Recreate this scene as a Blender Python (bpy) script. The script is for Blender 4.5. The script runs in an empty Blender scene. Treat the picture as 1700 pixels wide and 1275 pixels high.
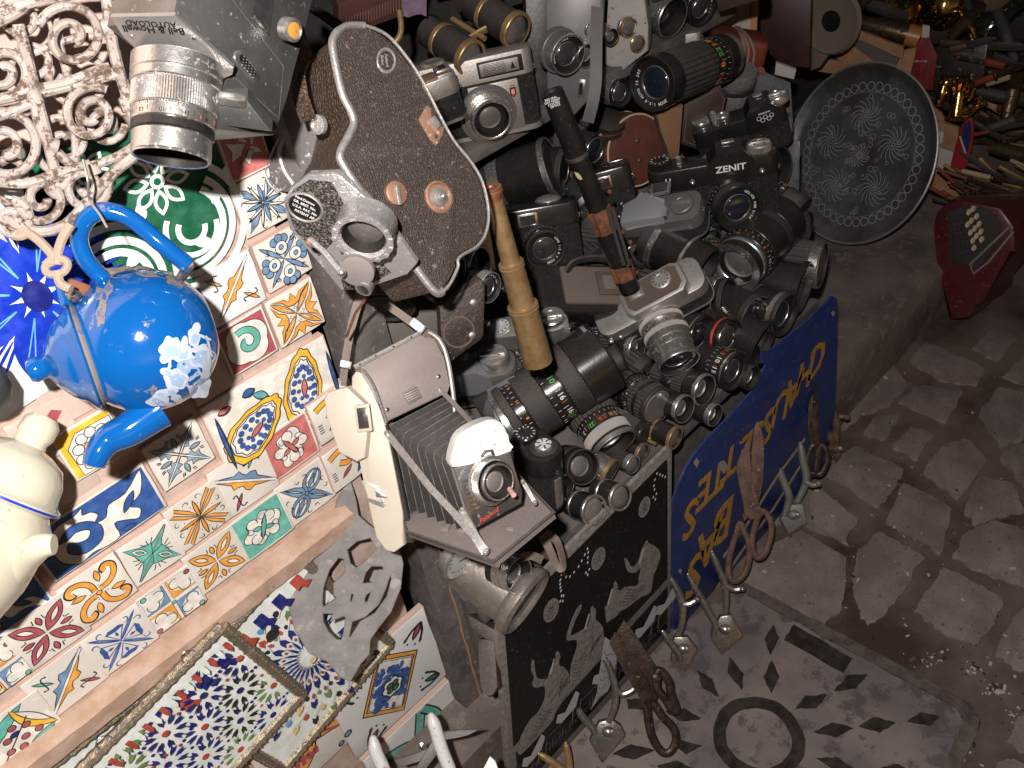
import bpy, bmesh, math, random
from math import sin, cos, pi, radians, sqrt, atan2
from mathutils import Vector, Matrix
R = random.Random(7)
SC = bpy.context.scene
COL = SC.collection
# ---------------------------------------------------------------- camera
F = 1467.0; CXP = 850.0; CYP = 637.5; CAMZ = 1.3
_Z = Vector((0.1297, 0.7622, 0.6342)).normalized() * -1          # world up seen in camera axes (right, down, forward)
_X = Vector((0.690, -0.529, 0.494)); _X = (_X - _X.dot(_Z) * _Z).normalized()
_Y = _Z.cross(_X)
CAM = Vector((0, 0, CAMZ))
def c2w(v):                                                     # camera axes (right, down, forward) -> world direction
    v = Vector(v); return Vector((v.dot(_X), v.dot(_Y), v.dot(_Z)))
def ray(px, py): return Vector(((px - CXP) / F, (py - CYP) / F, 1.0))
def P(px, py, d): return CAM + c2w(ray(px, py) * d)
def onY(px, py, y):
    r = c2w(ray(px, py)); return CAM + r * (y / r.y)
def onZ(px, py, z):
    r = c2w(ray(px, py)); return CAM + r * ((z - CAMZ) / r.z)
def onX(px, py, x):
    r = c2w(ray(px, py)); return CAM + r * (x / r.x)
def depth_of(p):
    q = Vector(p) - CAM; f = c2w((0, 0, 1)); return q.dot(f)
cam = bpy.data.cameras.new('camera'); co = bpy.data.objects.new('camera', cam); COL.objects.link(co)
cam.sensor_width = 36; cam.lens = 36 * F / 1700; cam.clip_start = .01; cam.clip_end = 200
r_, d_, f_ = c2w((1, 0, 0)), c2w((0, 1, 0)), c2w((0, 0, 1))
co.matrix_world = Matrix(((r_.x, -d_.x, -f_.x, 0), (r_.y, -d_.y, -f_.y, 0), (r_.z, -d_.z, -f_.z, CAMZ), (0, 0, 0, 1)))
SC.camera = co
# ---------------------------------------------------------------- world, light, exposure
w = bpy.data.worlds.new('World'); SC.world = w; w.use_nodes = True
nt = w.node_tree; bg = nt.nodes['Background']
sky = nt.nodes.new('ShaderNodeTexSky'); sky.sky_type = 'NISHITA'; sky.sun_disc = False
sky.sun_elevation = radians(4); sky.sun_rotation = radians(200)
nt.links.new(sky.outputs[0], bg.inputs[0]); bg.inputs[1].default_value = 0.011
# the place is dark: the camera's own flash, up and to the left of the lens, is what lights it
fl = bpy.data.lights.new('camera_flash', 'POINT'); fo = bpy.data.objects.new('camera_flash', fl); COL.objects.link(fo)
fl.energy = 62; fl.shadow_soft_size = .011; fl.color = (1.0, .94, .90)
fo.location = CAM + c2w((-.050, -.062, -.12))
vs = SC.view_settings; vs.view_transform = 'Standard'; vs.look = 'None'; vs.exposure = 0; vs.gamma = 1; vs.use_curve_mapping = False
SC.render.engine = 'CYCLES'
try: SC.cycles.max_bounces = 5; SC.cycles.diffuse_bounces = 3; SC.cycles.glossy_bounces = 3; SC.cycles.transmission_bounces = 4
except Exception: pass
# ---------------------------------------------------------------- materials
MC = {}
def mat(name, col=(.5, .5, .5), rough=.5, metal=0.0, dust=0.0, dcol=(.30, .25, .22), col2=None, mix2=.5, sc2=60, bump=0.0, bsc=300, spec=.5, coat=0.0, btype='NOISE', wear=None, wearamt=0.0, wsc=90, aniso=0, alpha=None):
    if name in MC: return MC[name]
    m = bpy.data.materials.new(name); m.use_nodes = True; t = m.node_tree; N = t.nodes; L = t.links
    b = N['Principled BSDF']; tc = N.new('ShaderNodeTexCoord')
    oi = N.new('ShaderNodeObjectInfo')
    add = N.new('ShaderNodeVectorMath'); add.operation = 'ADD'; L.new(tc.outputs['Object'], add.inputs[0])
    mulv = N.new('ShaderNodeMath'); mulv.operation = 'MULTIPLY'; mulv.inputs[1].default_value = 7.3; L.new(oi.outputs['Random'], mulv.inputs[0]); L.new(mulv.outputs[0], add.inputs[1])
    vec = add.outputs[0]
    def noise(sc, det=4, rg=.6):
        n = N.new('ShaderNodeTexNoise'); n.inputs['Scale'].default_value = sc; n.inputs['Detail'].default_value = det; n.inputs['Roughness'].default_value = rg; L.new(vec, n.inputs['Vector']); return n.outputs['Fac']
    def ramp(src, a, c):
        r = N.new('ShaderNodeMapRange'); r.inputs[1].default_value = a; r.inputs[2].default_value = c; L.new(src, r.inputs[0]); return r.outputs[0]
    def mixc(f, A, B):
        x = N.new('ShaderNodeMix'); x.data_type = 'RGBA'
        if isinstance(f, float): x.inputs[0].default_value = f
        else: L.new(f, x.inputs[0])
        for i, v in ((6, A), (7, B)):
            if isinstance(v, tuple): x.inputs[i].default_value = (*v[:3], 1)
            else: L.new(v, x.inputs[i])
        return x.outputs[2]
    def mm(op, a, c=None):
        x = N.new('ShaderNodeMath'); x.operation = op; x.use_clamp = True
        for i, v in ((0, a), (1, c)):
            if v is None: continue
            if isinstance(v, (int, float)): x.inputs[i].default_value = v
            else: L.new(v, x.inputs[i])
        return x.outputs[0]
    c = tuple(col)
    if col2: c = mixc(ramp(noise(sc2), mix2 - .12, mix2 + .12), c, tuple(col2))
    rgh = float(rough); met = float(metal)
    if wear:                                                     # worn-through patches
        f = ramp(noise(wsc, 6, .7), .62 - wearamt * .3, .66 - wearamt * .3 + .03)
        c = mixc(f, c, tuple(wear))
        mx = N.new('ShaderNodeMapRange'); L.new(f, mx.inputs[0]); mx.inputs[3].default_value = rgh; mx.inputs[4].default_value = min(1, rgh + .3); rgh = mx.outputs[0]
        if metal:
            mx = N.new('ShaderNodeMapRange'); L.new(f, mx.inputs[0]); mx.inputs[3].default_value = metal; mx.inputs[4].default_value = 0; met = mx.outputs[0]
    if dust > 0:                                                 # dust settles on faces that look up, and in patches
        g = N.new('ShaderNodeNewGeometry'); sx = N.new('ShaderNodeSeparateXYZ'); L.new(g.outputs['Normal'], sx.inputs[0])
        up = ramp(sx.outputs['Z'], .05, 1.0)
        n1 = ramp(noise(45, 5, .7), .47, .72); n2 = ramp(noise(400, 2), .3, .75)
        f = mm('ADD', mm('MULTIPLY', up, dust), mm('MULTIPLY', n1, dust * .45)); f = mm('MULTIPLY', f, mm('ADD', mm('MULTIPLY', n2, .6), .45))
        c = mixc(f, c, dcol)
        inv = mm('SUBTRACT', 1.0, f)
        if not isinstance(met, float): met = mm('MULTIPLY', met, inv)
        elif met > 0: met = mm('MULTIPLY', inv, met)
        if isinstance(rgh, float):
            x = N.new('ShaderNodeMapRange'); L.new(f, x.inputs[0]); x.inputs[3].default_value = rgh; x.inputs[4].default_value = .9; rgh = x.outputs[0]
    for k, v in (('Base Color', c), ('Roughness', rgh), ('Metallic', met)):
        if isinstance(v, tuple): b.inputs[k].default_value = (*v[:3], 1)
        elif isinstance(v, float): b.inputs[k].default_value = v
        else: L.new(v, b.inputs[k])
    b.inputs['Specular IOR Level'].default_value = spec
    if coat: b.inputs['Coat Weight'].default_value = coat; b.inputs['Coat Roughness'].default_value = .08
    if bump:
        bp = N.new('ShaderNodeBump'); bp.inputs['Strength'].default_value = min(1, bump); bp.inputs['Distance'].default_value = .001
        if btype == 'VORONOI':
            v = N.new('ShaderNodeTexVoronoi'); v.feature = 'DISTANCE_TO_EDGE'; v.inputs['Scale'].default_value = bsc; L.new(vec, v.inputs['Vector'])
            h = ramp(v.outputs['Distance'], 0, .25)
        else: h = noise(bsc, 4, .65)
        L.new(h, bp.inputs['Height']); L.new(bp.outputs[0], b.inputs['Normal'])
    MC[name] = m; return m
# ---------------------------------------------------------------- mesh collector (local units, scaled when built)
def V3(*a): return Vector(a if len(a) == 3 else a[0])
class G:
    def __init__(s): s.v = []; s.f = []; s.m = []; s.sm = []; s.M = Matrix.Identity(4); s.mats = []
    def mi(s, m):
        if m not in s.mats: s.mats.append(m)
        return s.mats.index(m)
    def add(s, vs, fs, m, smooth=True):
        o = len(s.v); k = s.mi(m)
        s.v += [s.M @ Vector(v) for v in vs]
        for f in fs: s.f.append([i + o for i in f]); s.m.append(k); s.sm.append(smooth)
    def at(s, M): s.M = M; return s
    def box(s, c, sz, m, bev=0.0, seg=2, rot=None):
        bm = bmesh.new(); bmesh.ops.create_cube(bm, size=1); bmesh.ops.scale(bm, vec=sz, verts=bm.verts)
        if bev: bmesh.ops.bevel(bm, geom=bm.edges[:], offset=min(bev, .49 * min(sz)), segments=seg, affect='EDGES', profile=.5)
        T = Matrix.Translation(c)
        if rot: T = T @ rot
        s.add([T @ v.co for v in bm.verts], [[v.index for v in f.verts] for f in bm.faces], m); bm.free(); return s
    def prism(s, pts, z0, z1, m, bev=0.0, T=None, mtop=None):
        n = len(pts)
        a = sum(pts[i][0] * pts[(i + 1) % n][1] - pts[(i + 1) % n][0] * pts[i][1] for i in range(n))
        if a < 0: pts = pts[::-1]
        bm = bmesh.new(); vs = [bm.verts.new((p[0], p[1], z0)) for p in pts]; f = bm.faces.new(vs); f.normal_flip()
        top = [bm.verts.new((p[0], p[1], z1)) for p in pts]; ft = bm.faces.new(top)
        for i in range(n): bm.faces.new((vs[i], vs[(i + 1) % n], top[(i + 1) % n], top[i]))
        if bev: bmesh.ops.bevel(bm, geom=list(ft.edges), offset=bev, segments=2, affect='EDGES', profile=.5)
        bm.verts.index_update(); TT = T or Matrix.Identity(4)
        s.add([TT @ v.co for v in bm.verts], [[v.index for v in f.verts] for f in bm.faces], m); bm.free(); return s
    def lathe(s, prof, m, seg=32, T=None, a0=0, a1=2 * pi, mod=None):
        """prof: (r, z[, material]) along local Z; material applies to the span that starts there"""
        T = T or Matrix.Identity(4); full = abs(a1 - a0 - 2 * pi) < 1e-6; n = seg if full else seg + 1
        vs = []
        for p in prof:
            for i in range(n):
                a = a0 + (a1 - a0) * i / seg; r = p[0]
                if mod: r = mod(r, a, p)
                vs.append(T @ Vector((r * cos(a), r * sin(a), p[1])))
        cur = m
        for j in range(len(prof) - 1):
            if len(prof[j]) > 2 and prof[j][2] is not None: cur = prof[j][2]
            fs = []
            for i in range(seg if full else seg):
                k = (i + 1) % n if full else i + 1
                fs.append((j * n + i, j * n + k, (j + 1) * n + k, (j + 1) * n + i))
            if fs:
                o = len(s.v)
                kk = s.mi(cur)
                for f in fs: s.f.append([q + o for q in f]); s.m.append(kk); s.sm.append(True)
        s.v += [s.M @ v for v in vs]
        return s
    def tube(s, pts, r, m, seg=8, caps=True, closed=False, flat=None):
        pts = [Vector(p) for p in pts]; n = len(pts)
        if n < 2: return s
        rr = r if isinstance(r, (list, tuple)) else [r] * n
        up = None; vs = []
        for i in range(n):
            a = pts[(i - 1) % n] if (closed or i > 0) else pts[0]; b = pts[(i + 1) % n] if (closed or i < n - 1) else pts[-1]
            t = (b - a).normalized()
            if up is None:
                up = Vector((0, 0, 1)) if abs(t.z) < .9 else Vector((1, 0, 0))
            sd = t.cross(up); 
            if sd.length < 1e-5: sd = t.cross(Vector((.3, .8, .2)))
            sd.normalize(); up = sd.cross(t).normalized()
            for k in range(seg):
                an = 2 * pi * k / seg; fy = (flat or 1.0)
                vs.append(pts[i] + sd * rr[i] * cos(an) + up * rr[i] * fy * sin(an))
        fs = []
        for i in range(n if closed else n - 1):
            j = (i + 1) % n
            for k in range(seg): fs.append((i * seg + k, i * seg + (k + 1) % seg, j * seg + (k + 1) % seg, j * seg + k))
        if caps and not closed: fs.append(list(range(seg))[::-1]); fs.append([(n - 1) * seg + k for k in range(seg)])
        s.add(vs, fs, m); return s
    def ribbon(s, pts, nrm, wd, th, m):                          # flat strap along pts
        vs = []; fs = []; n = len(pts); pts = [Vector(p) for p in pts]
        for i in range(n):
            t = (pts[min(n - 1, i + 1)] - pts[max(0, i - 1)]).normalized(); nn = Vector(nrm[i] if isinstance(nrm, list) else nrm); sd = t.cross(nn).normalized(); nn = sd.cross(t)
            for a, b in ((-.5, -.5), (.5, -.5), (.5, .5), (-.5, .5)): vs.append(pts[i] + sd * wd * a + nn * th * b)
        for i in range(n - 1):
            for k in range(4): fs.append((i * 4 + k, i * 4 + (k + 1) % 4, i * 4 + 4 + (k + 1) % 4, i * 4 + 4 + k))
        fs += [(0, 1, 2, 3), tuple((n - 1) * 4 + k for k in (3, 2, 1, 0))]
        s.add(vs, fs, m); return s
    def sphere(s, c, r, m, seg=16, sc=(1, 1, 1), T=None):
        prof = [(max(1e-5, r * cos(a)), r * sin(a)) for a in [(-pi / 2 + pi * i / (seg // 2)) for i in range(seg // 2 + 1)]]
        TT = Matrix.Translation(c) @ (T or Matrix.Identity(4)) @ Matrix.Diagonal((*sc, 1)); s.lathe(prof, m, seg, TT); return s
    # flat painting (in the XY plane at height z)
    def poly(s, pts, z, m):
        n = len(pts); a = sum(pts[i][0] * pts[(i + 1) % n][1] - pts[(i + 1) % n][0] * pts[i][1] for i in range(n))
        if a < 0: pts = pts[::-1]
        s.add([(p[0], p[1], z) for p in pts], [list(range(n))], m, False)
    def stroke(s, pts, wd, z, m, closed=False, taper=False):
        n = len(pts); vs = []; fs = []
        if n < 2: return
        P_ = [Vector((p[0], p[1])) for p in pts]
        for i in range(n):
            a = P_[(i - 1) % n] if closed or i else P_[0]; b = P_[(i + 1) % n] if closed or i < n - 1 else P_[-1]
            t = b - a; t = t.normalized() if t.length > 1e-9 else Vector((1, 0)); q = Vector((-t.y, t.x))
            wv = wd * .5 * ((.25 + .75 * sin(pi * i / (n - 1))) if taper else 1)
            vs += [(P_[i].x + q.x * wv, P_[i].y + q.y * wv, z), (P_[i].x - q.x * wv, P_[i].y - q.y * wv, z)]
        for i in range(n if closed else n - 1):
            j = (i + 1) % n; fs.append((2 * i + 1, 2 * j + 1, 2 * j, 2 * i))
        s.add(vs, fs, m, False)
    def text(s, txt, size, m, T, ext=0.0, align='CENTER', sx=1.0, shear=0, bold=.02):
        c = bpy.data.curves.new('t', 'FONT'); c.body = txt; c.size = size; c.extrude = ext; c.align_x = align; c.align_y = 'CENTER'; c.resolution_u = 2; c.shear = shear; c.offset = bold * size
        o = bpy.data.objects.new('t', c); me = bpy.data.meshes.new_from_object(o)
        s.add([T @ Vector((v.co.x * sx, v.co.y, v.co.z)) for v in me.vertices], [list(p.vertices) for p in me.polygons], m, False)
        bpy.data.objects.remove(o); bpy.data.meshes.remove(me); bpy.data.curves.remove(c); return s
    def mesh(s, name, scale=1.0, angle=38):
        me = bpy.data.meshes.new(name); me.from_pydata([v * scale for v in s.v], [], s.f)
        for m in s.mats: me.materials.append(m)
        me.polygons.foreach_set('material_index', s.m); me.polygons.foreach_set('use_smooth', s.sm)
        me.validate(); me.update()
        try: me.set_sharp_from_angle(angle=radians(angle))
        except Exception: pass
        return me
def smooth_pts(pts, n=6, closed=False):                        # Catmull-Rom
    P_ = [Vector(p) for p in pts]; N = len(P_); out = []
    for i in range(N if closed else N - 1):
        p0 = P_[(i - 1) % N] if closed or i else P_[0]; p1 = P_[i]; p2 = P_[(i + 1) % N]; p3 = P_[(i + 2) % N] if closed or i + 2 < N else P_[-1]
        for k in range(n):
            t = k / n
            out.append(.5 * ((2 * p1) + (-p0 + p2) * t + (2 * p0 - 5 * p1 + 4 * p2 - p3) * t * t + (-p0 + 3 * p1 - 3 * p2 + p3) * t ** 3))
    if not closed: out.append(P_[-1])
    return out
def rx(a): return Matrix.Rotation(radians(a), 4, 'X')
def ry(a): return Matrix.Rotation(radians(a), 4, 'Y')
def rz(a): return Matrix.Rotation(radians(a), 4, 'Z')
def tr(*a): return Matrix.Translation(Vector(a))
# ---------------------------------------------------------------- things, parts
def tag(o, label=None, cat=None, group=None, kind=None):
    if label: o['label'] = label
    if cat: o['category'] = cat
    if group: o['group'] = group
    if kind: o['kind'] = kind
    return o
def vframe(px, py):
    f = ray(px, py).normalized(); r = (Vector((1, 0, 0)) - f * f.x).normalized(); d = f.cross(r)
    return r, d, f
def vdir(px, py, v):                                            # (right, down, toward viewer) at that pixel -> world
    r, d, f = vframe(px, py); return c2w(r * v[0] + d * v[1] - f * v[2])
def frame(px, py, d, z, x):
    """matrix at the point seen at px,py at depth d; z and x are (right, down, toward viewer) directions"""
    Zv = vdir(px, py, z).normalized(); Xv = vdir(px, py, x); Xv = (Xv - Zv * Xv.dot(Zv)).normalized(); Yv = Zv.cross(Xv)
    p = P(px, py, d)
    return Matrix(((Xv.x, Yv.x, Zv.x, p.x), (Xv.y, Yv.y, Zv.y, p.y), (Xv.z, Yv.z, Zv.z, p.z), (0, 0, 0, 1)))
class Thing:
    def __init__(s, name, label, cat, M, scale=1.0, group=None, kind=None):
        s.o = bpy.data.objects.new(name, None); COL.objects.link(s.o); s.o.matrix_world = M; s.o.empty_display_size = .02; s.s = scale
        tag(s.o, label, cat, group, kind)
    def part(s, name, g, parent=None, label=None, angle=38):
        o = bpy.data.objects.new(name, g.mesh(name, s.s, angle)); COL.objects.link(o); o.parent = parent or s.o
        if label: o['label'] = label
        return o
def thing_px(name, label, cat, px, py, d, z=(0, 0, 1), x=(1, 0, 0), group=None, k=1.0):
    """local units of the parts are picture pixels at depth d"""
    return Thing(name, label, cat, frame(px, py, d, z, x), d / F * k, group)
def single(name, g, label=None, cat=None, M=None, scale=1.0, group=None, kind=None, angle=38):
    o = bpy.data.objects.new(name, g.mesh(name, scale, angle)); COL.objects.link(o)
    if M: o.matrix_world = M
    return tag(o, label, cat, group, kind)
def struct(name, g, M=None, scale=1.0): return single(name, g, None, None, M, scale, None, 'structure')
def child(name, g, parent, scale=1.0, M=None, label=None):
    o = bpy.data.objects.new(name, g.mesh(name, scale)); COL.objects.link(o); o.parent = parent
    if M: o.matrix_local = M
    if label: o['label'] = label
    return o
def copy_tree(o, parent=None):
    c = o.copy(); COL.objects.link(c); c.parent = parent
    for ch in list(o.children): copy_tree(ch, c)
    return c
# ================================================================ materials used all over
DUSTC = (.30, .255, .225)
ground_m = mat('mud_joint', (.062, .038, .030), .5, col2=(.17, .128, .108), sc2=6, mix2=.48, bump=.9, bsc=120)
stone_m = mat('paving_stone', (.25, .198, .178), .85, col2=(.18, .142, .128), sc2=14, bump=1, bsc=210, wear=(.09, .07, .06), wearamt=.10, wsc=150)
step_m = mat('old_concrete', (.21, .165, .145), .9, spec=.3, col2=(.115, .09, .08), sc2=7, bump=1, bsc=60, wear=(.22, .18, .155), wearamt=.25, wsc=38)
slab_m = mat('slab_terrazzo', (.25, .205, .185), .85, spec=.3, col2=(.165, .142, .14), sc2=8, mix2=.5, bump=1, bsc=260, wear=(.12, .10, .10), wearamt=.32, wsc=26)
inlay_m = mat('black_inlay', (.022, .016, .014), .7, spec=.15, col2=(.05, .04, .035), sc2=60, bump=.8, bsc=240)
plaster_m = mat('pink_plaster', (.62, .49, .42), .9, col2=(.54, .41, .35), sc2=20, bump=.8, bsc=90)
grout_m = mat('grout', (.58, .45, .38), .95, col2=(.45, .33, .28), sc2=40, bump=.8, bsc=200)
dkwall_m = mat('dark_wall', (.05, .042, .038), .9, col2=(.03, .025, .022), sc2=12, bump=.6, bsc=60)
board_m = mat('grey_board', (.15, .13, .12), .9, col2=(.095, .082, .075), sc2=30, bump=.8, bsc=180)
post_m = mat('weathered_post', (.155, .138, .130), .85, col2=(.085, .075, .070), sc2=22, bump=.9, bsc=140, wear=(.30, .26, .23), wearamt=.12, wsc=150)
crack_m = mat('split_wood', (.42, .26, .14), .9)
rail_m = mat('pale_rail_wood', (.60, .43, .34), .85, col2=(.46, .30, .21), sc2=35, bump=.8, bsc=130)
def jag(pts, amp, n, seed=0, closed=True):
    rr = random.Random(seed); out = []
    for i in range(len(pts)):
        a, b = Vector(pts[i][:2]), Vector(pts[(i + 1) % len(pts)][:2]); q = Vector((-(b - a).y, (b - a).x)).normalized()
        for k in range(n):
            t = k / n; out.append(a.lerp(b, t) + q * rr.uniform(-amp, amp) * (1 if k else .4))
    return out
# ---- ground, step, pavement
g = G(); g.add([(-6, -6, 0), (14, -6, 0), (14, 14, 0), (-6, 14, 0)], [(0, 1, 2, 3)], ground_m, False); struct('ground', g)
pave = Thing('pavement', None, None, Matrix.Identity(4)); pave.o['kind'] = 'structure'
STONES = [
 [(1564,942),(1590,950),(1668,997),(1640,1045),(1616,1072),(1560,1045),(1518,1014)],
 [(1415,966),(1423,915),(1460,880),(1535,925),(1488,997),(1465,1025),(1443,1038),(1428,1018)],
 [(1583,925),(1600,885),(1650,862),(1720,890),(1712,975),(1650,960)],
 [(1652,1082),(1678,1028),(1712,1000),(1760,1030),(1740,1105),(1690,1112)],
 [(1670,1230),(1685,1200),(1722,1165),(1780,1190),(1750,1262),(1712,1256)],
 [(1648,1290),(1666,1260),(1702,1266),(1760,1290),(1740,1340),(1680,1330)],
 [(1225,965),(1260,915),(1330,880),(1405,925),(1398,1010),(1370,1035),(1290,1000)],
 [(1371,789),(1385,760),(1419,739),(1501,778),(1481,818),(1456,843)],
 [(1481,741),(1512,707),(1552,719),(1523,764)],
 [(1340,818),(1365,812),(1425,863),(1405,897),(1350,870)],
 [(1470,866),(1501,801),(1552,826),(1580,843),(1563,919),(1518,894)],
 [(1433,722),(1453,688),(1495,688),(1467,730)],
 [(1492,668),(1520,640),(1600,650),(1570,702)],
 [(1532,784),(1563,739),(1605,728),(1640,760),(1592,828)],
 [(1511,599),(1536,568),(1638,611),(1620,640),(1560,632)],
 [(1615,577),(1649,543),(1690,562),(1655,600)],
 [(1600,845),(1625,790),(1680,800),(1700,850),(1650,862),(1620,872)],
 [(1625,690),(1660,640),(1720,655),(1700,730),(1660,740)],
 [(1280,870),(1335,800),(1380,850),(1410,905),(1330,868)],
 [(1445,620),(1480,600),(1510,640),(1480,672),(1430,690),(1395,720),(1380,740)],
 [(1660,760),(1690,735),(1740,750),(1730,850),(1690,800)],
 [(1418,908),(1440,880),(1452,880),(1420,905)],
 [(1665,625),(1700,590),(1740,600),(1730,650)],
]
for i, pl in enumerate(STONES):
    if i == 21: continue
    q = [onZ(x, y, .004) for x, y in pl]; c = sum(q, Vector()) / len(q)
    qq = jag([(p - c) for p in q], .004, 6, i); qq = [Vector((a.x, a.y)) for a in smooth_pts([(a.x, a.y, 0) for a in qq], 2, True)]
    g = G(); g.prism(qq, -.003, R.uniform(.0012, .004), stone_m, bev=.002)
    child('paving_stone', g, pave.o, M=tr(c.x, c.y, .002) @ rx(R.uniform(-.5, .5)) @ ry(R.uniform(-.5, .5)))
# litter: small pale chips and crumbs on the mud
g = G()
for i in range(620):
    px, py = R.uniform(1180, 1700), R.uniform(600, 1275)
    if i > 480: px, py = ((1540, 1100), (1610, 1115), (1690, 1190), (1650, 1150))[i % 4]; px += R.gauss(0, 12); py += R.gauss(0, 7)
    p = onZ(px, py, 0); s = R.choice([.0012, .0016, .002, .0035]) * R.uniform(.6, 1.3)
    a = R.uniform(0, 6); g.at(tr(p.x, p.y, .006 if i % 2 else .002) @ rz(math.degrees(a))); c = R.choice([0, 0, 1, 2])
    m = [mat('pale_crumb', (.45, .38, .33), .9), mat('dark_crumb', (.03, .025, .02), .9), mat('leaf_crumb', (.16, .085, .05), .9)][c]
    g.box((0, 0, 0), (s * R.uniform(1, 2.6), s, s * .6), m)
g.at(Matrix.Identity(4)); single('floor_litter', g, kind='stuff')
# step the stall stands on
g = G()
def rough_box(g, x0, x1, y0, y1, z0, z1, m, n=60, amp=.006, seed=3):
    rr = random.Random(seed); prof = []
    ny = 10
    for i in range(n + 1):
        x = x0 + (x1 - x0) * i / n; row = [(x, y0 + rr.uniform(-amp, amp), z0), (x, y0 + rr.uniform(-amp, amp), (z0 + z1) / 2), (x, y0 + .004 + rr.uniform(-amp, amp), z1 - .014 + rr.uniform(-amp, amp) * .5), (x, y0 + .016 + rr.uniform(-amp, amp), z1 + rr.uniform(-amp, amp) * .4)]
        for k in range(1, ny + 1): row.append((x, y0 + (y1 - y0) * k / ny, z1 + rr.uniform(-amp, amp) * .35))
        prof += row
    w_ = 4 + ny; fs = [(i * w_ + k, (i + 1) * w_ + k, (i + 1) * w_ + k + 1, i * w_ + k + 1) for i in range(n) for k in range(w_ - 1)]
    g.add(prof, fs, m)
rough_box(g, .2, 5.0, .567, 1.9, 0, .16, step_m); struct('concrete_step', g)
# slab with the star
base = [onZ(x, y, .012) for x, y in [(1222, 975), (1408, 1075), (1592, 1172), (1607, 1200), (1560, 1290), (1480, 1400), (900, 1420), (700, 1330), (905, 1200), (1080, 1075)]]
slab = Thing('floor_slab', None, None, Matrix.Identity(4)); slab.o['kind'] = 'structure'
g = G(); g.prism([(p.x, p.y) for p in base], -.01, .014, slab_m, bev=.004); child('slab_stone', g, slab.o)
Z8 = lambda a: [(1220 + x / 3.5417, 915 + y / 3.5417) for x, y in a]
Z6 = lambda a: [(780 + x / 3.5417, 915 + y / 3.5417) for x, y in a]
DI = [Z8(a) for a in [[(225,430),(260,510),(210,610),(175,515)], [(215,640),(262,735),(212,835),(168,735)], [(585,820),(655,730),(780,722),(715,805)], [(355,925),(415,848),(545,842),(480,920)], [(465,1060),(570,1005),(695,1040),(595,1095)], [(730,1030),(820,975),(945,1005),(855,1065)], [(1015,1000),(1090,945),(1205,970),(1150,1025)], [(480,1215),(600,1210),(720,1290),(640,1330)], [(290,520),(345,430),(690,630),(640,715)], [(860,1270),(960,1250),(1040,1300),(930,1330)]]]
DI += [Z6(a) for a in [[(1515,710),(1525,620),(1610,720),(1600,815)], [(1335,700),(1425,750),(1465,855),(1370,805)], [(1150,940),(1260,920),(1360,985),(1240,1000)], [(1190,1120),(1240,1108),(1365,1142),(1270,1195)], [(840,1190),(950,1135),(1085,1170),(960,1225)], [(920,870),(1020,865),(1040,930),(930,925)], [(1100, 1260), (1220, 1230), (1330, 1290), (1180, 1310)]]]
for i, a in enumerate(DI):
    q = [onZ(x, y, .0155) for x, y in a]; c = sum(q, Vector()) / 4; g = G(); g.prism([(p.x, p.y) for p in jag([(p - c) for p in q], .0012, 4, i)], -.002, .001 + R.uniform(0, .0006), inlay_m)
    child('diamond_inlay' if i != 8 else 'bar_inlay', g, slab.o, M=tr(c.x, c.y, .0145))
c = onZ(1259, 1224, .015); e1 = onZ(1336, 1228, .015); e2 = onZ(1314, 1227, .015); ro = (e1 - c).length; ri = (e2 - c).length
g = G(); g.lathe([(ri, 0), (ri, .0012), (ro, .0012), (ro, 0)][::-1], inlay_m, 48, mod=lambda r, a, p: r * (1 + .012 * sin(5 * a + 1) + .008 * sin(13 * a))); child('ring_inlay', g, slab.o, M=tr(c.x, c.y, .0145))
q = [onZ(x, y, .016) for x, y in [(1213, 972), (1410, 1080), (1590, 1176), (1600, 1200), (1556, 1290), (1590, 1290), (1628, 1200), (1610, 1168), (1408, 1060), (1226, 962)]]
g = G(); g.prism([(p.x, p.y) for p in jag(q, .0015, 5, 9)], -.001, .018, mat('slab_rim', (.07, .055, .048), .75, col2=(.13, .105, .092), sc2=50, bump=1, bsc=200), bev=.003); child('slab_border', g, slab.o)
# ---- stall structure
YW = .655; WM = Matrix(((1, 0, 0, 0), (0, 0, -1, YW), (0, 1, 0, 0), (0, 0, 0, 1)))
def uv(px, py, off=0.0):
    p = onY(px, py, YW - off); return (p.x, p.z)
wall = Thing('tile_wall', 'rough plastered wall panel covered with painted square tiles, left of the grey post', 'tile wall', WM)
g = G(); g.box((-.42, .75, -.03), (1.46, 2.1, .06), grout_m); wall.part('plaster_backing', g)
g = G()
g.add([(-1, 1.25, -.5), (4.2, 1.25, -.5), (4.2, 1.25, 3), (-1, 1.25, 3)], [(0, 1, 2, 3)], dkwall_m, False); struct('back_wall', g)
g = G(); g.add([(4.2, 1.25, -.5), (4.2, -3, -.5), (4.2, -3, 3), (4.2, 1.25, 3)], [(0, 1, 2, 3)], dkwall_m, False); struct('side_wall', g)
# bench that carries the heap
bench = Thing('display_bench', 'low grey board bench heaped with lenses and cameras, behind the two leaning signs', 'bench', Matrix.Identity(4))
g = G(); g.box((.75, .62, .26), (.76, .02, .24), board_m); bench.part('front_board', g)
g = G(); g.add([(.37, .575, .405), (1.15, .575, .405), (1.2, .90, .60), (.37, .90, .60), (.37, .575, .385), (1.15, .575, .385), (1.2, .90, .58), (.37, .90, .58)], [(0, 1, 2, 3), (7, 6, 5, 4), (0, 4, 5, 1), (1, 5, 6, 2), (2, 6, 7, 3), (3, 7, 4, 0)], board_m, False); bench.part('sloping_top', g)
g = G(); g.box((.755, .568, .398), (.79, .014, .026), board_m, .002); bench.part('front_rail', g)
for x, y in ((.42, .62), (1.1, .62), (.42, .88), (1.16, .88)):
    g = G(); g.box((x, y, .28), (.04, .04, .25), board_m, .002); bench.part('leg', g)
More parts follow.
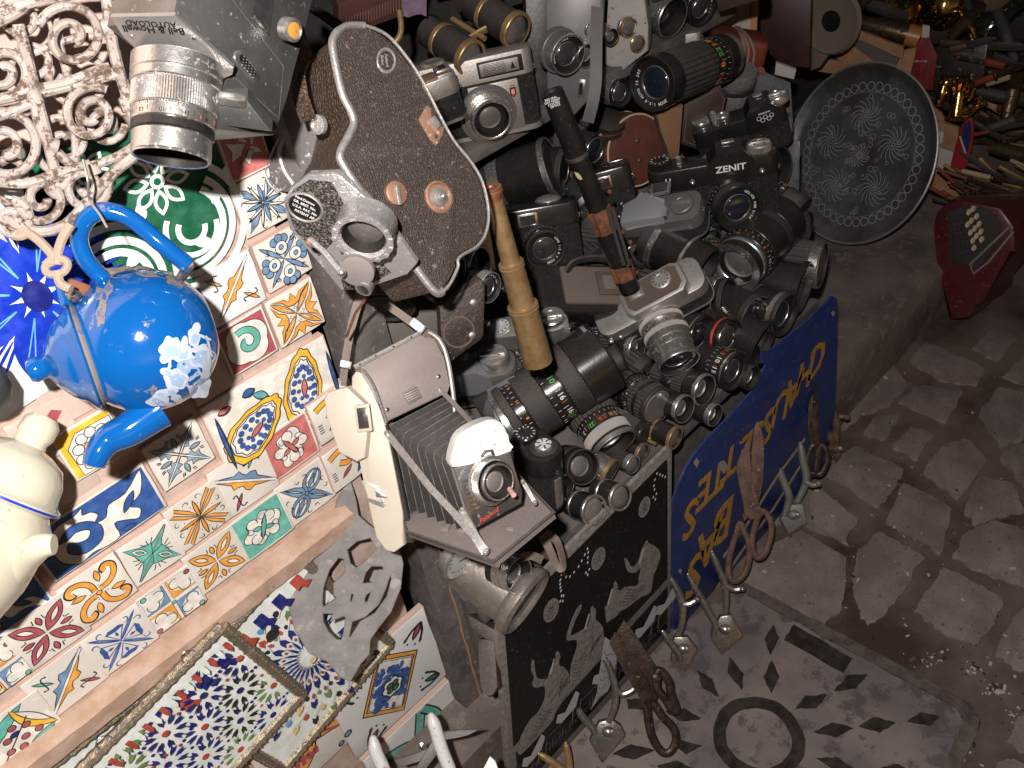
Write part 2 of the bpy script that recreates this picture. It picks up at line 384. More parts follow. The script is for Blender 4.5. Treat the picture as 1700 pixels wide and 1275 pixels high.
# post
pm = tr(.352, .622, 0)
post = Thing('wooden_post', 'weathered grey wooden post with a long pale crack, standing between tiles and cameras', 'post', pm)
g = G(); rr = random.Random(5)
pts = []
for k in range(41):
    z = .02 + k * .0275; w2 = .020
    for (a, b) in ((-w2, 0), (w2, 0), (w2, .05), (-w2, .05)): pts.append((a + rr.uniform(-.0012, .0012), b + rr.uniform(-.001, .001), z))
g.add(pts, [(k * 4 + j, k * 4 + (j + 1) % 4, k * 4 + 4 + (j + 1) % 4, k * 4 + 4 + j) for k in range(40) for j in range(4)] + [(160, 161, 162, 163), (3, 2, 1, 0)], post_m, False)
post.part('shaft', g)
g = G(); pp = [(.008 + rr.uniform(-.0012, .0012), -.0016, .12 + k * .02) for k in range(22)]
g.tube(pp, [.0009 + .0008 * rr.random() for _ in pp], crack_m, 5); post.part('crack', g)
# shelf
shelf = Thing('upper_shelf', 'dusty wooden shelf board over the heap carrying opera glasses and old cameras', 'shelf', Matrix.Identity(4))
g = G(); g.box((.83, .975, .79), (1.0, .25, .02), board_m, .002); shelf.part('board', g)
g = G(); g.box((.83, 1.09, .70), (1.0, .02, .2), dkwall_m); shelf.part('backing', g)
# ================================================================ painted tiles
tw = mat('tile_white', (.80, .76, .69), .16, col2=(.74, .69, .62), sc2=30, bump=.3, bsc=90, coat=.5)
tw2 = mat('tile_bluish_white', (.76, .76, .76), .18, coat=.3)
te = mat('tile_body_clay', (.62, .44, .36), .9, bump=.6, bsc=200)
PC = dict(k=(.022, .024, .03), b=(.035, .095, .30), lb=(.16, .27, .42), o=(.78, .33, .055), y=(.86, .46, .04), r=(.38, .085, .10), pk=(.52, .16, .15), t=(.13, .42, .34), g=(.02, .14, .075), dg=(.012, .10, .05), c=(.10, .36, .40), gy=(.24, .32, .38), w=(.75, .71, .64), wt=(.80, .86, .78), nb=(.008, .035, .42), dn=(.012, .018, .16), rb=(.42, .07, .045), gn=(.16, .26, .09), bk=(.02, .018, .015), cr=(.74, .58, .27), sk=(.12, .36, .66))
PM = {}
def pc(k):
    if k not in PM:
        c = PC[k]; lt = tuple(min(1, v * 1.35 + .02) for v in c)
        PM[k] = mat('glaze_' + k, c, .28, col2=lt if k != 'k' else None, sc2=90, mix2=.55, coat=.2)
    return PM[k]
OUT = .022
class Paint:
    """draws on a G in tile units (-1..1) scaled by h, each stroke a hair above the last"""
    def __init__(s, g, h, z0=.0): s.g = g; s.h = h; s.z = z0; s.T = Matrix.Identity(4); s.n = 0
    def up(s): s.n += 1; return s.z + .00006 * s.n
    def tf(s, pts): return [((s.T @ Vector((p[0], p[1], 0))) * s.h) for p in pts]
    def fill(s, pts, c, ol=OUT, oc='k'):
        q = s.tf(pts)
        if c: s.g.poly(q, s.up(), pc(c))
        if ol: s.g.stroke(q, ol * s.h * 1.5, s.up(), pc(oc), True)
    def line(s, pts, wd=OUT, c='k', sm=True, taper=False):
        q = smooth_pts([(p[0], p[1], 0) for p in pts], 5) if sm and len(pts) > 2 else pts
        s.g.stroke(s.tf(q), wd * s.h * 1.5, s.up(), pc(c), False, taper)
    def leaf(s, a, b, wd, c, ol=OUT, bend=0, oc='k'):
        a, b = Vector(a), Vector(b); d = b - a; q = Vector((-d.y, d.x)).normalized(); n = 9
        L = [a + d * (i / n) + q * (wd * sin(pi * i / n) ** .9 + bend * sin(pi * i / n)) for i in range(n + 1)]
        Rr = [a + d * (i / n) + q * (-wd * sin(pi * i / n) ** .9 + bend * sin(pi * i / n)) for i in range(n - 1, 0, -1)]
        s.fill(L + Rr, c, ol, oc)
    def disc(s, c, r, col, ol=OUT, ry=None, n=16, ang=0):
        ry = ry or r; s.fill([(c[0] + r * cos(t) * cos(ang) - ry * sin(t) * sin(ang), c[1] + r * cos(t) * sin(ang) + ry * sin(t) * cos(ang)) for t in [2 * pi * i / n for i in range(n)]], col, ol)
    def curl(s, c, r0, r1, a0, a1, wd, col, n=16, taper=True):
        s.line([(c[0] + (r0 + (r1 - r0) * i / n) * cos(a0 + (a1 - a0) * i / n), c[1] + (r0 + (r1 - r0) * i / n) * sin(a0 + (a1 - a0) * i / n)) for i in range(n + 1)], wd, col, False, taper)
    def rot(s, a): s.T = Matrix.Rotation(radians(a), 4, 'Z'); return s
    def dot(s, x, y, r=.022, c='k'): s.disc((x, y), r, c, 0, n=6)
def fourfold(p, fn, start=0):
    for k in range(4): p.rot(start + 90 * k); fn(p, k)
    p.rot(0)
def m_petal4(p, c):
    def f(p, k):
        p.leaf((.05, 0), (1.18, 0), .23, c); p.leaf((.38, 0), (.95, 0), .085, 'w')
    fourfold(p, f, 45)
    def f2(p, k):
        p.leaf((.42, 0), (.80, 0), .085, c)
        for s in (-.13, .13): p.line([(.60, s * 1.4), (.78, s * 1.2)], .02)
        for s in (-.24, .24): p.dot(.62, s)
    fourfold(p, f2)
def m_star8(p, c):
    def f(p, k):
        for s in (-1, 1): p.fill([(.02, s * .02), (1.05, s * .05), (1.12, s * .19), (.5, s * .16)], c)
        p.curl((.72, .40), .14, .03, -1, 3.6, .022, 'k'); p.curl((.72, -.40), .14, .03, 1, -3.6, .022, 'k'); p.dot(.5, .3); p.dot(.5, -.3)
    fourfold(p, f, 45)
    def f2(p, k): p.leaf((.0, 0), (.85, 0), .07, c)
    fourfold(p, f2)
def m_leafcross(p, c):
    def f(p, k):
        if k % 2 == 0:
            p.fill([(0, 0), (.35, .22), (.62, .12), (1.2, .03), (1.2, -.03), (.62, -.12), (.35, -.22)], c); p.fill([(.1, .015), (1.15, .02), (1.15, -.02), (.1, -.015)], 'w', .014)
        else:
            p.fill([(.0, 0), (.22, .42), (.5, .27), (.62, .18), (1.2, .0), (.62, -.18), (.5, -.27), (.22, -.42)], c); p.leaf((.2, 0), (.85, 0), .13, 'w'); p.leaf((.32, 0), (.72, 0), .05, c)
    fourfold(p, f, 45)
    def f2(p, k):
        for s in (-.1, 0, .1): p.line([(.5, s), (.72, s * 2.4)], .02)
    fourfold(p, f2)
def m_band(p, a, b, s1='t', s2='r', rot=0, wide=1.0):
    def R_(x): p.T = Matrix.Rotation(radians(x), 4, 'Z')
    R_(45 + rot)
    up_ = [(-1.25, 0), (-.8, .10), (-.45, .16), (-.30, .34), (-.18, .24), (0, .20), (.12, .32), (.30, .36), (.42, .18), (.8, .10), (1.25, 0)]
    p.fill([(x, y * wide) for x, y in up_], a); p.fill([(x, -y * wide) for x, y in up_], b); p.fill([(-1.2, -.05), (-1.2, .05), (1.2, .05), (1.2, -.05)], 'w', .014)
    for s, c in ((1, s1), (-1, s2)):
        p.leaf((0, s * .42), (0, s * 1.12), .06, c)
        p.line([(-.26, s * .62), (-.2, s * .52), (-.08, s * .64), (.08, s * .84), (.2, s * .9), (.27, s * .8)], .028)
        p.dot(-.26, s * .62, .035); p.dot(.27, s * .8, .035)
    R_(0)
def m_swirl(p, c):
    def f(p, k):
        p.line([(.12, .02), (.45, -.12), (.8, -.05), (1.02, .18), (.95, .42), (.76, .42), (.72, .28)], .15, 'k', True); p.line([(.12, .02), (.45, -.12), (.8, -.05), (1.0, .18), (.94, .39), (.79, .40), (.75, .3)], .11, c, True)
        p.leaf((.34, .22), (.64, .62), .10, c); p.dot(.26, .0); p.dot(.22, .18)
    fourfold(p, f, 30); p.disc((0, 0), .09, c)
def m_snow(p, c):
    def f(p, k):
        p.leaf((0, 0), (1.2, 0), .05, 'w', .03, oc=c); p.leaf((0, 0), (1.1, 0), .02, c, 0)
    fourfold(p, f, 45)
    def f2(p, k):
        p.fill([(.08, 0), (.62, .30), (.60, 0), (.62, -.30)], None, .03, c); p.fill([(.62, .34), (.72, .18), (.70, 0), (.72, -.18), (.62, -.34), (.55, 0)], c, .02, c); p.leaf((.30, 0), (.52, 0), .05, c, 0)
        for s in (-1, 1): p.curl((.80, s * .44), .16, .04, 2.6, 2.6 - s * 4.2, .028, c)
    fourfold(p, f2)
def m_flower(p, bgc, c2, rot=0):
    p.fill([(-.94, -.94), (.94, -.94), (.94, .94), (-.94, .94)], bgc, 0)
    p.T = Matrix.Rotation(radians(rot), 4, 'Z')
    pts = []
    for i in range(72):
        a = 2 * pi * i / 72; r = .54 + .20 * abs(cos(3 * a + .4)) + .10 * cos(2 * a) + .03 * sin(7 * a); pts.append((r * cos(a), r * sin(a)))
    p.fill(pts, 'w')
    for a in (20, 110, 200, 290): p.disc((.50 * cos(radians(a)), .50 * sin(radians(a))), .22, 'w'); p.curl((.45 * cos(radians(a + 35)), .45 * sin(radians(a + 35))), .18, .04, radians(a), radians(a + 280), .022, 'k')
    p.disc((0, 0), .36, 'w', 0)
    for a in (45, 135, 225, 315): p.leaf((.02 * cos(radians(a)), .02 * sin(radians(a))), (.44 * cos(radians(a)), .44 * sin(radians(a))), .10, c2)
    p.leaf((-.35, -.35), (.42, .42), .09, c2); p.T = Matrix.Identity(4)
def m_circles(p, c):
    def f(p, k): p.leaf((0, 0), (1.22, 0), .09, c)
    fourfold(p, f, 45)
    def f2(p, k):
        for s in (-1, 1): p.disc((.80, s * .22), .17, c)
        p.disc((.90, 0), .16, c); p.disc((.50, 0), .26, 'w'); p.disc((.52, 0), .10, c)
        for s in (-1, 1): p.curl((.55, s * .62), .12, .03, 1.5, 1.5 + s * 4, .02, 'k')
    fourfold(p, f2)
def m_spike(p, c):
    def f(p, k): p.leaf((0, 0), (1.24, 0), .11, c); p.leaf((.1, 0), (.8, 0), .03, 'w', .012)
    fourfold(p, f, 45)
    def f2(p, k):
        p.fill([(.94, -.86), (.70, -.42), (.46, -.24), (.40, .0), (.46, .24), (.70, .42), (.94, .86), (.80, .34), (.62, .16), (.92, .0), (.62, -.16), (.80, -.34)], c)
        p.dot(.28, .05); p.dot(.28, -.05); p.dot(.34, 0)
    fourfold(p, f2)
def m_quarter(p):
    def f(p, k):
        p.fill([(.06, .06), (.94, .06), (.94, .94), (.06, .94)], ('o', 'lb')[k % 2], .014)
        p.fill([(.14, .94), (.2, .4), (.4, .2), (.94, .14), (.94, .94)], 'w', 0)
        p.disc((.34, .62), .22, 'w'); p.disc((.62, .34), .22, 'w'); p.disc((.60, .60), .26, 'w', 0); p.disc((.86, .8), .10, ('r', 't')[k % 2])
    fourfold(p, f); p.fill([(-.07, -.07), (.07, -.07), (.07, .07), (-.07, .07)], 't', .014)
def m_spiral(p, rot=0):
    p.fill([(-.94, -.94), (.94, -.94), (.94, .94), (-.94, .94)], 'r', 0); p.T = Matrix.Rotation(radians(rot), 4, 'Z')
    p.fill([(1.1 * cos(2 * pi * i / 48) * (.74 + .12 * abs(cos(4 * pi * i / 48))), 1.1 * sin(2 * pi * i / 48) * (.74 + .12 * abs(cos(4 * pi * i / 48)))) for i in range(48)], 'w')
    n = 30
    sp = [((.08 + .50 * i / n) * cos(.21 * i), (.08 + .50 * i / n) * sin(.21 * i)) for i in range(n + 1)]
    p.line(sp, .20, 'k', False); p.line(sp, .155, 't', False); p.T = Matrix.Identity(4)
def m_greyx(p, c):
    def f(p, k):
        p.fill([(0, .04), (.3, .06), (.34, .24), (.52, .12), (.62, .30), (.74, .14), (1.22, 0), (.74, -.14), (.62, -.30), (.52, -.12), (.34, -.24), (.3, -.06), (0, -.04)], c); p.fill([(0, .03), (1.15, .03), (1.15, -.03), (0, -.03)], 'w', .014)
    fourfold(p, f, 45)
    def f2(p, k):
        p.leaf((.35, 0), (.80, 0), .09, c)
        for s in (-.16, .16, .22, -.22): p.line([(.70, s), (.84, s * 1.25)], .022)
    fourfold(p, f2)
def m_bluestar(p, c, c2='w'):
    def f(p, k): p.fill([(.04, .05), (.35, .16), (.5, .09), (.8, .14), (1.24, 0), (.8, -.14), (.5, -.09), (.35, -.16), (.04, -.05)], c); p.leaf((.1, 0), (1.1, 0), .02, c2, .012)
    fourfold(p, f, 45)
    def f2(p, k):
        p.leaf((.02, 0), (.75, 0), .07, c); p.leaf((.05, .1), (.8, .38), .05, c2); p.leaf((.05, -.1), (.8, -.38), .05, c2)
        for s in (-1, 1): p.curl((.78, s * .30), .12, .03, 1, 1 + s * 4, .022, 'k'); p.dot(.62, s * .16)
    fourfold(p, f2)
def m_butterfly(p, c):
    p.T = Matrix.Rotation(radians(8), 4, 'Z')
    def f(p, k):
        if k % 2: p.fill([(0, 0), (.25, .2), (.62, .16), (1.2, .05), (.62, -.16), (.25, -.2)], c); p.leaf((.1, 0), (1.0, 0), .03, 'w')
        else: p.disc((.52, 0), .48, c, ry=.36); p.disc((.58, 0), .38, 'w', ry=.24); p.leaf((.14, 0), (1.05, 0), .10, c); p.line([(.3, .2), (.8, -.05)], .02); p.line([(.3, -.2), (.8, .05)], .02)
    fourfold(p, f, 45); p.disc((0, 0), .08, 'lb')
    def f2(p, k):
        for s in (-1, 1): p.curl((.74, s * .16), .12, .03, 1, 1 + s * 4, .024, 'k')
    fourfold(p, f2)
def m_red_tri(p):
    p.fill([(-.94, -.94), (.94, -.94), (.94, .94), (-.94, .94)], 'pk', 0); p.fill([(-.75, .65), (-.6, .2), (-.75, -.2), (-.3, -.1), (0, -.6), (.3, -.2), (.75, -.3), (.45, .2), (.62, .62), (.2, .4), (0, .75), (-.3, .45)], 'w')
    p.leaf((-.4, -.4), (.4, .45), .12, 'pk'); p.curl((.1, -.2), .3, .08, 0, 4, .03, 'k'); p.line([(-.94, .94), (.94, -.2)], .06, 'pk', False)
def m_berries(p):
    p.fill([(-.94, -.94), (.94, -.94), (.94, .94), (-.94, .94)], 'w', 0)
    p.leaf((-.9, -.1), (.5, .95), .20, 't', bend=.1); p.leaf((.1, .95), (.95, -.6), .22, 'y', bend=-.12); p.leaf((.2, .8), (.85, -.35), .12, 'w')
    p.leaf((-.2, -.95), (.9, -.55), .16, 't'); p.line([(-.9, -.9), (-.2, -.2), (.4, .4)], .03)
    for x, y in ((-.1, .3), (.25, .1), (-.4, -.05), (.05, -.3), (.45, -.35), (-.55, .45), (-.5, -.5), (-.15, -.6)): p.disc((x, y), .12, 'r')
    p.leaf((-.3, 0), (0, .1), .1, 'dn')
def m_fleur(p):                                                # white stems on dark-yellow border with berries
    p.fill([(-.94, -.94), (.94, -.94), (.94, .94), (-.94, .94)], 'y', 0); p.fill([(-.7, -.94), (-.74, .3), (-.3, .74), (.94, .70), (.94, -.94)], 'w')
    for x, y in ((-.45, .1), (-.2, .42), (.15, .5), (-.5, -.3), (.5, .4), (-.35, -.62), (.65, .15)): p.disc((x, y), .2, 'w')
    for x, y in ((-.1, .05), (.18, .18), (.05, -.22), (.35, -.05), (-.2, -.3)): p.disc((x, y), .17, 'o')
def m_bigblue(p, flip=1):                                      # white arabesque on blue, tile 2.9 x 1.35 units
    W, H = 1.9, .95
    p.fill([(-W, -H), (W, -H), (W, H), (-W, H)], 'b', 0)
    A = smooth_pts([(-1.9, .62, 0), (-1.45, .60, 0), (-1.0, .78, 0), (-.5, .76, 0), (-.2, .86, 0), (-.28, .62, 0), (-.05, .55, 0), (.1, .30, 0), (-.1, .1, 0), (.25, .05, 0), (.5, .40, 0), (1.1, .42, 0), (1.82, .88, 0), (1.5, .1, 0), (1.0, -.1, 0), (1.25, -.42, 0), (1.05, -.72, 0), (.7, -.5, 0), (.35, -.35, 0), (.3, -.9, 0), (-.2, -.95, 0), (-.6, -.85, 0), (-1.1, -.92, 0), (-1.5, -.5, 0), (-1.6, .1, 0), (-1.86, .3, 0)], 3, True)
    p.fill([(a.x, a.y * flip) for a in A], 'w')
    B = smooth_pts([(-1.3, .2, 0), (-.8, .5, 0), (-.3, .35, 0), (0, -.1, 0), (-.2, -.6, 0), (-.8, -.7, 0), (-1.2, -.35, 0), (-1.05, .0, 0), (-.8, -.2, 0), (-.5, -.25, 0), (-.35, .0, 0), (-.7, .2, 0), (-1.0, .12, 0)], 3, True)
    p.fill([(a.x, a.y * flip) for a in B], 'b')
    p.leaf((.75, -.22 * flip), (1.35, .35 * flip), .13, 'b'); p.leaf((.4, -.75 * flip), (.9, -.85 * flip), .1, 'b')
def m_paisley(p):
    W = 1.95; p.fill([(-W, -W * .62), (W, -W * .62), (W, W * .62), (-W, W * .62)], 'w', 0)
    for (cx, cy, an, L, Wd) in ((.92, .10, -16, 1.20, .62), (-.85, -.22, -58, 1.12, .66)):
        p.T = Matrix.Translation((cx, cy, 0)) @ Matrix.Rotation(radians(an + 90), 4, 'Z')
        def drop(k, wob=0.0, n=44):
            out = []
            for i in range(n):
                a = 2 * pi * i / n; x = L * k * cos(a); y = Wd * k * sin(a) * (1 - .30 * cos(a)) ; q = 1 + wob * sin(11 * a); out.append((x * q, y * q))
            return out
        p.fill(drop(1.0, .035), 'y'); p.fill(drop(.80, .02), 'w'); p.fill(drop(.72, .05), 'w'); p.fill(drop(.66, .0), 'w', 0)
        rr = random.Random(3)
        for i in range(15):
            a = 2 * pi * i / 15; p.disc((L * .52 * cos(a), Wd * .52 * sin(a) * (1 - .3 * cos(a))), .09, 'b', 0); p.curl((L * .52 * cos(a), Wd * .52 * sin(a) * (1 - .3 * cos(a))), .10, .08, a, a + 3, .016, 'k')
        for i in range(7): a = 2 * pi * i / 7; p.disc((L * .30 * cos(a), Wd * .30 * sin(a)), .07, 'b', 0)
        p.leaf((-.26 * L, 0), (.26 * L, 0), .09, 'pk')
    p.T = Matrix.Identity(4)
    p.disc((1.75, -1.0), .2, 'b'); p.leaf((-.6, .9), (-.2, .6), .12, 'c'); p.leaf((-.9, 1.0), (-.5, 1.05), .12, 'b'); p.leaf((-1.7, .9), (-1.3, .95), .1, 'pk')
    for x in (-1.8, 1.85): p.leaf((x, -1.0), (x, .9), .06, 'b')
def m_curlsq(p, c):
    p.line([(-.8, .6), (-.2, .75), (.3, .4), (.0, .0), (-.4, .2)], .20, 'k'); p.line([(-.8, .6), (-.2, .75), (.3, .4), (.0, .0), (-.4, .2)], .15, c); p.leaf((-.5, -.6), (.1, -.2), .1, 'r'); p.leaf((.2, -.8), (.8, -.2), .12, 'b'); p.leaf((.5, .2), (.9, .8), .1, 't')
    for i in range(4): p.line([(-.9, -.1 - i * .12), (-.7, -.1 - i * .12)], .03)
def m_lozenge(p):
    W = 1.0
    p.fill([(-.02, .86), (.66, .22), (.05, -.90), (-.64, -.20)], 'o'); p.fill([(-.02, .74), (.57, .19), (.05, -.78), (-.55, -.17)], 'w'); p.fill([(-.02, .69), (.53, .18), (.05, -.73), (-.51, -.16)], 'w', .014)
    rr = random.Random(8)
    for i in range(46):
        u, v = rr.uniform(0, 1), rr.uniform(0, 1); x = -.02 + u * .50 - v * .45; y = .60 - u * .46 - v * .80
        p.curl((x, y), .075, .035, rr.uniform(0, 6), rr.uniform(6, 9), .055, 'b', 7, False)
    for i in range(6):
        a = 2 * pi * i / 6
        p.disc((.01 + .13 * cos(a), -.02 + .13 * sin(a)), .085, 'w')
    p.disc((.01, -.02), .17, 'w', 0)
    for i in range(4): a = 2 * pi * i / 4 + .6; p.disc((.01 + .075 * cos(a), -.02 + .075 * sin(a)), .062, 'g')
    for (x, y, a, c) in ((.86, .86, 225, 'r'), (-.86, .80, 320, 'g'), (.86, -.72, 150, 'g'), (-.78, -.86, 40, 'r')):
        p.T = Matrix.Translation((x, y, 0)) @ Matrix.Rotation(radians(a), 4, 'Z')
        p.leaf((0, 0), (.34, 0), .055, c)
        for s in (-1, 1): p.line([(0, 0), (.16, s * .12), (.32, s * .17)], .03); p.leaf((.28, s * .17), (.40, s * .19), .03, 'k', 0); p.dot(.42, s * .09)
    p.T = Matrix.Identity(4)
def m_fish(p):
    p.fill([(.05, -.05), (.35, .35), (.42, .85), (.62, .5), (.66, .1), (.9, -.35), (.55, -.3), (.2, -.2)], 'o')
    p.fill(smooth_pts([(.12, -.1, 0), (-.1, .25, 0), (-.5, .25, 0), (-.85, -.1, 0), (-.9, -.55, 0), (-.45, -.8, 0), (0, -.5, 0)], 4, True), 'o')
    for i in range(6):
        x = -.8 + i * .15; p.line([(x, -.1 - .08 * i), (x + .12, -.35), (x + .1, -.62 + .02 * i)], .07, 'r')
    for i in range(4): p.line([(.15 + i * .04, .0), (.45 + i * .05, .45 - .25 * i), (.5 + .1 * i, .75 - .33 * i)], .05, 'r')
    for x, y, r in ((-.05, .75, .1), (-.12, .55, .08), (-.3, .42, .12), (.75, -.75, .08), (.55, -.85, .06)): p.disc((x, y), r, 'lb')
    p.disc((-.72, -.3), .07, 'w')
def m_tomato(p):
    p.leaf((.0, .2), (-.7, .7), .2, 't', bend=.1); p.line([(.1, .95), (-.1, .3), (-.2, -.2)], .14, 'k'); p.line([(.1, .95), (-.1, .3), (-.2, -.2)], .10, 't'); p.line([(.15, .95), (.35, .5), (.2, .1)], .12, 'k'); p.line([(.15, .95), (.35, .5), (.2, .1)], .08, 't')
    p.disc((-.35, -.25), .5, 't', ry=.42); p.disc((-.3, -.35), .38, 'r', ry=.44); p.disc((.28, -.45), .3, 'y', .09, ry=.34); p.leaf((.5, .3), (.95, -.1), .14, 't'); p.leaf((.4, -.1), (.95, -.4), .1, 't')
    for i in range(5): p.line([(.0 + i * .2, -.95), (.2 + i * .15, -.7), (.9, -.62 - .07 * i)], .04, 'g')
def m_plain(p): pass
def m_redbar(p): p.fill([(-.25, .2), (.55, .75), (.85, .5), (.1, -.1)], 'r', 0)
MOT = {}
def tile_at(c, h, fn, hw=None, hh=None, base=tw, seed=0, th=.006, rise=0.0, name='tile'):
    """square tile centred at wall coords c with half side h; fn paints it"""
    rr = random.Random(seed); hw = hw or h; hh = hh or h
    g = G(); q = [Vector((x * hw, y * hh)) for x, y in ((-1, -1), (1, -1), (1, 1), (-1, 1))]
    q = jag(q, h * .012, 4, seed); g.prism(q, -.004, th * .82, te, T=None); g.prism([v * .985 for v in q], th * .82, th, base, bev=.0006)
    M = tr(c[0], c[1], rise + rr.uniform(0, .0015)) @ rz(rr.uniform(-1.2, 1.2)) @ rx(rr.uniform(-1, 1)) @ ry(rr.uniform(-1.2, 1.2))
    o = child(name, g, wall.o, M=M)
    if fn:
        g2 = G(); p = Paint(g2, h * .97, th + .0001); fn(p)
        if g2.v: child('painted_motif', g2, o)
    return o
def tpx(pts): 
    q = [uv(x, y, .006) for x, y in pts]; return (sum(a[0] for a in q) / 4, sum(a[1] for a in q) / 4), q
def T_(pts, fn, seed=0, **k):                                  # corners left, top, right, bottom in the picture
    c, q = tpx(pts); s = sum((Vector(q[i]) - Vector(q[(i + 1) % 4])).length for i in range(4)) / 4
    return tile_at(c, s * .5 * 1.06, fn, seed=seed, **k)
T_([(463,800),(525,761),(553,834),(488,874)], lambda p: m_butterfly(p, 'lb'), 1)
T_([(387,866),(455,815),(482,878),(415,933)], lambda p: m_flower(p, 't', 't', 20), 2)
T_([(440,724),(501,682),(525,755),(460,800)], lambda p: m_flower(p, 'pk', 'pk', 70), 3)
T_([(350,778),(424,733),(457,812),(390,863)], lambda p: m_band(p, 'lb', 'o', 't', 'r', -90 + 10), 4)
T_([(280,846),(347,792),(378,863),(311,919)], lambda p: m_star8(p, 'o'), 5)
T_([(308,925),(376,868),(409,939),(342,984)], lambda p: m_petal4(p, 'o'), 6)
T_([(200,914),(268,860),(305,919),(234,976)], lambda p: m_leafcross(p, 't'), 7)
T_([(243,741),(325,693),(350,767),(271,815)], lambda p: m_greyx(p, 'gy'), 8)
T_([(99,971),(186,921),(223,994),(138,1039)], lambda p: m_swirl(p, 'o'), 9)
T_([(231,991),(313,938),(339,1002),(257,1053)], lambda p: m_quarter(p), 10)
T_([(11,1036),(102,980),(138,1059),(54,1118)], lambda p: m_petal4(p, 'r'), 11)
T_([(144,1053),(220,1002),(254,1065),(181,1127)], lambda p: m_snow(p, 'b'), 12)
T_([(45,1127),(135,1067),(172,1130),(85,1200)], lambda p: m_band(p, 'lb', 'o', 't', 'r', 0), 13)
T_([(-62,1110),(8,1052),(42,1128),(-30,1176)], lambda p: m_quarter(p), 14)
T_([(-20,1215),(42,1135),(80,1205),(20,1290)], lambda p: m_berries(p), 15)
T_([(96,722),(167,676),(209,745),(133,806)], lambda p: m_fleur(p), 16)
T_([(330,454),(407,417),(438,499),(364,545)], lambda p: m_band(p, 'o', 'o', 'o', 'o', 0, .8), 17, base=tw2)
T_([(367,545),(429,511),(457,581),(387,632)], lambda p: m_spiral(p, 120), 18)
T_([(446,497),(508,461),(536,540),(471,576)], lambda p: m_spike(p, 'o'), 19)
T_([(425,402),(488,370),(513,449),(451,489)], lambda p: m_circles(p, 'lb'), 20)
T_([(382,311),(452,277),(485,350),(421,400)], lambda p: m_bluestar(p, 'lb'), 21)
T_([(358,236),(424,200),(452,262),(386,305)], lambda p: m_red_tri(p), 22)
T_([(512,660),(562,628),(592,700),(540,735)], lambda p: m_curlsq(p, 'y'), 23, rise=.004)
T_([(536,742),(585,712),(612,778),(560,812)], lambda p: m_curlsq(p, 'o'), 24, rise=.004)
T_([(552,1122),(674,1024),(735,1136),(604,1246)], lambda p: m_lozenge(p), 25, base=tw2, rise=.003)
T_([(426,1222),(530,1128),(590,1228),(480,1330)], lambda p: m_fish(p), 26)
T_([(607,1240),(735,1137),(800,1225),(676,1340)], lambda p: m_tomato(p), 27, base=tw2)
T_([(60,640),(145,612),(170,665),(92,722)], m_plain, 28, base=plaster_m, rise=-.0035)
T_([(120,840),(205,790),(235,850),(150,900)], m_plain, 29, base=plaster_m, rise=-.0035)
T_([(30,700),(92,655),(128,745),(60,790)], lambda p: m_redbar(p), 30, base=plaster_m, rise=-.0035)
T_([(70,800),(130,745),(165,815),(100,870)], m_plain, 31, base=plaster_m, rise=-.0035)
T_([(150,690),(240,660),(262,735),(180,770)], m_plain, 32, base=plaster_m, rise=-.0035)
T_([(270,1275),(320,1235),(350,1290),(300,1330)], m_plain, 33)
T_([(310,600),(368,560),(400,640),(340,680)], m_plain, 34, base=plaster_m, rise=-.0035)
def BIG(pts, fn, aw, ah, seed, **k):                            # oblong tile; unit = half height / ah
    c, q = tpx(pts); L, T, Rr, B = [Vector(a) for a in q]
    hw = ((T - L).length + (Rr - B).length) / 4; hh = ((T - Rr).length + (L - B).length) / 4; h = min(hw / aw, hh / ah)
    return tile_at(c, h, fn, hw=h * aw * 1.0, hh=h * ah, seed=seed, **k)
BIG([(44,886),(240,752),(272,850),(88,985)], m_bigblue, 1.95, .98, 40)
BIG([(-120,1040),(50,925),(88,1010),(-70,1140)], lambda p: m_bigblue(p, -1), 1.95, .98, 41)
BIG([(330,694),(540,545),(582,662),(372,800)], m_paisley, 1.97, 1.22, 42, rise=-.002)
# green talavera tile with cut corners in a dark frame, and the blue flower tile beside it
def m_hexgreen(p):
    E = [(-1.6, -1.0), (.3, -1.25), (1.1, -.45), (1.35, .8), (.4, 1.5), (-1.7, 1.3)]
    p.fill(E, 'dg', 0)
    def flower(cx, cy, s):
        for i in range(8):
            a = 2 * pi * i / 8; d = (cos(a), sin(a)); p.leaf((cx + d[0] * .12 * s, cy + d[1] * .12 * s), (cx + d[0] * .55 * s, cy + d[1] * .55 * s), .12 * s, 'wt', 0); p.leaf((cx + d[0] * .2 * s, cy + d[1] * .2 * s), (cx + d[0] * .47 * s, cy + d[1] * .47 * s), .065 * s, 'dg', 0)
        p.disc((cx, cy), .12 * s, 'wt', 0); p.disc((cx, cy), .06 * s, 'dg', 0)
    flower(.12, .62, .95); flower(-.9, .9, .8)
    for r in (.62, .78, .98): p.curl((.42, -.15), r, r, -2.0, 1.0, .075, 'wt', 18, False)
    for r in (.5, .68, .9): p.curl((-.75, -.75), r, r, -.5, 2.2, .08, 'wt', 18, False)
    for r in (.22, .42): p.curl((.5, -.2), r, r, 2.6, 6.4, .06, 'wt', 18, False)
    for x, y, a in ((.5, -.45, 0), (.9, .1, 60), (-.2, .1, 100), (-.6, -.5, 30), (1.1, .5, 20)): p.leaf((x, y), (x + .28 * cos(radians(a)), y + .28 * sin(radians(a))), .09, 'wt', 0)
c, q = tpx([(200, 330), (270, 290), (350, 350), (290, 420)])
g = G(); Hh = .052; E = [Vector(a) * Hh for a in [(-1.65, -1.05), (.3, -1.3), (1.15, -.48), (1.4, .8), (.42, 1.55), (-1.75, 1.35)]]
fm = mat('dark_tile_frame', (.10, .08, .065), .8, col2=(.22, .18, .15), sc2=200, bump=1, bsc=300)
hc = uv(262, 372, .006)
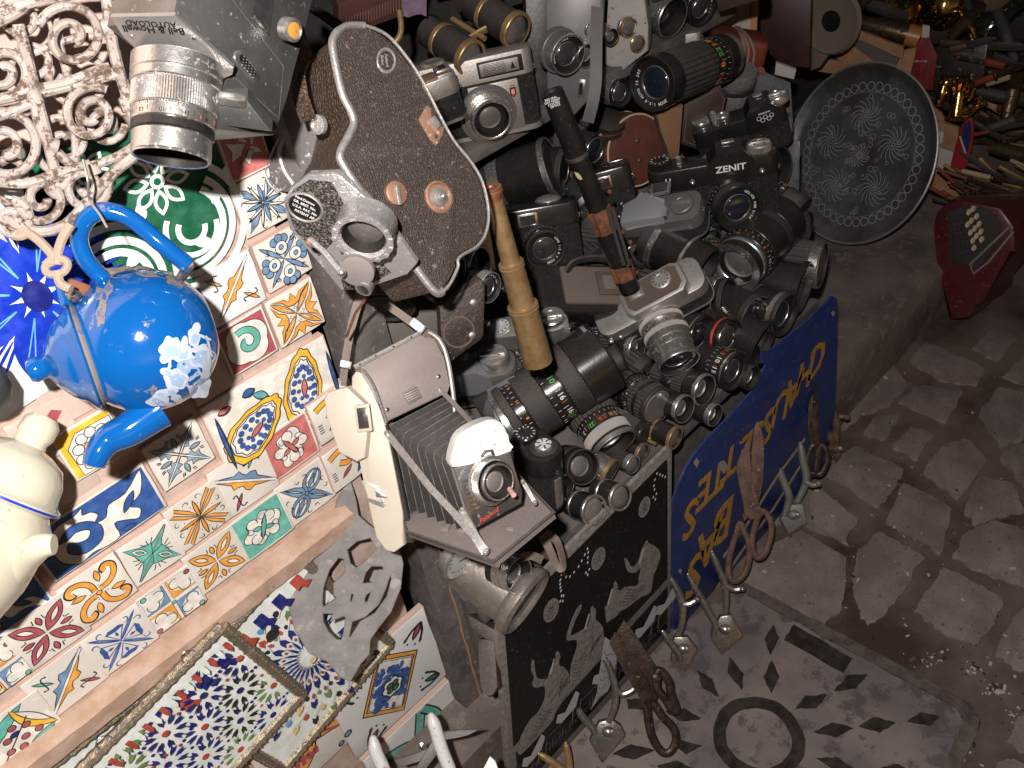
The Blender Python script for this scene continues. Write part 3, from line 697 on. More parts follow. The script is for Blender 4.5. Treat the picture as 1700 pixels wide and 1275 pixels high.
g.prism([e * 1.07 for e in E], -.003, .004, fm, bev=.001); o = child('tile', g, wall.o, M=tr(hc[0], hc[1], 0) @ rz(-12), label='green and white cut-corner tile in a dark frame')
g2 = G(); p = Paint(g2, Hh, .0045); m_hexgreen(p); child('painted_motif', g2, o)
def m_blueflower(p):
    p.fill([(-1.3, -1.2), (1.0, -1.2), (1.0, 1.3), (-1.3, 1.3)], 'wt', 0)
    for i in range(8):
        a = 2 * pi * i / 8 + .2; d = (cos(a), sin(a)); p.leaf((d[0] * .13, d[1] * .13), (d[0] * 1.12, d[1] * 1.12), .23, 'nb', 0)
        for t_ in (-.05, .06): p.line([(d[0] * .3, d[1] * .3), (1.0 * cos(a + t_), 1.0 * sin(a + t_))], .012, 'sk', False)
    for i in range(8):
        a = 2 * pi * (i + .5) / 8 + .2
        for k in (-.07, 0, .07): p.leaf((.62 * cos(a + k), .62 * sin(a + k)), (1.15 * cos(a + k * 1.5), 1.15 * sin(a + k * 1.5)), .02, 'nb', 0)
    p.disc((0, 0), .17, 'dn', 0, ry=.22)
bc = uv(62, 492, .008); g = G(); Hb = .058
g.prism([Vector(a) * Hb for a in [(-1.35, -1.25), (1.04, -1.25), (1.04, 1.35), (-1.35, 1.35)]], -.003, .004, tw2, bev=.001); o = child('tile', g, wall.o, M=tr(bc[0], bc[1], 0) @ rz(4), label='white tile with a big cobalt blue flower')
g2 = G(); p = Paint(g2, Hb, .0045); m_blueflower(p); child('painted_motif', g2, o)
# ---- pale wooden rail under the tiles
a, b = Vector(uv(-30, 1320, .01)), Vector(uv(575, 850, .01)); d = (b - a); L = d.length; an = atan2(d.y, d.x)
rail = Thing('wooden_rail', 'pale pinkish wooden rail running under the painted tiles, above the framed mosaics', 'rail', WM @ tr((a.x + b.x) / 2, (a.y + b.y) / 2, .012) @ rz(math.degrees(an)))
g = G(); rr = random.Random(4); n = 40; pts = []
for i in range(n + 1):
    x = -L / 2 + L * i / n
    for y, z in ((-.0115, 0), (-.0115, .012), (.009, .014), (.0125, .002), (.012, -.012), (-.0115, -.012)): pts.append((x, y + rr.uniform(-.0006, .0006), z + rr.uniform(-.0005, .0005)))
g.add(pts, [(i * 6 + k, i * 6 + 6 + k, i * 6 + 6 + (k + 1) % 6, i * 6 + (k + 1) % 6) for i in range(n) for k in range(6)], rail_m, False); rail.part('plank', g)
# ---- framed zellige mosaics
silver_frame = mat('embossed_silver', (.36, .31, .25), .38, .75, col2=(.55, .43, .26), sc2=150, mix2=.55, bump=1, bsc=420, wear=(.12, .10, .09), wearamt=.3, wsc=260)
def mosaic_pat(p, W, H, seed, c0, big):
    rr = random.Random(seed); p.fill([(-W, -H), (W, -H), (W, H), (-W, H)], 'w' if 0 else 'wt', 0)
    def inside(x, y, m=.03): return abs(x) < W - m and abs(y) < H - m
    def rh(cx, cy, a, l, wd, c, sq=.35):
        d = Vector((cos(a), sin(a))); q = Vector((-d.y, d.x)); o = Vector((cx, cy))
        pts = [o - d * l, o - d * l * sq + q * wd, o + d * l * .55 + q * wd, o + d * l, o + d * l * .55 - q * wd, o - d * l * sq - q * wd]
        if all(inside(v.x, v.y, .0) for v in pts): p.fill(pts, c, 0)
    def arrow(cx, cy, a, l, wd, c):                              # swallow-tail piece
        d = Vector((cos(a), sin(a))); q = Vector((-d.y, d.x)); o = Vector((cx, cy))
        pts = [o + d * l, o + d * l * .2 + q * wd, o - d * l + q * wd, o - d * l * .45, o - d * l - q * wd, o + d * l * .2 - q * wd]
        if all(inside(v.x, v.y, .0) for v in pts): p.fill(pts, c, 0)
    if not big:                                                 # field of small ten-fold stars
        s = .62; k = 0
        for j in range(-4, 5):
            for i in range(-5, 6):
                cx = c0[0] + i * s * 1.0 + (j % 2) * s * .5; cy = c0[1] + j * s * .86; col = ['dn', 'dn', 'bk', 'dn', 'gn'][(i * 2 + j * 3) % 5]
                for n in range(10): a = 2 * pi * n / 10; arrow(cx + .21 * cos(a), cy + .21 * sin(a), a + pi, .082, .036, col)
                if inside(cx, cy, .06): p.disc((cx, cy), .055, ['rb', 'dn'][(i + j) % 2], 0, n=8)
                for n in range(5):
                    a = 2 * pi * n / 5 + .3; x, y = cx + .36 * cos(a), cy + .36 * sin(a)
                    if inside(x, y, .05): p.disc((x, y), .028, ['dn', 'dn', 'rb', 'dn', 'dn'][(n + i) % 5], 0, n=6)
        for i in range(int(2 * W / .13)):
            x = -W + .07 + i * .13
            p.fill([(x, H), (x + .065, H), (x + .065, H - .17), (x + .0325, H - .24), (x, H - .17)], ['rb', 'wt'][i % 2], 0)
    else:                                                       # one great sun star
        cx, cy = c0
        for n in range(24):
            a = 2 * pi * n / 24; arrow(cx + .30 * cos(a), cy + .30 * sin(a), a, .16, .020, 'dn'); arrow(cx + .60 * cos(a + .13), cy + .60 * sin(a + .13), a + .13, .12, .05, 'dn')
            rh(cx + .80 * cos(a), cy + .80 * sin(a), a, .06, .028, 'rb'); rh(cx + .80 * cos(a + .13), cy + .80 * sin(a + .13), a, .05, .03, 'bk' if n % 2 else 'gn')
            arrow(cx + .98 * cos(a), cy + .98 * sin(a), a, .10, .055, ['dn', 'rb', 'dn', 'cr', 'dn', 'gn'][n % 6]); rh(cx + 1.16 * cos(a + .13), cy + 1.16 * sin(a + .13), a + .13, .07, .045, ['cr', 'bk', 'sk', 'rb'][n % 4])
            arrow(cx + 1.34 * cos(a), cy + 1.34 * sin(a), a, .09, .05, ['bk', 'gn', 'dn', 'cr'][n % 4])
            a2 = a + .13; rh(cx + .44 * cos(a2), cy + .44 * sin(a2), a2, .04, .02, 'rb')
            for rr_ in (.5, .9, 1.25): p.line([(cx + (rr_ - .2) * cos(a2), cy + (rr_ - .2) * sin(a2)), (cx + rr_ * cos(a), cy + rr_ * sin(a))], .006, 'gy', False) if inside(cx + rr_ * cos(a), cy + rr_ * sin(a)) and inside(cx + (rr_ - .2) * cos(a2), cy + (rr_ - .2) * sin(a2)) else None
        p.disc((cx, cy), .06, 'cr', 0, n=10)
        x = -W + .02
        i = 0
        while x < W - .28:
            yb = H - .30
            p.fill([(x, H), (x + .16, H), (x + .16, yb + .12), (x + .24, yb), (x + .12, yb - .05), (x + .08, yb + .06), (x, yb + .04)], ['rb', 'dn', 'dn'][i % 3], 0); x += .34; i += 1
        p.leaf((W * .1, H - .52), (W * .1 + .22, H - .42), .1, 'bk', 0)
def mosaic(label, pts, rise, c0, big, seed, tilt=0, bright=True, h=None):
    q = [Vector(uv(x, y, rise)) for x, y in pts]; L, T, Rr, B = q
    c = sum(q, Vector((0, 0))) / 4; ax = ((T - L) + (Rr - B)).normalized(); an = math.degrees(atan2(ax.y, ax.x)); hw = ((T - L).length + (Rr - B).length) / 4; hh = ((T - Rr).length + (L - B).length) / 4
    t = Thing('framed_mosaic', label, 'mosaic panel', WM @ tr(c.x, c.y, rise) @ rz(an), group='framed mosaic panels hung under the rail')
    unit = .075
    g = G(); g.box((0, 0, -.003), (hw * 2 - .008, hh * 2 - .008, .004), mat('mosaic_back', (.6, .58, .54), .4)); t.part('panel', g)
    g = G(); p = Paint(g, unit, -.0008); mosaic_pat(p, (hw - .004) / unit, (hh - .004) / unit, seed, c0, big); t.part('mosaic_pieces', g)
    for (x0, y0, x1, y1) in ((-hw, hh, hw, hh), (hw, hh, hw, -hh), (hw, -hh, -hw, -hh), (-hw, -hh, -hw, hh)):
        a, b = Vector((x0, y0, 0)), Vector((x1, y1, 0)); n = max(4, int((b - a).length / .0035)); g = G(); rr2 = random.Random(int(seed * 10 + x0 * 99))
        pts2 = [a.lerp(b, i / n) for i in range(n + 1)]
        g.tube(pts2, [.0062 + .0007 * sin(i * 2.2) + rr2.uniform(-.0003, .0003) for i in range(n + 1)], silver_frame, 8)
        d = (b - a).normalized(); q_ = Vector((-d.y, d.x, 0))
        for i in range(1, n, 2): g.sphere(pts2[i] + q_ * .0022 + Vector((0, 0, .0058)), .0013, silver_frame, 6)
        t.part('frame_side', g)
    for fx in (-.35, .35):
        g = G(); g.tube([(fx * hw * 1.6 + .007 * cos(a), hh + .006 + .011 * sin(a), .004) for a in [pi * i / 8 for i in range(9)]], .0006, mat('hanger_wire', (.6, .57, .52), .3, .9), 5); t.part('hanger_wire', g)
    return t
mosaic('framed mosaic with one great dark blue sun star, partly behind the iron crescent emblem', [(338, 1085), (505, 932), (640, 1060), (415, 1345)], .018, (.30, -.05), True, 1)
mosaic('framed mosaic of many small blue, black and red stars with a zigzag top edge', [(176, 1245), (405, 1010), (470, 1180), (250, 1420)], .030, (.1, .1), False, 2)
mosaic('framed mosaic mostly out of view at the lower end of the rail, blue stars showing', [(60, 1300), (285, 1105), (420, 1300), (200, 1480)], .010, (0, .3), False, 3)
# ================================================================ metals, leathers, glass
blk = mat('black_enamel', (.012, .011, .011), .22, dust=.16, dcol=(.20, .165, .145), bump=.1, bsc=300, wear=(.12, .10, .09), wearamt=-.06, wsc=260)
blkm = mat('black_matte', (.020, .018, .018), .5, dust=.28, dcol=(.21, .175, .155), bump=.3, bsc=350, spec=.35)
rub = mat('rubber_grip', (.028, .026, .025), .6, dust=.42, dcol=(.20, .17, .15), bump=.3, bsc=300, spec=.3)
leath = mat('black_leatherette', (.022, .020, .019), .5, dust=.24, dcol=(.19, .155, .135), bump=1, bsc=520, btype='VORONOI')
chrome = mat('dusty_chrome', (.68, .66, .64), .2, .95, dust=.3, dcol=(.34, .29, .265), bump=.12, bsc=300)
chrome2 = mat('satin_chrome', (.55, .53, .51), .36, .88, dust=.38, dcol=(.33, .28, .25), bump=.3, bsc=260)
alum = mat('brushed_aluminium', (.74, .72, .69), .27, .95, dust=.12, dcol=(.40, .35, .31), bump=.25, bsc=240, wear=(.20, .17, .15), wearamt=.12, wsc=170)
greym = mat('grey_enamel', (.15, .145, .145), .38, .4, dust=.35, dcol=(.24, .20, .18))
whitep = mat('white_marking', (.75, .73, .70), .5)
redp = mat('red_marking', (.60, .06, .03), .5)
greenp = mat('green_marking', (.10, .42, .08), .5)
orangep = mat('orange_marking', (.75, .25, .05), .5)
glassm = mat('lens_glass', (.03, .028, .03), .10, dust=.4, dcol=(.17, .145, .13), spec=.8, coat=.6)
glassc = mat('coated_glass', (.012, .016, .024), .06, spec=1.0, coat=1.0)
glassd = mat('dusty_glass', (.10, .09, .085), .35, dust=.8, dcol=(.25, .215, .19), coat=.4)
inner = mat('inner_black', (.010, .009, .009), .45, dust=.2, dcol=(.16, .13, .115), spec=.25)
brass = mat('worn_brass', (.46, .31, .15), .36, .62, dust=.25, dcol=(.24, .18, .13), col2=(.34, .21, .095), sc2=70, bump=.3, bsc=300)
darkmetal = mat('dark_metal', (.09, .085, .085), .45, .6, dust=.4, dcol=(.2, .17, .15), bump=.4, bsc=300)
rust = mat('rust', (.20, .075, .035), .85, col2=(.09, .035, .02), sc2=120, bump=1, bsc=300)
def mk(r, z, m=None): return (r, z, m)
def lens_parts(T, M, r, L, segs, front='glass', text=None, tick=True, parent=None, dm=None, N=56):
    """local Z of M looks out of the lens, origin at the rim; segs = [(share of length, radius factor, kind)] from the front back"""
    dm = dm or blk
    cols = dict(b=blk, m=blkm, c=chrome, s=alum, r=redp, w=mat('pale_band', (.52, .49, .46), .5, .3, dust=.3, bump=.2), rib=rub, kn=rub, dots=rub, ribw=mat('pale_band', (.5, .5, .5)), ribs=alum, g=greym, brass=brass, lea=leath, sc=blk, scs=alum, knb=blkm)
    tot = sum(a[0] for a in segs); z = 0.0
    body = G(); body.M = M; rr0 = r * segs[0][1]
    first = cols[segs[0][2]]
    rimw = .09
    deep = {'glass': .22, 'hood': .85, 'cap': .12, 'open': .55, 'flat': .1, 'eye': .2}[front]
    ri = r * (.90 if front != 'eye' else .82)
    rg = ri * (.80 if front in ('glass',) else .9)
    # rim and inside wall
    body.lathe([(ri * .93, -r * deep, inner), (ri, -r * .10, inner), (ri, -r * .02, first), (ri + r * .03, 0), (rr0 * .975, 0), (rr0, -r * .04)][::1], first, N)
    marks = G(); marks.M = M
    z = -r * .04; prevr = rr0
    Lr = L - r * .04
    for i, (a, f, kd) in enumerate(segs):
        ln = Lr * a / tot; R0 = r * f; m = cols[kd]
        if kd in ('rib', 'ribw', 'ribs', 'kn', 'dots', 'knb'):
            g = G(); g.M = M
            if kd == 'kn':
                nz = max(4, int(ln / (r * .10))); prof = [(R0 * .97, z)] + [(R0, z - ln * (k + .5) / nz) for k in range(nz)] + [(R0 * .97, z - ln)]
                nn = 108
                idx = {}
                def mod(rad, an, p, z=z, ln=ln, nz=nz, nn=nn, R0=R0):
                    if rad < R0 * .99: return rad
                    k = int((z - p[1]) / ln * nz); i2 = int(round(an / (2 * pi) * nn)); return rad * (1 - .025 * ((k + i2) % 2))
                g.lathe(prof[::-1], rub, nn, mod=mod)
            elif kd == 'dots':
                nz = max(3, int(ln / (r * .16)))
                g.lathe([(R0 * .95, z), (R0 * .95, z - ln)][::-1], rub, 40)
                nn = 30
                for k in range(nz):
                    for j in range(nn):
                        an = 2 * pi * (j + .5 * (k % 2)) / nn; TT = rz(math.degrees(an)) @ tr(R0 * .965, 0, z - ln * (k + .5) / nz)
                        g.M = M @ TT; g.box((0, 0, 0), (R0 * .06, R0 * .13, ln / nz * .62), rub)
                g.M = M
            else:
                nn = {'rib': 120, 'ribw': 200, 'ribs': 200, 'knb': 64}[kd] if r > 20 else 72
                amp = {'rib': .045, 'ribw': .018, 'ribs': .018, 'knb': .07}[kd]
                mod = lambda rad, an, p, nn=nn, amp=amp, R0=R0: rad * (1 - amp * ((int(round(an / (2 * pi) * nn)) // (2 if amp > .03 else 1)) % 2)) if rad > R0 * .97 else rad
                g.lathe([(R0 * .95, z), (R0, z - ln * .06), (R0, z - ln * .94), (R0 * .95, z - ln)][::-1], m, nn, mod=mod)
            T.part('grip_ring', g, parent, angle=20)
            body.lathe([(R0 * .94, z - ln), (R0 * .94, z)], dm, N)
        else:
            bv = min(ln * .12, r * .03)
            body.lathe([(min(prevr, R0) * .93, z), (R0 - bv, z), (R0, z - bv), (R0, z - ln + bv), (R0 - bv, z - ln), (R0 * .93, z - ln)][::-1], m, N)
            if kd in ('sc', 'scs'):
                rr = random.Random(int(r * 7 + i)); nt_ = 34
                for j in range(nt_):
                    an = 360 * j / nt_; TT = M @ rz(an) @ tr(R0 * 1.004, 0, z - ln * .35) @ ry(90)
                    marks.M = TT; cc = [whitep, whitep, orangep, whitep, greenp, redp][rr.randrange(6)] if kd == 'sc' else [blk, redp, blk][j % 3]
                    if j % 3 == 0: marks.text(rr.choice(['8', '11', '16', '2.8', '5', '10', '3', '22', '4', '1.5']), ln * .42, cc, tr(0, 0, 0) @ rz(90), 0)
                    else: marks.box((ln * .1 * (j % 2), 0, 0), (ln * .3, r * .012, r * .004), cc)
                for j in range(26):
                    an = 360 * j / 26 + 3; marks.M = M @ rz(an) @ tr(R0 * 1.004, 0, z - ln * .82); marks.box((0, 0, 0), (r * .004, r * .012, ln * .16), whitep if kd == 'sc' else blk)
        z -= ln; prevr = R0
    body.lathe([(prevr * .5, z), (prevr * .93, z)], dm, 24)
    T.part('barrel', body, parent)
    # name ring with its lettering
    if front == 'glass':
        g = G(); g.M = M; g.lathe([(rg * .78, -r * deep * 1.25, inner), (rg, -r * deep * .95, blk), (ri * .95, -r * deep * .9, blk)], inner, N)
        g.lathe([(rg * .78, -r * deep * 1.2), (rg * .80, -r * deep * 1.08), (rg * .83, -r * deep * 1.2)], chrome, N)
        if text:
            fs = r * .13; n = len(text); rt = (rg + ri * .95) / 2 * .96
            for i, ch in enumerate(text):
                if ch == ' ': continue
                a = 200 - i * (fs * .78 / rt) * 57.3
                g.M = M @ rz(a - 90 + 0) @ tr(0, rt, -r * deep * .9 + r * .006); g.text(ch, fs * 1.15, whitep, tr(0, 0, 0))
        elif tick:
            rr = random.Random(int(r * 31))
            for i in range(16):
                g.M = M @ rz(120 + i * 7.5) @ tr(0, (rg + ri * .95) / 2 * .96, -r * deep * .9 + r * .006); g.box((0, 0, 0), (r * .035 * rr.uniform(.5, 1.2), r * .075, r * .003), whitep)
        T.part('name_ring', g, parent)
        g = G(); g.M = M; rad = rg * .78; g.lathe([(rad * cos(a), -r * deep * 1.3 + rad * .22 * sin(a)) for a in [i * pi / 2 / 6 for i in range(7)]], glassm if r < 36 else glassc, 32); T.part('front_glass', g, parent)
    elif front == 'hood':
        g = G(); g.M = M; rad = ri * .95; g.lathe([(1e-4, -r * .84), (rad * .42, -r * .80), (rad * .5, -r * .78)][::-1], glassm, 28); g.lathe([(rad * .5, -r * .8), (rad * .55, -r * .74), (rad, -r * .72)], inner, 28); T.part('front_glass', g, parent)
    elif front == 'open':
        g = G(); g.M = M; rad = ri * .95; g.lathe([(rad * .62, -r * .52, chrome2), (rad * .66, -r * .42, inner), (rad * .95, -r * .38)], inner, 36); g.lathe([(rad * .62 * cos(a), -r * .52 + rad * .15 * sin(a)) for a in [i * pi / 2 / 5 for i in range(6)]], glassd, 28); T.part('front_glass', g, parent)
    elif front in ('cap', 'flat'):
        g = G(); g.M = M; g.lathe([(ri * .95, -r * .10), (ri * .8, -r * .12), (ri * .78, -r * .06), (1e-4, -r * .06)], blkm if front == 'cap' else glassd, 32); T.part('cap' if front == 'cap' else 'front_glass', g, parent)
    elif front == 'eye':
        g = G(); g.M = M; rad = ri * .95; g.lathe([(rad * cos(a), -r * .22 + rad * .2 * sin(a)) for a in [i * pi / 2 / 6 for i in range(7)]], glassd, 32); T.part('front_glass', g, parent)
    if marks.v: T.part('scale_marks', marks, parent)
def heap_d(px, py, h=0.0):
    """depth at which the pixel meets the sloping bed of the heap, raised by h"""
    a = Vector((.4, .545, .43)); n = Vector((0, -(.60 - .425), .355)).normalized(); r = c2w(ray(px, py)); t = (a + n * h - CAM).dot(n) / r.dot(n); return t
def axis(phi, ratio):
    s = sqrt(max(0, 1 - ratio * ratio)); return (s * cos(radians(phi)), s * sin(radians(phi)), ratio)
def aframe(px, py, d, phi, ratio, roll=0):
    z = axis(phi, ratio); x = (-sin(radians(phi)), cos(radians(phi)), 0); return frame(px, py, d, z, x) @ rz(roll)
REG = []
def lens(px, py, r, ratio, phi, L, segs, label, front='glass', text=None, h=.045, d=None, cat='camera lens', name='camera_lens', group=None, roll=0):
    dd = d or heap_d(px, py, h)
    if not group: REG.append((px, py, label.split(',')[0]))
    T = Thing(name, label, cat, aframe(px, py, dd, phi, ratio, roll), dd / F, group)
    lens_parts(T, Matrix.Identity(4), r, L, segs, front, text); return T
def locpx(M, s, pts, z=0.0):
    """picture points -> local XY on the thing's plane local z = z (in local units)"""
    Mi = M.inverted(); o = Mi @ CAM; out = []
    for x, y in pts:
        dvec = (Mi.to_3x3() @ c2w(ray(x, y))); t = (z * s - o.z) / dvec.z; q = o + dvec * t; out.append(Vector((q.x / s, q.y / s)))
    return out
def dial(g, c, r, h, top=chrome2, side=None, n=40, marks=True, rot=None):
    """knurled dial standing along local Y of the camera"""
    M0 = g.M; g.M = M0 @ tr(*c) @ rx(-90)
    if rot: g.M = g.M @ rot
    g.lathe([(r * .93, 0), (r, h * .08), (r, h * .85), (r * .9, h, top), (r * .55, h * 1.02), (r * .5, h * .9), (1e-4, h * .9)], side or top, n * 2, mod=lambda rad, a, p, n=n: rad * (1 - .05 * (int(round(a / pi * n)) % 2)) if rad > r * .98 else rad)
    if marks:
        for i in range(12):
            M1 = g.M; g.M = M1 @ rz(30 * i) @ tr(0, r * .72, h * 1.025); g.box((0, 0, 0), (r * .10, r * .2, r * .01), whitep if top in (blk, blkm) else blk); g.M = M1
    g.M = M0
def camera_body(T, W, H, D, top=chrome2, skin=leath, topk=.3, prism=None, knobs=(), window=None, bottom=True, prism_m=None, rnd=.18, lug=True):
    """local X along the body, Y up, Z out of the front; origin at the body centre"""
    g = G(); r = D * rnd * 1.6
    out = []
    for (cx, cy, a0) in ((W / 2 - r, D / 2 - r, 0), (-W / 2 + r, D / 2 - r, 90), (-W / 2 + r, -D / 2 + r, 180), (W / 2 - r, -D / 2 + r, 270)):
        for k in range(5): a = radians(a0 + 22.5 * k); out.append((cx + r * cos(a), cy + r * sin(a)))
    ht = H * topk; RR = Matrix(((1, 0, 0, 0), (0, 0, 1, 0), (0, -1, 0, 0), (0, 0, 0, 1)))   # prism z -> local Y, prism y -> -Z
    g.prism([(x, -y) for x, y in out], -H / 2 + H * .07, H / 2 - ht, skin, T=RR); T.part('body', g)
    g = G(); g.prism([(x * 1.012, -y * 1.03) for x, y in out], H / 2 - ht, H / 2, top, bev=H * .03, T=RR)
    if window:
        for (x, y, w_, h_) in window: g.box((x * W, H / 2 - ht * .5 + y * H, D / 2 * 1.03), (w_ * W, h_ * H, D * .03), chrome, D * .01); g.box((x * W, H / 2 - ht * .5 + y * H, D / 2 * 1.03 + D * .012), (w_ * W * .75, h_ * H * .7, D * .03), glassm)
    T.part('top_plate', g)
    if bottom: g = G(); g.prism([(x * 1.01, -y * 1.02) for x, y in out], -H / 2, -H / 2 + H * .07, top, T=RR); T.part('bottom_plate', g)
    if prism:
        px_, pw, ph = prism; m = prism_m or top; g = G(); b, t = pw / 2, pw * .26; y0 = H / 2 - H * .02; zf = D * .56; zb = -D * .40
        vs = [(px_ - b, y0, zb), (px_ + b, y0, zb), (px_ + b, y0, zf), (px_ - b, y0, zf), (px_ - t, y0 + ph, zb * .4), (px_ + t, y0 + ph, zb * .4), (px_ + t * 1.1, y0 + ph * .62, zf * .92), (px_ - t * 1.1, y0 + ph * .62, zf * .92), (px_ - b, y0 - ht, zf), (px_ + b, y0 - ht, zf)]
        g.add(vs, [(4, 7, 6, 5), (0, 3, 7, 4), (1, 5, 6, 2), (0, 4, 5, 1), (3, 8, 9, 2), (3, 2, 6, 7)], m, False); g.box((px_, y0 + ph * .99, -D * .05), (pw * .28, ph * .1, D * .3), chrome, 1); T.part('prism_housing', g)
    for kd, x, r, h, m in knobs:
        g = G(); z = 0
        dial(g, (x, H / 2, z), r, h, m, marks=(kd == 'dial'))
        if kd == 'rewind':
            g.box((x, H / 2 + h * 1.1, 0), (r * 1.6, h * .25, r * .35), chrome, .5)
        T.part('dial' if kd == 'dial' else 'rewind_knob' if kd == 'rewind' else 'button', g)
    if lug:
        for s in (-1, 1): g = G(); g.tube([(s * (W / 2 + 1) + 3.2 * s * sin(a) * .8, H * .22 + 3.2 * cos(a), 0) for a in [k * pi / 5 for k in range(11)]], .8, chrome, 5); T.part('strap_lug', g)
def camera_at(name, label, px, py, d, z, x, group=None, cat='camera'):
    return thing_px(name, label, cat, px, py, d, z, x, group)
# ================================================================ the heap of lenses
SHORT = [(.2, 1, 'b'), (.45, .97, 'rib'), (.35, .93, 'sc')]
lens(1093, 676, 35, .60, 33, 105, [(.08, 1.0, 'm'), (.13, 1.0, 'rib'), (.08, .98, 'b'), (.10, .97, 'rib'), (.14, .94, 'sc'), (.08, .95, 'b'), (.30, 1.04, 'knb'), (.09, .9, 'b')], 'black lens with wide ribbed focus ring, by the white banded lens', 'flat')
lens(1022, 742, 42, .36, 55, 95, [(.08, 1.0, 'c'), (.05, .92, 'b'), (.20, 1.0, 'ribw'), (.26, .93, 'sc'), (.20, .99, 'rib'), (.2, .95, 'b')], 'stubby lens with broad white knurled band and chrome flange', 'open')
lens(969, 776, 31, .84, 18, 60, [(.1, 1, 'm'), (.3, .97, 'b'), (.3, 1.0, 'm'), (.3, .96, 'b')], 'lens with wide dusty rim, right of the black camera with white dial', 'open', text='MM 1:2 85 LENS')
lens(1137, 680, 25, .60, 22, 60, [(.12, 1, 'c'), (.4, .95, 'b'), (.4, .9, 'm')], 'small black lens lying between brass rimmed opera glass and mossy rimmed lens', 'open')
lens(1171, 648, 28, .55, 22, 55, [(.12, 1, 'c'), (.4, .98, 'b'), (.4, .94, 'rib')], 'small lens with dull chrome rim, second from the front row near the bench edge', 'open')
lens(1222, 618, 34, .50, 22, 70, [(.08, 1, 'b'), (.06, .96, 'c'), (.4, .96, 'sc'), (.4, .92, 'b')], 'black lens nearest the torn corner of the blue sign, white marks on its side')
lens(1213, 562, 33, .62, 14, 50, [(.22, 1, 'b'), (.08, 1.005, 'r'), (.3, 1, 'b'), (.4, .97, 'rib')], 'black lens with thin red ring round its front', 'glass')
lens(1167, 560, 38, .52, 20, 74, [(.07, 1, 'b'), (.05, .95, 'c'), (.22, 1, 'b'), (.6, .97, 'dots')], 'lens with dotted rubber grip, left of the red ringed lens')
lens(1256, 526, 38, .52, 25, 92, [(.12, 1, 'm'), (.7, .92, 'b'), (.15, .96, 'b')], 'smooth glossy black barrel lens in the middle of the front slope')
lens(1305, 524, 38, .45, 20, 80, [(.10, 1, 'm'), (.12, .96, 'c'), (.5, .93, 'b'), (.3, .96, 'rib')], 'black lens with grey ringed dusty front, above the torn sign corner')
lens(1336, 480, 46, .24, 14, 88, [(.10, 1, 'b'), (.75, .84, 'b'), (.2, .78, 'm')], 'long flared black lens hood at the right side of the heap', 'hood')
lens(1210, 498, 37, .36, 4, 58, [(.10, 1, 'm'), (.12, .97, 'b'), (.3, 1, 'scs'), (.3, .98, 's')], 'silver lens with thin black hoop front, beside the brown topped camera', 'open')
lens(1278, 458, 34, .45, 14, 50, [(.15, 1, 'm'), (.4, .98, 'b'), (.4, .97, 'm')], 'short black lens with dusty brownish glass, right of the large telephoto', 'open')
lens(1310, 425, 36, .34, 22, 62, [(.1, 1, 'm'), (.4, .97, 's'), (.4, .97, 'ribs')], 'grey metal lens with knurled rear, above the flared hood', 'flat')
lens(1338, 385, 34, .28, 12, 50, [(.1, 1, 'm'), (.4, .98, 'b'), (.4, .97, 'rib')], 'thin rimmed lens just under the round tray', 'flat')
lens(1366, 440, 40, .18, 8, 72, [(.22, 1, 's'), (.7, .93, 'rib')], 'rightmost lens of the heap with fine ribbed barrel and polished front', 'flat')
lens(1268, 574, 44, .28, 26, 85, [(.09, 1, 'b'), (.8, .88, 'b')], 'black hood tucked behind the torn corner of the blue sign', 'hood', h=.03)
lens(1218, 446, 50, .74, 132, 170, [(.06, .70, 'c'), (.05, .86, 'b'), (.05, .9, 'c'), (.12, .94, 'sc'), (.3, 1.0, 'b'), (.1, .95, 'm'), (.3, .98, 'b')], 'large black telephoto lens lying nose down to the left, lettered front ring', 'open', text='PENTACON AUTO 1:2.8 135', h=.07)
lens(1176, 447, 38, .30, 28, 120, [(.30, 1.0, 'b'), (.05, 1.03, 'c'), (.4, 1.10, 'b'), (.1, 1.16, 's'), (.15, 1.12, 'm')], 'black telephoto with long hood, pointing right above the brown topped camera', 'hood', h=.07)
lens(1081, 140, 46, .80, 160, 235, [(.05, 1, 'b'), (.10, .97, 'b'), (.45, .96, 'rib'), (.18, .88, 'sc'), (.12, .93, 'b'), (.08, .86, 'c')], 'big black zoom lens with ribbed rubber, lying on top below the shelf', text='ZOOM 1:3.8 AUTO 75 205', d=1.27)
lens(919, 277, 52, .26, -18, 190, [(.05, 1, 's'), (.42, .96, 'b'), (.12, 1.0, 's'), (.3, .96, 'lea'), (.2, .9, 'sc')], 'fat black telephoto with silver band, lying behind the brass telescope', 'cap', h=.10)
lens(944, 284, 40, .38, 4, 40, [(.2, 1, 'm'), (.6, .96, 'b')], 'flat dark lens lettered round its edge, behind the black draw tube', text='PANORAMA 1:2.8 MM', h=.08)
lens(994, 253, 37, .62, 24, 82, [(.10, 1, 'b'), (.25, .95, 'b'), (.25, .86, 's'), (.35, .80, 'ribs')], 'silver bodied lens with black hood and white lettering, right of the black draw tube', text='JUPITER 85 2.8', h=.10)
lens(1289, 280, 39, .66, 8, 62, [(.10, 1, 'm'), (.15, .95, 'b'), (.5, .97, 'b'), (.2, .9, 'rib')], 'black lens with dusty open front, right of the black camera lettered ZENIT', 'open', h=.10)
lens(1328, 358, 33, .20, 32, 76, [(.10, 1, 'm'), (.38, .98, 'kn'), (.3, .92, 'sc'), (.2, .86, 'b')], 'black lens with green and white figures, side on below the metal plates', 'cap', h=.08)
lens(1033, 154, 24, .72, 12, 50, [(.12, 1, 'b'), (.5, .98, 'ribs'), (.3, .9, 's')], 'small silver ribbed lens peeping out left of the big zoom', d=1.30)
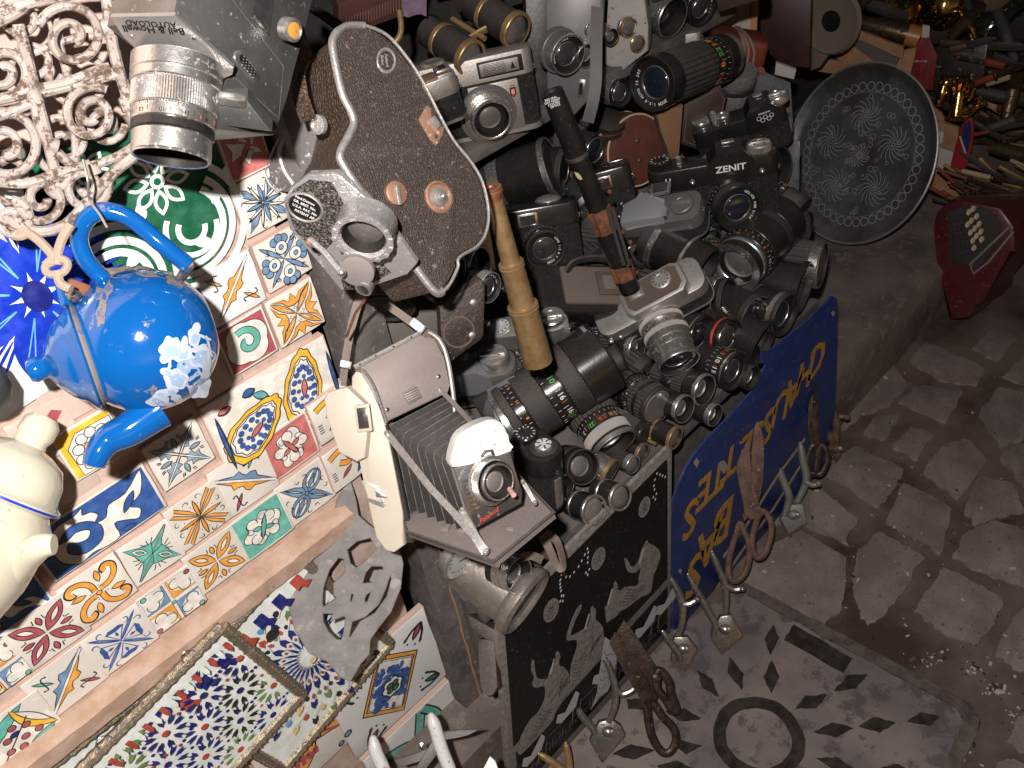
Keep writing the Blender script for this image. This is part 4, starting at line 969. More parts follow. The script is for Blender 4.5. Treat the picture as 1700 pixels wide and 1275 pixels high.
lens(1178, 392, 28, .35, 28, 60, [(.1, 1, 'b'), (.8, .94, 'b')], 'small plain black tube between the two telephotos', 'hood', h=.05)
lens(752, 468, 46, .36, 22, 70, [(.12, 1, 'm'), (.3, .94, 'b'), (.4, .9, 'm')], 'black lens with white lettering under the corner of the leather movie camera', text='TESSAR 875016 CARL', d=.87)
lens(815, 478, 27, .62, 18, 50, [(.16, 1, 'c'), (.3, .9, 'b')], 'small chrome rimmed lens left of the brass telescope, white letters', text='1:6.3 F 105', d=.90)
lens(798, 446, 38, .5, 5, 30, [(.3, 1, 'c'), (.3, .93, 'm')], 'wide chrome ring lying behind the brass telescope', 'open', d=.93)
lens(640, 512, 50, .45, 95, 50, [(.3, 1, 'rib'), (.3, .95, 'm')], 'dark rubber rimmed lens hidden under the leather movie camera', 'cap', d=.84)
lens(1036, 592, 30, .1, -28, 60, [(.3, .9, 'm'), (.25, 1, 'knb'), (.15, .96, 'sc'), (.3, 1, 'knb')], 'small ribbed black lens between the big zoom and the silver lens', 'cap', h=.04)
lens(922, 562, 25, .42, 20, 34, [(.2, 1, 'c'), (.5, .96, 'm')], 'loose chrome rimmed lens above the big zoom barrel', 'open', h=.06)
lens(852, 618, 34, .12, 150, 40, [(.3, 1, 'rib'), (.3, .95, 'sc'), (.3, .98, 'rib')], 'ribbed black lens at the foot of the brass telescope', 'cap', h=.05)
lens(1000, 660, 30, .15, -30, 70, [(.3, 1, 'rib'), (.3, .95, 'b')], 'ribbed lens half under the big zoom, above the white banded lens', 'cap', h=.02)
lens(1118, 628, 20, .5, 20, 36, [(.3, 1, 'b'), (.5, .96, 'rib')], 'tiny lens with dusty glass under the silver lens', 'open', h=.03)
lens(1150, 610, 22, .5, 18, 40, [(.2, 1, 'brass'), (.5, .96, 'm')], 'small lens with worn copper coloured rim below the dotted grip lens', 'open', h=.02)
lens(1015, 395, 36, .35, 10, 44, [(.2, 1, 'm'), (.6, .96, 'rib')], 'black lens behind the rusty bracket of the draw tube', 'cap', h=.04)
lens(1075, 415, 30, .3, -20, 50, [(.3, 1, 'kn'), (.5, .96, 'b')], 'black knurled lens in the shade left of the long hood telephoto', 'cap', h=.02)
lens(1000, 440, 30, .45, 40, 44, [(.2, 1, 'b'), (.5, .96, 'knb')], 'black lens below the rusty bracket', 'cap', h=.02)
lens(1245, 600, 30, .4, 25, 50, [(.2, 1, 'b'), (.5, .96, 'm')], 'black lens wedged low behind the blue sign', 'cap', h=.01)
lens(1060, 640, 26, .4, 25, 50, [(.2, 1, 'b'), (.5, .96, 'm')], 'black lens deep between the ribbed lens and the big zoom', 'cap', h=.005)
for a in ((936, 812, 26, .6, 30, 44, [(.2, 1, 'c'), (.6, .95, 'b')], 'chrome rimmed lens under the lens with wide dusty rim', 'open'), (1015, 785, 24, .3, 30, 60, [(.1, 1, 'brass'), (.8, .95, 's')], 'dull silver tube with brownish rim behind the lowest opera glasses', 'flat'), (1072, 722, 22, .5, 25, 50, [(.2, 1, 'b'), (.6, .95, 'rib')], 'black lens tucked left of the small copper rimmed opera glasses', 'cap'), (1052, 772, 17, .6, 25, 40, [(.2, 1, 'c'), (.6, .95, 'm')], 'tiny chrome rimmed lens over the black panel rim', 'eye'), (905, 868, 20, .5, 25, 44, [(.3, 1, 'm'), (.6, .95, 'b')], 'small black lens by the strap ends', 'cap'), (1188, 690, 20, .5, 22, 40, [(.2, 1, 'c'), (.6, .95, 'b')], 'small lens on the bench edge over the dark gap', 'open'), (1250, 628, 22, .45, 22, 44, [(.2, 1, 'm'), (.6, .95, 'b')], 'low black lens beside the torn sign corner', 'open')): lens(*a, h=.022)
rr = random.Random(21)
for i in range(85):                                             # the lower layer that shows only in the gaps
    px = rr.uniform(850, 1300); py = 1545 - 0.86 * px + rr.uniform(-330, 40) - 130
    if py > 700 or py < 330: py = rr.uniform(380, 640)
    if px > 1290 or py > 735 - .96 * (px - 1043): py = min(py, 560) ; px = min(px, 1040 + (735 - py) / .96 - 12)
    nb_ = min(REG, key=lambda q: (q[0] - px) ** 2 + (q[1] - py) ** 2); dx_, dy_ = px - nb_[0], py - nb_[1]; rel = ('beyond' if dx_ > 0 else 'this side of') if abs(dx_) > abs(dy_) else ('below' if dy_ > 0 else 'above')
    lens(px, py, rr.uniform(22, 34), rr.uniform(.2, .7), rr.uniform(0, 60), 45, rr.choice([SHORT, [(.3, 1, 'm'), (.5, .96, 'knb')], [(.2, 1, 'c'), (.6, .96, 'b')]]), 'half buried dark lens just %s the %s' % (rel, ' '.join(nb_[2].split()[:7])), ['cap', 'open', 'flat'][i % 3], h=rr.choice([.008, .016, .028]), group='lenses buried low in the heap')
# ---- big zoom with diamond rubber on a prism camera
d0 = heap_d(930, 640, .085)
T = Thing('zoom_camera', 'camera with grey faceted prism carrying the fattest zoom lens with two diamond rubber grips', 'camera', aframe(1006, 588, d0, -34, -.10), d0 / F)
lens_parts(T, Matrix.Identity(4), 62, 205, [(.30, 1.0, 'b'), (.17, .98, 'kn'), (.17, .93, 'sc'), (.20, .96, 'kn'), (.10, .90, 'sc'), (.08, .94, 'kn'), (.06, .85, 's')], 'cap')
g = G(); g.M = rz(0) @ tr(0, 0, 0)
a = [(-14, '-'), (-10, 'C'), (-4, 'a'), (2, 'n'), (8, 'o'), (14, 'n')]
for k, (an, ch) in enumerate(a[1:]):
    g.M = rz(180 + 20 + an * 1.1) @ tr(62.3, 0, -10) @ ry(90) @ rz(90); g.text(ch, 12, whitep, Matrix.Identity(4))
T.part('maker_name', g)
Mi = T.o.matrix_world.inverted(); s0 = d0 / F
B = frame(846, 660, d0 - .005, (-.15, .35, .92), (.80, -.55, -.2)); L_ = Mi @ B; Ls = Matrix.Translation(L_.translation / s0) @ L_.to_3x3().to_4x4()
g = G(); g.M = Ls
grp = mat('faceted_prism_grey', (.26, .27, .29), .45, .5, dust=.3, dcol=(.3, .27, .25), bump=.5, bsc=400)
g.add([(-46, -30, 14), (40, -34, 14), (50, 4, 10), (26, 30, 0), (-26, 30, 0), (-50, 0, 10), (-30, -16, 34), (24, -20, 34), (20, 12, 26), (-22, 12, 26)], [(6, 7, 8, 9), (0, 1, 7, 6), (1, 2, 8, 7), (2, 3, 8), (3, 4, 9, 8), (4, 5, 9), (5, 0, 6, 9)], grp, False); g.box((0, -4, -18), (118, 62, 50), blkm, 5); T.part('prism_housing', g)
# ---- brown topped silver reflex with silver lens
browndust = mat('brown_dusted_top', (.105, .075, .062), .8, .1, dust=.25, dcol=(.16, .12, .10), bump=.4, bsc=300)
d0 = heap_d(1111, 500, .085)
T = camera_at('reflex_camera', 'reflex camera with dust brown top plate and silver ringed lens pointing down', 1085, 505, d0, (.36, .78, .50), (.86, -.48, .1))
camera_body(T, 190, 62, 62, top=chrome2, knobs=(), rnd=.2, topk=.42)
g = G(); g.prism([(-52, -22), (-42, -34), (46, -34), (58, -22), (58, 16), (44, 24), (-38, 24), (-52, 12)], 0, 24, chrome2, bev=4, T=tr(12, 30, 0) @ rx(-90)); T.part('prism_housing', g)
g = G(); g.prism([(-44, -18), (-36, -28), (40, -28), (50, -18), (50, 12), (38, 18), (-32, 18), (-44, 8)], 0, 2, browndust, T=tr(12, 54, 0) @ rx(-90)); T.part('dusty_top', g)
g = G(); dial(g, (34, 55, 0), 17, 6, chrome2); T.part('dial', g)
g = G(); g.box((-12, 57, 0), (26, 4, 20), chrome, 1); g.box((-12, 59.5, 0), (16, 2, 15), chrome2, .5); T.part('accessory_shoe', g)
for x in (-70, -88):
    g = G(); g.sphere((x, 10, 31), 5, chrome, 10); T.part('button', g)
Mi = T.o.matrix_world.inverted(); s0 = d0 / F
B = aframe(1128, 604, d0 - .045, 66, .44); L_ = Mi @ B; Ls = Matrix.Translation(L_.translation / s0) @ L_.to_3x3().to_4x4()
lens_parts(T, Ls, 36, 118, [(.07, 1.0, 's'), (.14, .94, 's'), (.10, .99, 's'), (.10, 1.04, 's'), (.07, 1.06, 'ribw'), (.12, 1.02, 'scs'), (.07, 1.06, 'ribw'), (.15, .98, 's'), (.12, .8, 's')], 'glass', text='0929293 051951')
# ---- opera glasses hanging over the bench edge
def pair(name, label, p1, p2, rA, ratio, phi, L, d, rimm='brass', bodym='b', bridge=True, group=None, second=None):
    T = Thing(name, label, 'opera glasses', aframe(p1[0], p1[1], d, phi, ratio), d / F, group); Mi = T.o.matrix_world.inverted(); s0 = d / F
    lens_parts(T, Matrix.Identity(4), rA, L, [(.10, 1.0, rimm), (.5, .93, bodym), (.08, .96, rimm), (.3, .84, bodym)], 'eye')
    B = aframe(p2[0], p2[1], d + .008, phi, ratio); L_ = Mi @ B; Ls = Matrix.Translation(L_.translation / s0)
    lens_parts(T, Ls, (second or rA), L, [(.10, 1.0, rimm), (.5, .93, bodym), (.08, .96, rimm), (.3, .84, bodym)], 'eye')
    g = G(); a = Vector((0, 0, -L * .35)); b = Ls.translation + Vector((0, 0, -L * .35)); g.tube([a, (a + b) / 2 + Vector((0, 0, -6)), b], [rA * .32, rA * .22, rA * .32], brass if rimm == 'brass' else chrome2, 8, flat=.5)
    g.tube([(a + b) / 2 + Vector((0, 0, 14)), (a + b) / 2 + Vector((0, 0, -L * .6))], rA * .16, brass if rimm == 'brass' else chrome2, 10); T.part('bridge', g); return T
pair('opera_glasses', 'small opera glasses with worn copper rims at the bench edge above the black panel', (1122, 728), (1068, 752), 21, .45, 25, 60, heap_d(1100, 740, .02), second=17)
pair('opera_glasses', 'lowest opera glasses, brass and dull silver rims, hanging over the black panel edge', (988, 848), (1032, 826), 27, .72, 20, 62, heap_d(1000, 840, .03), rimm='c', bodym='b', second=24)
# ---- black rangefinder with white dial, seen from its end
d0 = heap_d(900, 780, .07)
T = camera_at('rangefinder_camera', 'black camera with white rewind dial standing on end behind the bellows camera', 893, 782, d0, (-.72, .50, .48), (.62, .50, .62))
camera_body(T, 92, 118, 62, top=blk, topk=.34, knobs=(('dial', -22, 20, 12, blk),), rnd=.3)
g = G(); dial(g, (20, 59, 0), 24, 6, blkm, marks=False); dial(g, (20, 64, 0), 15, 7, whitep, chrome, marks=False); 
for k in range(6): g.M = tr(20, 72, 0) @ rx(-90) @ rz(60 * k) @ tr(0, 8, 0); g.box((0, 0, 0), (2.2, 6, .5), blk); g.box((0, 5, 0), (4, 2.5, .6), blk)
g.M = Matrix.Identity(4); T.part('rewind_dial', g)
g = G(); g.box((47, -20, 0), (3, 62, 16), chrome, 1.5); T.part('end_catch', g)
# ---- camera lettered ZENIT
d0 = heap_d(1190, 310, .10)
T = camera_at('reflex_camera', 'black reflex camera lettered ZENIT with a black lens facing out', 1186, 318, d0, (.10, .42, .90), (.96, -.20, -.12))
camera_body(T, 205, 118, 46, top=blk, topk=.30, prism=(28, 74, 26), prism_m=blk, knobs=(('dial', -82, 19, 12, blk), ('button', -52, 6, 12, chrome), ('rewind', 76, 20, 13, chrome2)), rnd=.25)
g = G(); g.text('ZENIT', 15, whitep, tr(28, 48, 26.8), .1, sx=1.15); T.part('nameplate', g)
g = G(); g.text('11', 13, whitep, tr(-72, 42, 24.6), .1); T.part('model_number', g)
for x in (-34, 76): g = G(); g.sphere((x, 34, 25), 5, chrome, 10); T.part('button', g)
Mi = T.o.matrix_world.inverted(); s0 = d0 / F; B = aframe(1228, 348, d0 - .045, 40, .86); L_ = Mi @ B; Ls = Matrix.Translation(L_.translation / s0) @ L_.to_3x3().to_4x4()
lens_parts(T, Ls, 38, 60, [(.12, 1, 'b'), (.3, .99, 'kn'), (.3, 1.0, 'sc'), (.3, 1.02, 'kn')], 'glass', text='HELIOS 44M 2/58')
# ---- black reflex with ring emblem above it
d0 = heap_d(1235, 205, .13)
T = camera_at('reflex_camera', 'black reflex camera with chrome knobs and small ring emblem, behind the one lettered ZENIT', 1232, 222, d0, (.12, .45, .88), (.90, -.40, -.15))
camera_body(T, 150, 70, 44, top=blk, topk=.40, prism=(38, 56, 24), prism_m=blk, knobs=(('button', -58, 15, 12, chrome), ('button', -22, 12, 10, chrome), ('button', -36, 5, 20, chrome2), ('rewind', 66, 19, 14, chrome)), rnd=.25)
g = G()
for i in range(5): g.M = tr(32 + 5.0 * i, 30 - 4.5 * (i % 2), 27); g.lathe([(2.9, 0), (3.6, .1)], whitep, 14)
g.M = Matrix.Identity(4); g.text('MOSCOW', 4, whitep, tr(42, 37, 27), .05); T.part('emblem', g)
# ---- grey reflex with bare grey prism plate
d0 = heap_d(1080, 350, .08)
T = camera_at('reflex_camera', 'dusty grey reflex camera seen from above, pale grey prism plate, beside the ZENIT camera', 1082, 366, d0, (-.10, .80, .58), (.88, -.42, .1))
camera_body(T, 180, 52, 56, top=greym, knobs=(('dial', -48, 21, 13, blk), ('rewind', 62, 20, 8, greym), ('button', -82, 9, 8, chrome)), rnd=.2, topk=.5)
g = G(); pz = mat('pale_grey_plate', (.34, .34, .36), .5, .3, dust=.2, bump=.4, bsc=400)
g.add([(-30, 26, 34), (-36, 28, -10), (-6, 44, -26), (34, 36, -10), (34, 30, 30), (0, 38, 16)], [(0, 4, 3, 2, 1)], pz, False); g.prism([(-36, -30), (34, -30), (40, -8), (4, 26), (-34, 8)], 0, 20, pz, bev=3, T=tr(0, 24, 0) @ rx(-90)); g.box((38, 32, 18), (8, 14, 16), chrome, 1); T.part('prism_housing', g)
g = G(); g.box((28, 44, -26), (34, 6, 22), chrome, 1); g.box((28, 48, -26), (24, 3, 16), blkm, .5); T.part('accessory_shoe', g)
# ---- black viewfinder camera with lens, left
d0 = heap_d(890, 400, .08)
T = camera_at('viewfinder_camera', 'black viewfinder camera with open faced lens, right of the brass telescope', 888, 392, d0, (.05, .30, .95), (.95, -.22, -.2))
camera_body(T, 150, 108, 44, top=blk, topk=.34, window=((-.05, 0, .22, .2),), knobs=(), rnd=.2)
g = G(); g.sphere((30, 57, 0), 17, chrome, 16, (1.3, .45, 1)); T.part('release_dome', g)
g = G(); g.box((-88, 8, 4), (36, 96, 50), chrome2, 4); g.box((-88, 60, 4), (30, 8, 40), alum, 2); T.part('side_grip', g)
Mi = T.o.matrix_world.inverted(); s0 = d0 / F; B = aframe(906, 416, d0 - .03, 60, .90); L_ = Mi @ B; Ls = Matrix.Translation(L_.translation / s0) @ L_.to_3x3().to_4x4()
lens_parts(T, Ls, 33, 34, [(.15, 1, 'm'), (.2, .95, 'b'), (.3, 1.05, 'rib')], 'glass', text='LENS 1:2.8 F 45MM')
# ---- little black camera with a window
d0 = heap_d(1018, 310, .08)
T = camera_at('viewfinder_camera', 'small black camera with grey front window, left of the round brown case', 1012, 322, d0, (.05, .30, .95), (.93, -.30, -.15))
camera_body(T, 84, 92, 40, top=blk, topk=.42, window=((-.05, 0, .30, .22),), knobs=(('rewind', 22, 15, 5, blkm),), rnd=.2)
# ---- black sound-camera with arched handle
d0 = heap_d(960, 490, .06)
T = camera_at('handled_camera', 'bulky black camera with dusty arched handle and square eyepiece, in the middle of the heap', 965, 492, d0, (.18, .86, .46), (.86, .42, -.1))
g = G(); g.box((0, -10, -6), (165, 60, 95), blk, 12, 3); T.part('body', g)
g = G(); g.box((20, 22, -8), (120, 12, 70), mat('brown_dust_plate', (.13, .10, .085), .9, dust=.4, dcol=(.2, .16, .14)), 5, 3); g.box((42, 30, -8), (46, 5, 44), browndust, 1.5); g.box((42, 33, -8), (28, 2.5, 26), glassd, .5); T.part('top_plate', g)
g = G(); g.tube(smooth_pts([(-30, 26, -30), (-18, 40, -42), (20, 46, -46), (52, 40, -40), (60, 26, -26)], 5), 7, blkm, 8, flat=.6); T.part('handle', g)
g = G(); g.box((70, -8, 42), (28, 26, 12), chrome2, 2); g.box((70, -8, 49), (17, 16, 3), inner, 1); T.part('eyepiece', g)
# ---- long silver rangefinder
d0 = heap_d(850, 560, .035)
T = camera_at('rangefinder_camera', 'flat silver rangefinder camera with white film dial, crossed by the brass telescope', 852, 566, d0, (.0, .70, .70), (.96, -.24, .0))
camera_body(T, 190, 70, 46, top=chrome2, topk=.45, knobs=(('rewind', 70, 22, 12, chrome), ('button', -36, 6, 16, chrome), ('dial', -78, 14, 9, chrome)), rnd=.3)
g = G(); dial(g, (-18, 35, 0), 20, 3, mat('dial_white', (.62, .62, .64), .4), chrome, marks=True); T.part('film_dial', g)
# ---- dull silver reflex below it
d0 = heap_d(800, 620, .05)
T = camera_at('reflex_camera', 'dull silver reflex camera with a large square topped winding knob, behind the bellows camera', 790, 632, d0, (-.05, .72, .68), (.93, -.30, .1))
camera_body(T, 150, 62, 56, top=greym, skin=leath, topk=.5, prism=(-8, 84, 26), prism_m=mat('dull_silver_prism', (.30, .31, .33), .42, .6, dust=.25, bump=.4, bsc=350), knobs=(('rewind', 44, 25, 22, chrome2),), rnd=.25)
g = G(); dial(g, (-52, 31, 10), 23, 14, chrome2); T.part('dial', g)
# ---- battered black folding camera
M = frame(768, 535, .86, (.25, .30, .92), (.85, -.52, 0)); s0 = .86 / F
T = Thing('folding_camera', 'battered closed black folding camera with embossed circle, between bellows camera and telescope', 'camera', M, s0)
q = locpx(M, s0, [(730, 512), (742, 500), (798, 464), (806, 470), (803, 558), (797, 566), (744, 604), (734, 596)])
g = G(); g.prism(q, -26, 0, mat('scuffed_black_leather', (.022, .018, .016), .5, dust=.4, dcol=(.2, .15, .12), bump=1, bsc=300, wear=(.18, .12, .09), wearamt=.12, wsc=240), bev=3); T.part('body', g)
c = locpx(M, s0, [(762, 552)])[0]; g = G(); g.lathe([(24, 0), (25, 1), (27, 1), (28, 0)][::-1], browndust, 36, tr(c.x, c.y, 0)); T.part('embossed_ring', g)
for (x, y) in ((786, 503), (784, 557)): c = locpx(M, s0, [(x, y)])[0]; g = G(); g.sphere((c.x, c.y, 0), 6.5, chrome2, 12, (1, 1, .3)); T.part('stud', g)
# ---- grey folder under the strap
M = frame(665, 560, .90, (.2, .35, .9), (.9, -.4, 0)); s0 = .90 / F
T = Thing('camera_case', 'dusty dark grey case with stitched lines, under the strap of the bellows camera', 'case', M, s0)
q = locpx(M, s0, [(620, 545), (700, 510), (735, 520), (730, 560), (640, 600), (622, 590)]); g = G(); g.prism(q, -40, 0, mat('grey_case', (.10, .088, .08), .85, dust=.5, dcol=(.18, .15, .13), bump=.8, bsc=260), bev=5); T.part('body', g)
g = G(); g.stroke(locpx(M, s0, [(628, 552), (645, 565), (665, 548), (668, 538)]), 1.6, .6, greym); T.part('stitching', g)
# ---- leather cases
d0 = heap_d(1062, 248, .09)
roundl = mat('oxblood_leather', (.115, .030, .020), .55, dust=.3, dcol=(.20, .12, .09), col2=(.085, .024, .018), sc2=50, bump=.5, bsc=400)
piping = mat('cream_piping', (.50, .40, .26), .7)
T = Thing('round_case', 'round reddish brown leather case with cream piping and two studs', 'case', aframe(1058, 250, d0, 8, .80), d0 / F)
g = G(); g.lathe([(58, -46), (60, -40), (59, -4), (56, 0), (50, 1), (30, 2), (1e-4, 2)][::1], roundl, 56); T.part('case_body', g)
for z, r in ((-.5, 58.5), (-44, 60)): g = G(); g.tube([(r * cos(a), r * sin(a), z) for a in [2 * pi * i / 60 for i in range(60)]], 1.6, piping, 6, closed=True); T.part('piping', g)
for y in (-16, 16): g = G(); g.sphere((y * .95, y * .35, 3), 4.2, darkmetal, 12, (1, 1, .6)); T.part('stud', g)
g = G(); g.prism([(8 * cos(a) + (22 if cos(a) > 0 else -22), 8 * sin(a)) for a in [2 * pi * i / 24 for i in range(24)]], 1.5, 3, roundl, T=rz(20)); T.part('studded_patch', g)
d0 = heap_d(1003, 215, .11)
T = Thing('lens_case', 'short black cylinder lens case with domed lid, hanging strap touching it', 'case', frame(1000, 194, d0, (.12, -.86, .48), (1, .1, 0)), d0 / F)
g = G(); g.lathe([(34, -86), (36, -82), (37, -22), (41, -20), (41, -2), (38, 0), (1e-4, 1)], mat('black_case_leather', (.022, .018, .017), .45, dust=.35, dcol=(.15, .12, .1), bump=.6, bsc=300), 44); T.part('case_body', g)
g = G(); g.tube([(41.3 * cos(a), 41.3 * sin(a), -11) for a in [2 * pi * i / 44 for i in range(44)]], 1.2, rust, 5, closed=True); T.part('rim_stitching', g)
tan = mat('tan_suede', (.19, .095, .045), .85, dust=.3, dcol=(.2, .14, .1), bump=.6, bsc=400); dbl = mat('dark_brown_leather', (.035, .020, .016), .5, dust=.35, dcol=(.14, .09, .075), bump=.6, bsc=300)
def slab_case(label, pts, d, z, x, thick, m, trims=None):
    cx = sum(p[0] for p in pts) / len(pts); cy = sum(p[1] for p in pts) / len(pts); M = frame(cx, cy, d, z, x); s0 = d / F; T = Thing('camera_case', label, 'case', M, s0); q = locpx(M, s0, pts); g = G(); g.prism(q, -thick, 0, m, bev=4); T.part('case_body', g)
    g = G(); g.stroke([v * .86 for v in q], 1.5, .5, trims or piping, True); T.part('stitching', g); return T
slab_case('tan suede case edge showing behind the round brown case', [(1085, 188), (1135, 176), (1128, 262), (1112, 268), (1100, 215)], 1.36, (.3, .35, .9), (.95, -.2, 0), 60, tan, mat('blue_stitch', (.12, .10, .12), .8))
slab_case('tall dark brown case with a black slot, behind the camera lettered ZENIT', [(1136, 172), (1196, 140), (1208, 160), (1190, 235), (1160, 250), (1130, 240)], 1.42, (.25, .35, .9), (.95, -.3, 0), 50, dbl, browndust)
# red brown case bound with cord
d0 = 1.50; T = Thing('camera_case', 'shiny red brown leather case tied round with brown cord', 'case', frame(1224, 88, d0, (.1, .35, .92), (.97, .12, -.2)), d0 / F)
redl = mat('red_brown_leather', (.14, .028, .016), .32, dust=.2, dcol=(.2, .1, .07), bump=.4, bsc=300, coat=.3)
g = G(); g.box((0, 0, -24), (96, 50, 62), redl, 9, 3); T.part('case_body', g)
g = G(); g.lathe([(8, 0), (9, 2), (1e-4, 3)][::-1], darkmetal, 18, tr(-26, 2, 7)); T.part('snap', g)
for i, x in enumerate((8, 16, 26)):
    g = G(); g.tube(smooth_pts([(x, -27, 2), (x + 2, -20, 9), (x + 1 - i, 8, 9.5), (x - 8 - i * 3, 27, 2), (x - 16 - i * 6, 28, -40)], 5), 2.4, mat('cord', (.22, .13, .10), .9, bump=1, bsc=500), 7); T.part('cord', g)
# knitted grey roll below it
T = Thing('lens_pouch', 'grey woolly cylinder pouch with dark band below the red brown case', 'pouch', frame(1224, 112, 1.48, (.1, -.88, .45), (1, .1, 0)), 1.48 / F)
wool = mat('grey_wool', (.13, .12, .115), 1, bump=1, bsc=260, dust=.4, wear=(.03, .03, .03), wearamt=.3, wsc=300)
for z0, z1, m, r in ((-2, -26, wool, 35), (-26, -38, blkm, 34), (-38, -64, wool, 33)):
    g = G(); g.lathe([(r - 2, z1), (r, z1 + 3), (r, z0 - 3), (r - 2, z0), (1e-4, z0)], m, 40); T.part('knitted_cover' if m is wool else 'band', g)
# two bent metal plates at the heap's right end
galv = mat('galvanised_sheet', (.24, .245, .26), .45, .75, dust=.4, dcol=(.19, .17, .16), col2=(.15, .15, .16), sc2=30, bump=.4, bsc=160)
for lab, pts, d in (('larger grey sheet metal plate with a rusty hole, between heap and round tray', [(1252, 112), (1312, 138), (1316, 200), (1308, 330), (1280, 320), (1240, 200)], 1.55), ('narrow lower sheet metal plate left of the round tray', [(1308, 225), (1328, 236), (1326, 320), (1330, 352), (1306, 340)], 1.50)):
    cx = sum(p[0] for p in pts) / len(pts); cy = sum(p[1] for p in pts) / len(pts); M = frame(cx, cy, d, (-.25, .35, .9), (.95, .2, 0)); s0 = d / F
    T = Thing('metal_plate', lab, 'metal plate', M, s0); g = G(); g.prism(jag(locpx(M, s0, pts), .6, 5, 2), -2.2, 0, galv, bev=.6); T.part('sheet', g)
    if 'larger' in lab: c = locpx(M, s0, [(1263, 118)])[0]; g = G(); g.lathe([(7, .4), (4, .8), (1e-4, .2)][::-1], rust, 16, tr(c.x, c.y, 0)); T.part('rusty_rivet', g)
# ================================================================ signs leaning on the front of the stall
YS = .532; SM = Matrix(((1, 0, 0, 0), (0, 0, -1, YS), (0, 1, 0, 0), (0, 0, 0, 1)))
def z6(a): return [(780 + x / 3.5417, 915 + y / 3.5417) for x, y in a]
def z7(a): return [(700 + x / 5.3125, 860 + y / 5.3125) for x, y in a]
def z5(a): return [(780 + x / 3.5417, 580 + y / 3.5417) for x, y in a]
def zs(a): return [(1100 + x / 3.5417, 620 + y / 3.5417) for x, y in a]
bluep = mat('sign_blue_paint', (.012, .038, .185), .38, col2=(.010, .030, .15), sc2=25, wear=(.10, .08, .07), wearamt=.06, wsc=90, bump=.3, bsc=80, dust=.12)
ochre = mat('sign_yellow_letter', (.50, .26, .035), .5, col2=(.38, .19, .03), sc2=90); gwhite = mat('sign_grey_white', (.42, .42, .42), .6, col2=(.3, .29, .28), sc2=70)
signb = mat('black_panel', (.007, .006, .006), .4, spec=.25, wear=(.10, .085, .075), wearamt=.05, wsc=200, dust=.04, dcol=(.12, .1, .09)); signg = mat('panel_grey_print', (.27, .24, .225), .55, col2=(.17, .148, .138), sc2=120); signw = mat('panel_white_print', (.46, .45, .46), .5)
T = Thing('shop_sign', 'torn dark blue sign leaning upside down, orange French lettering and white stripes', 'sign', SM)
out = [(1112, 1042), (1111, 960), (1112, 870), (1118, 828), (1132, 790), (1152, 755), (1180, 722), (1215, 688), (1245, 655), (1262, 625), (1272, 606), (1264, 603), (1266, 583), (1276, 584), (1300, 565), (1335, 537), (1362, 512), (1382, 492), (1388, 494), (1391, 505), (1389, 600), (1386, 700), (1384, 768), (1330, 832), (1250, 925), (1180, 1004), (1150, 1030), (1122, 1046)]
q = jag(locpx(SM, 1, out), .0006, 4, 3); g = G(); g.prism(q, -.0030, 0, bluep, bev=.0006); T.part('sign_plate', g)
def letter(ch, px, py, dx, dy, h, g, m):
    a, b = locpx(SM, 1, [(px, py), (px + dx, py + dy)]); r = Vector((-1, .06)); u, v = locpx(SM, 1, [(px, py - h / 2), (px, py + h / 2)]); hh = (u - v).length
    g.text(ch, hh * 1.48, m, tr(a.x, a.y, .0007) @ rz(math.degrees(atan2(r.y, r.x))), .0002, sx=.80, shear=.12, bold=.016)
gt = G()
for ch, x, y, h in (('C', 1358, 592, 44), ('H', 1338, 618, 42), ('A', 1319, 645, 42), ('U', 1298, 672, 44), ('S', 1277, 703, 46), ('S', 1258, 722, 40), ('E', 1240, 740, 40), ('T', 1213, 763, 44), ('T', 1193, 790, 44), ('E', 1170, 812, 46), ('S', 1148, 856, 52)): letter(ch, x, y, -20, 24, h, gt, ochre)
for ch, x, y, h in (('B', 1202, 862, 56), ('A', 1178, 900, 56), ('S', 1155, 948, 56)): letter(ch, x, y, -22, 36, h, gt, ochre)
T.part('lettering', gt)
g = G()
for wd, m, z in ((.0125, ochre, .0005), (.0085, gwhite, .0007)):
    g.stroke(locpx(SM, 1, [(1336, 728), (1290, 790), (1240, 870), (1200, 925)]), wd, z, m)
for wd, m, z in ((.013, ochre, .0005), (.0085, gwhite, .0007)):
    g.stroke(locpx(SM, 1, [(1348, 742), (1285, 842), (1238, 905), (1190, 975), (1172, 1008)]), wd, z, m)
T.part('stripes', g)
g = G()
for x, y, w_, h_ in ((1155, 768, 5, 9), (1200, 775, 9, 12), (1228, 735, 3, 3), (1382, 520, 4, 5), (1128, 948, 4, 5)): q = locpx(SM, 1, [(x - w_, y), (x, y - h_), (x + w_, y - 2), (x + 1, y + h_)]); g.poly(jag(q, .0008, 3, x), .0010, mat('bare_chip', (.33, .27, .24), .7))
T.part('paint_chips', g)
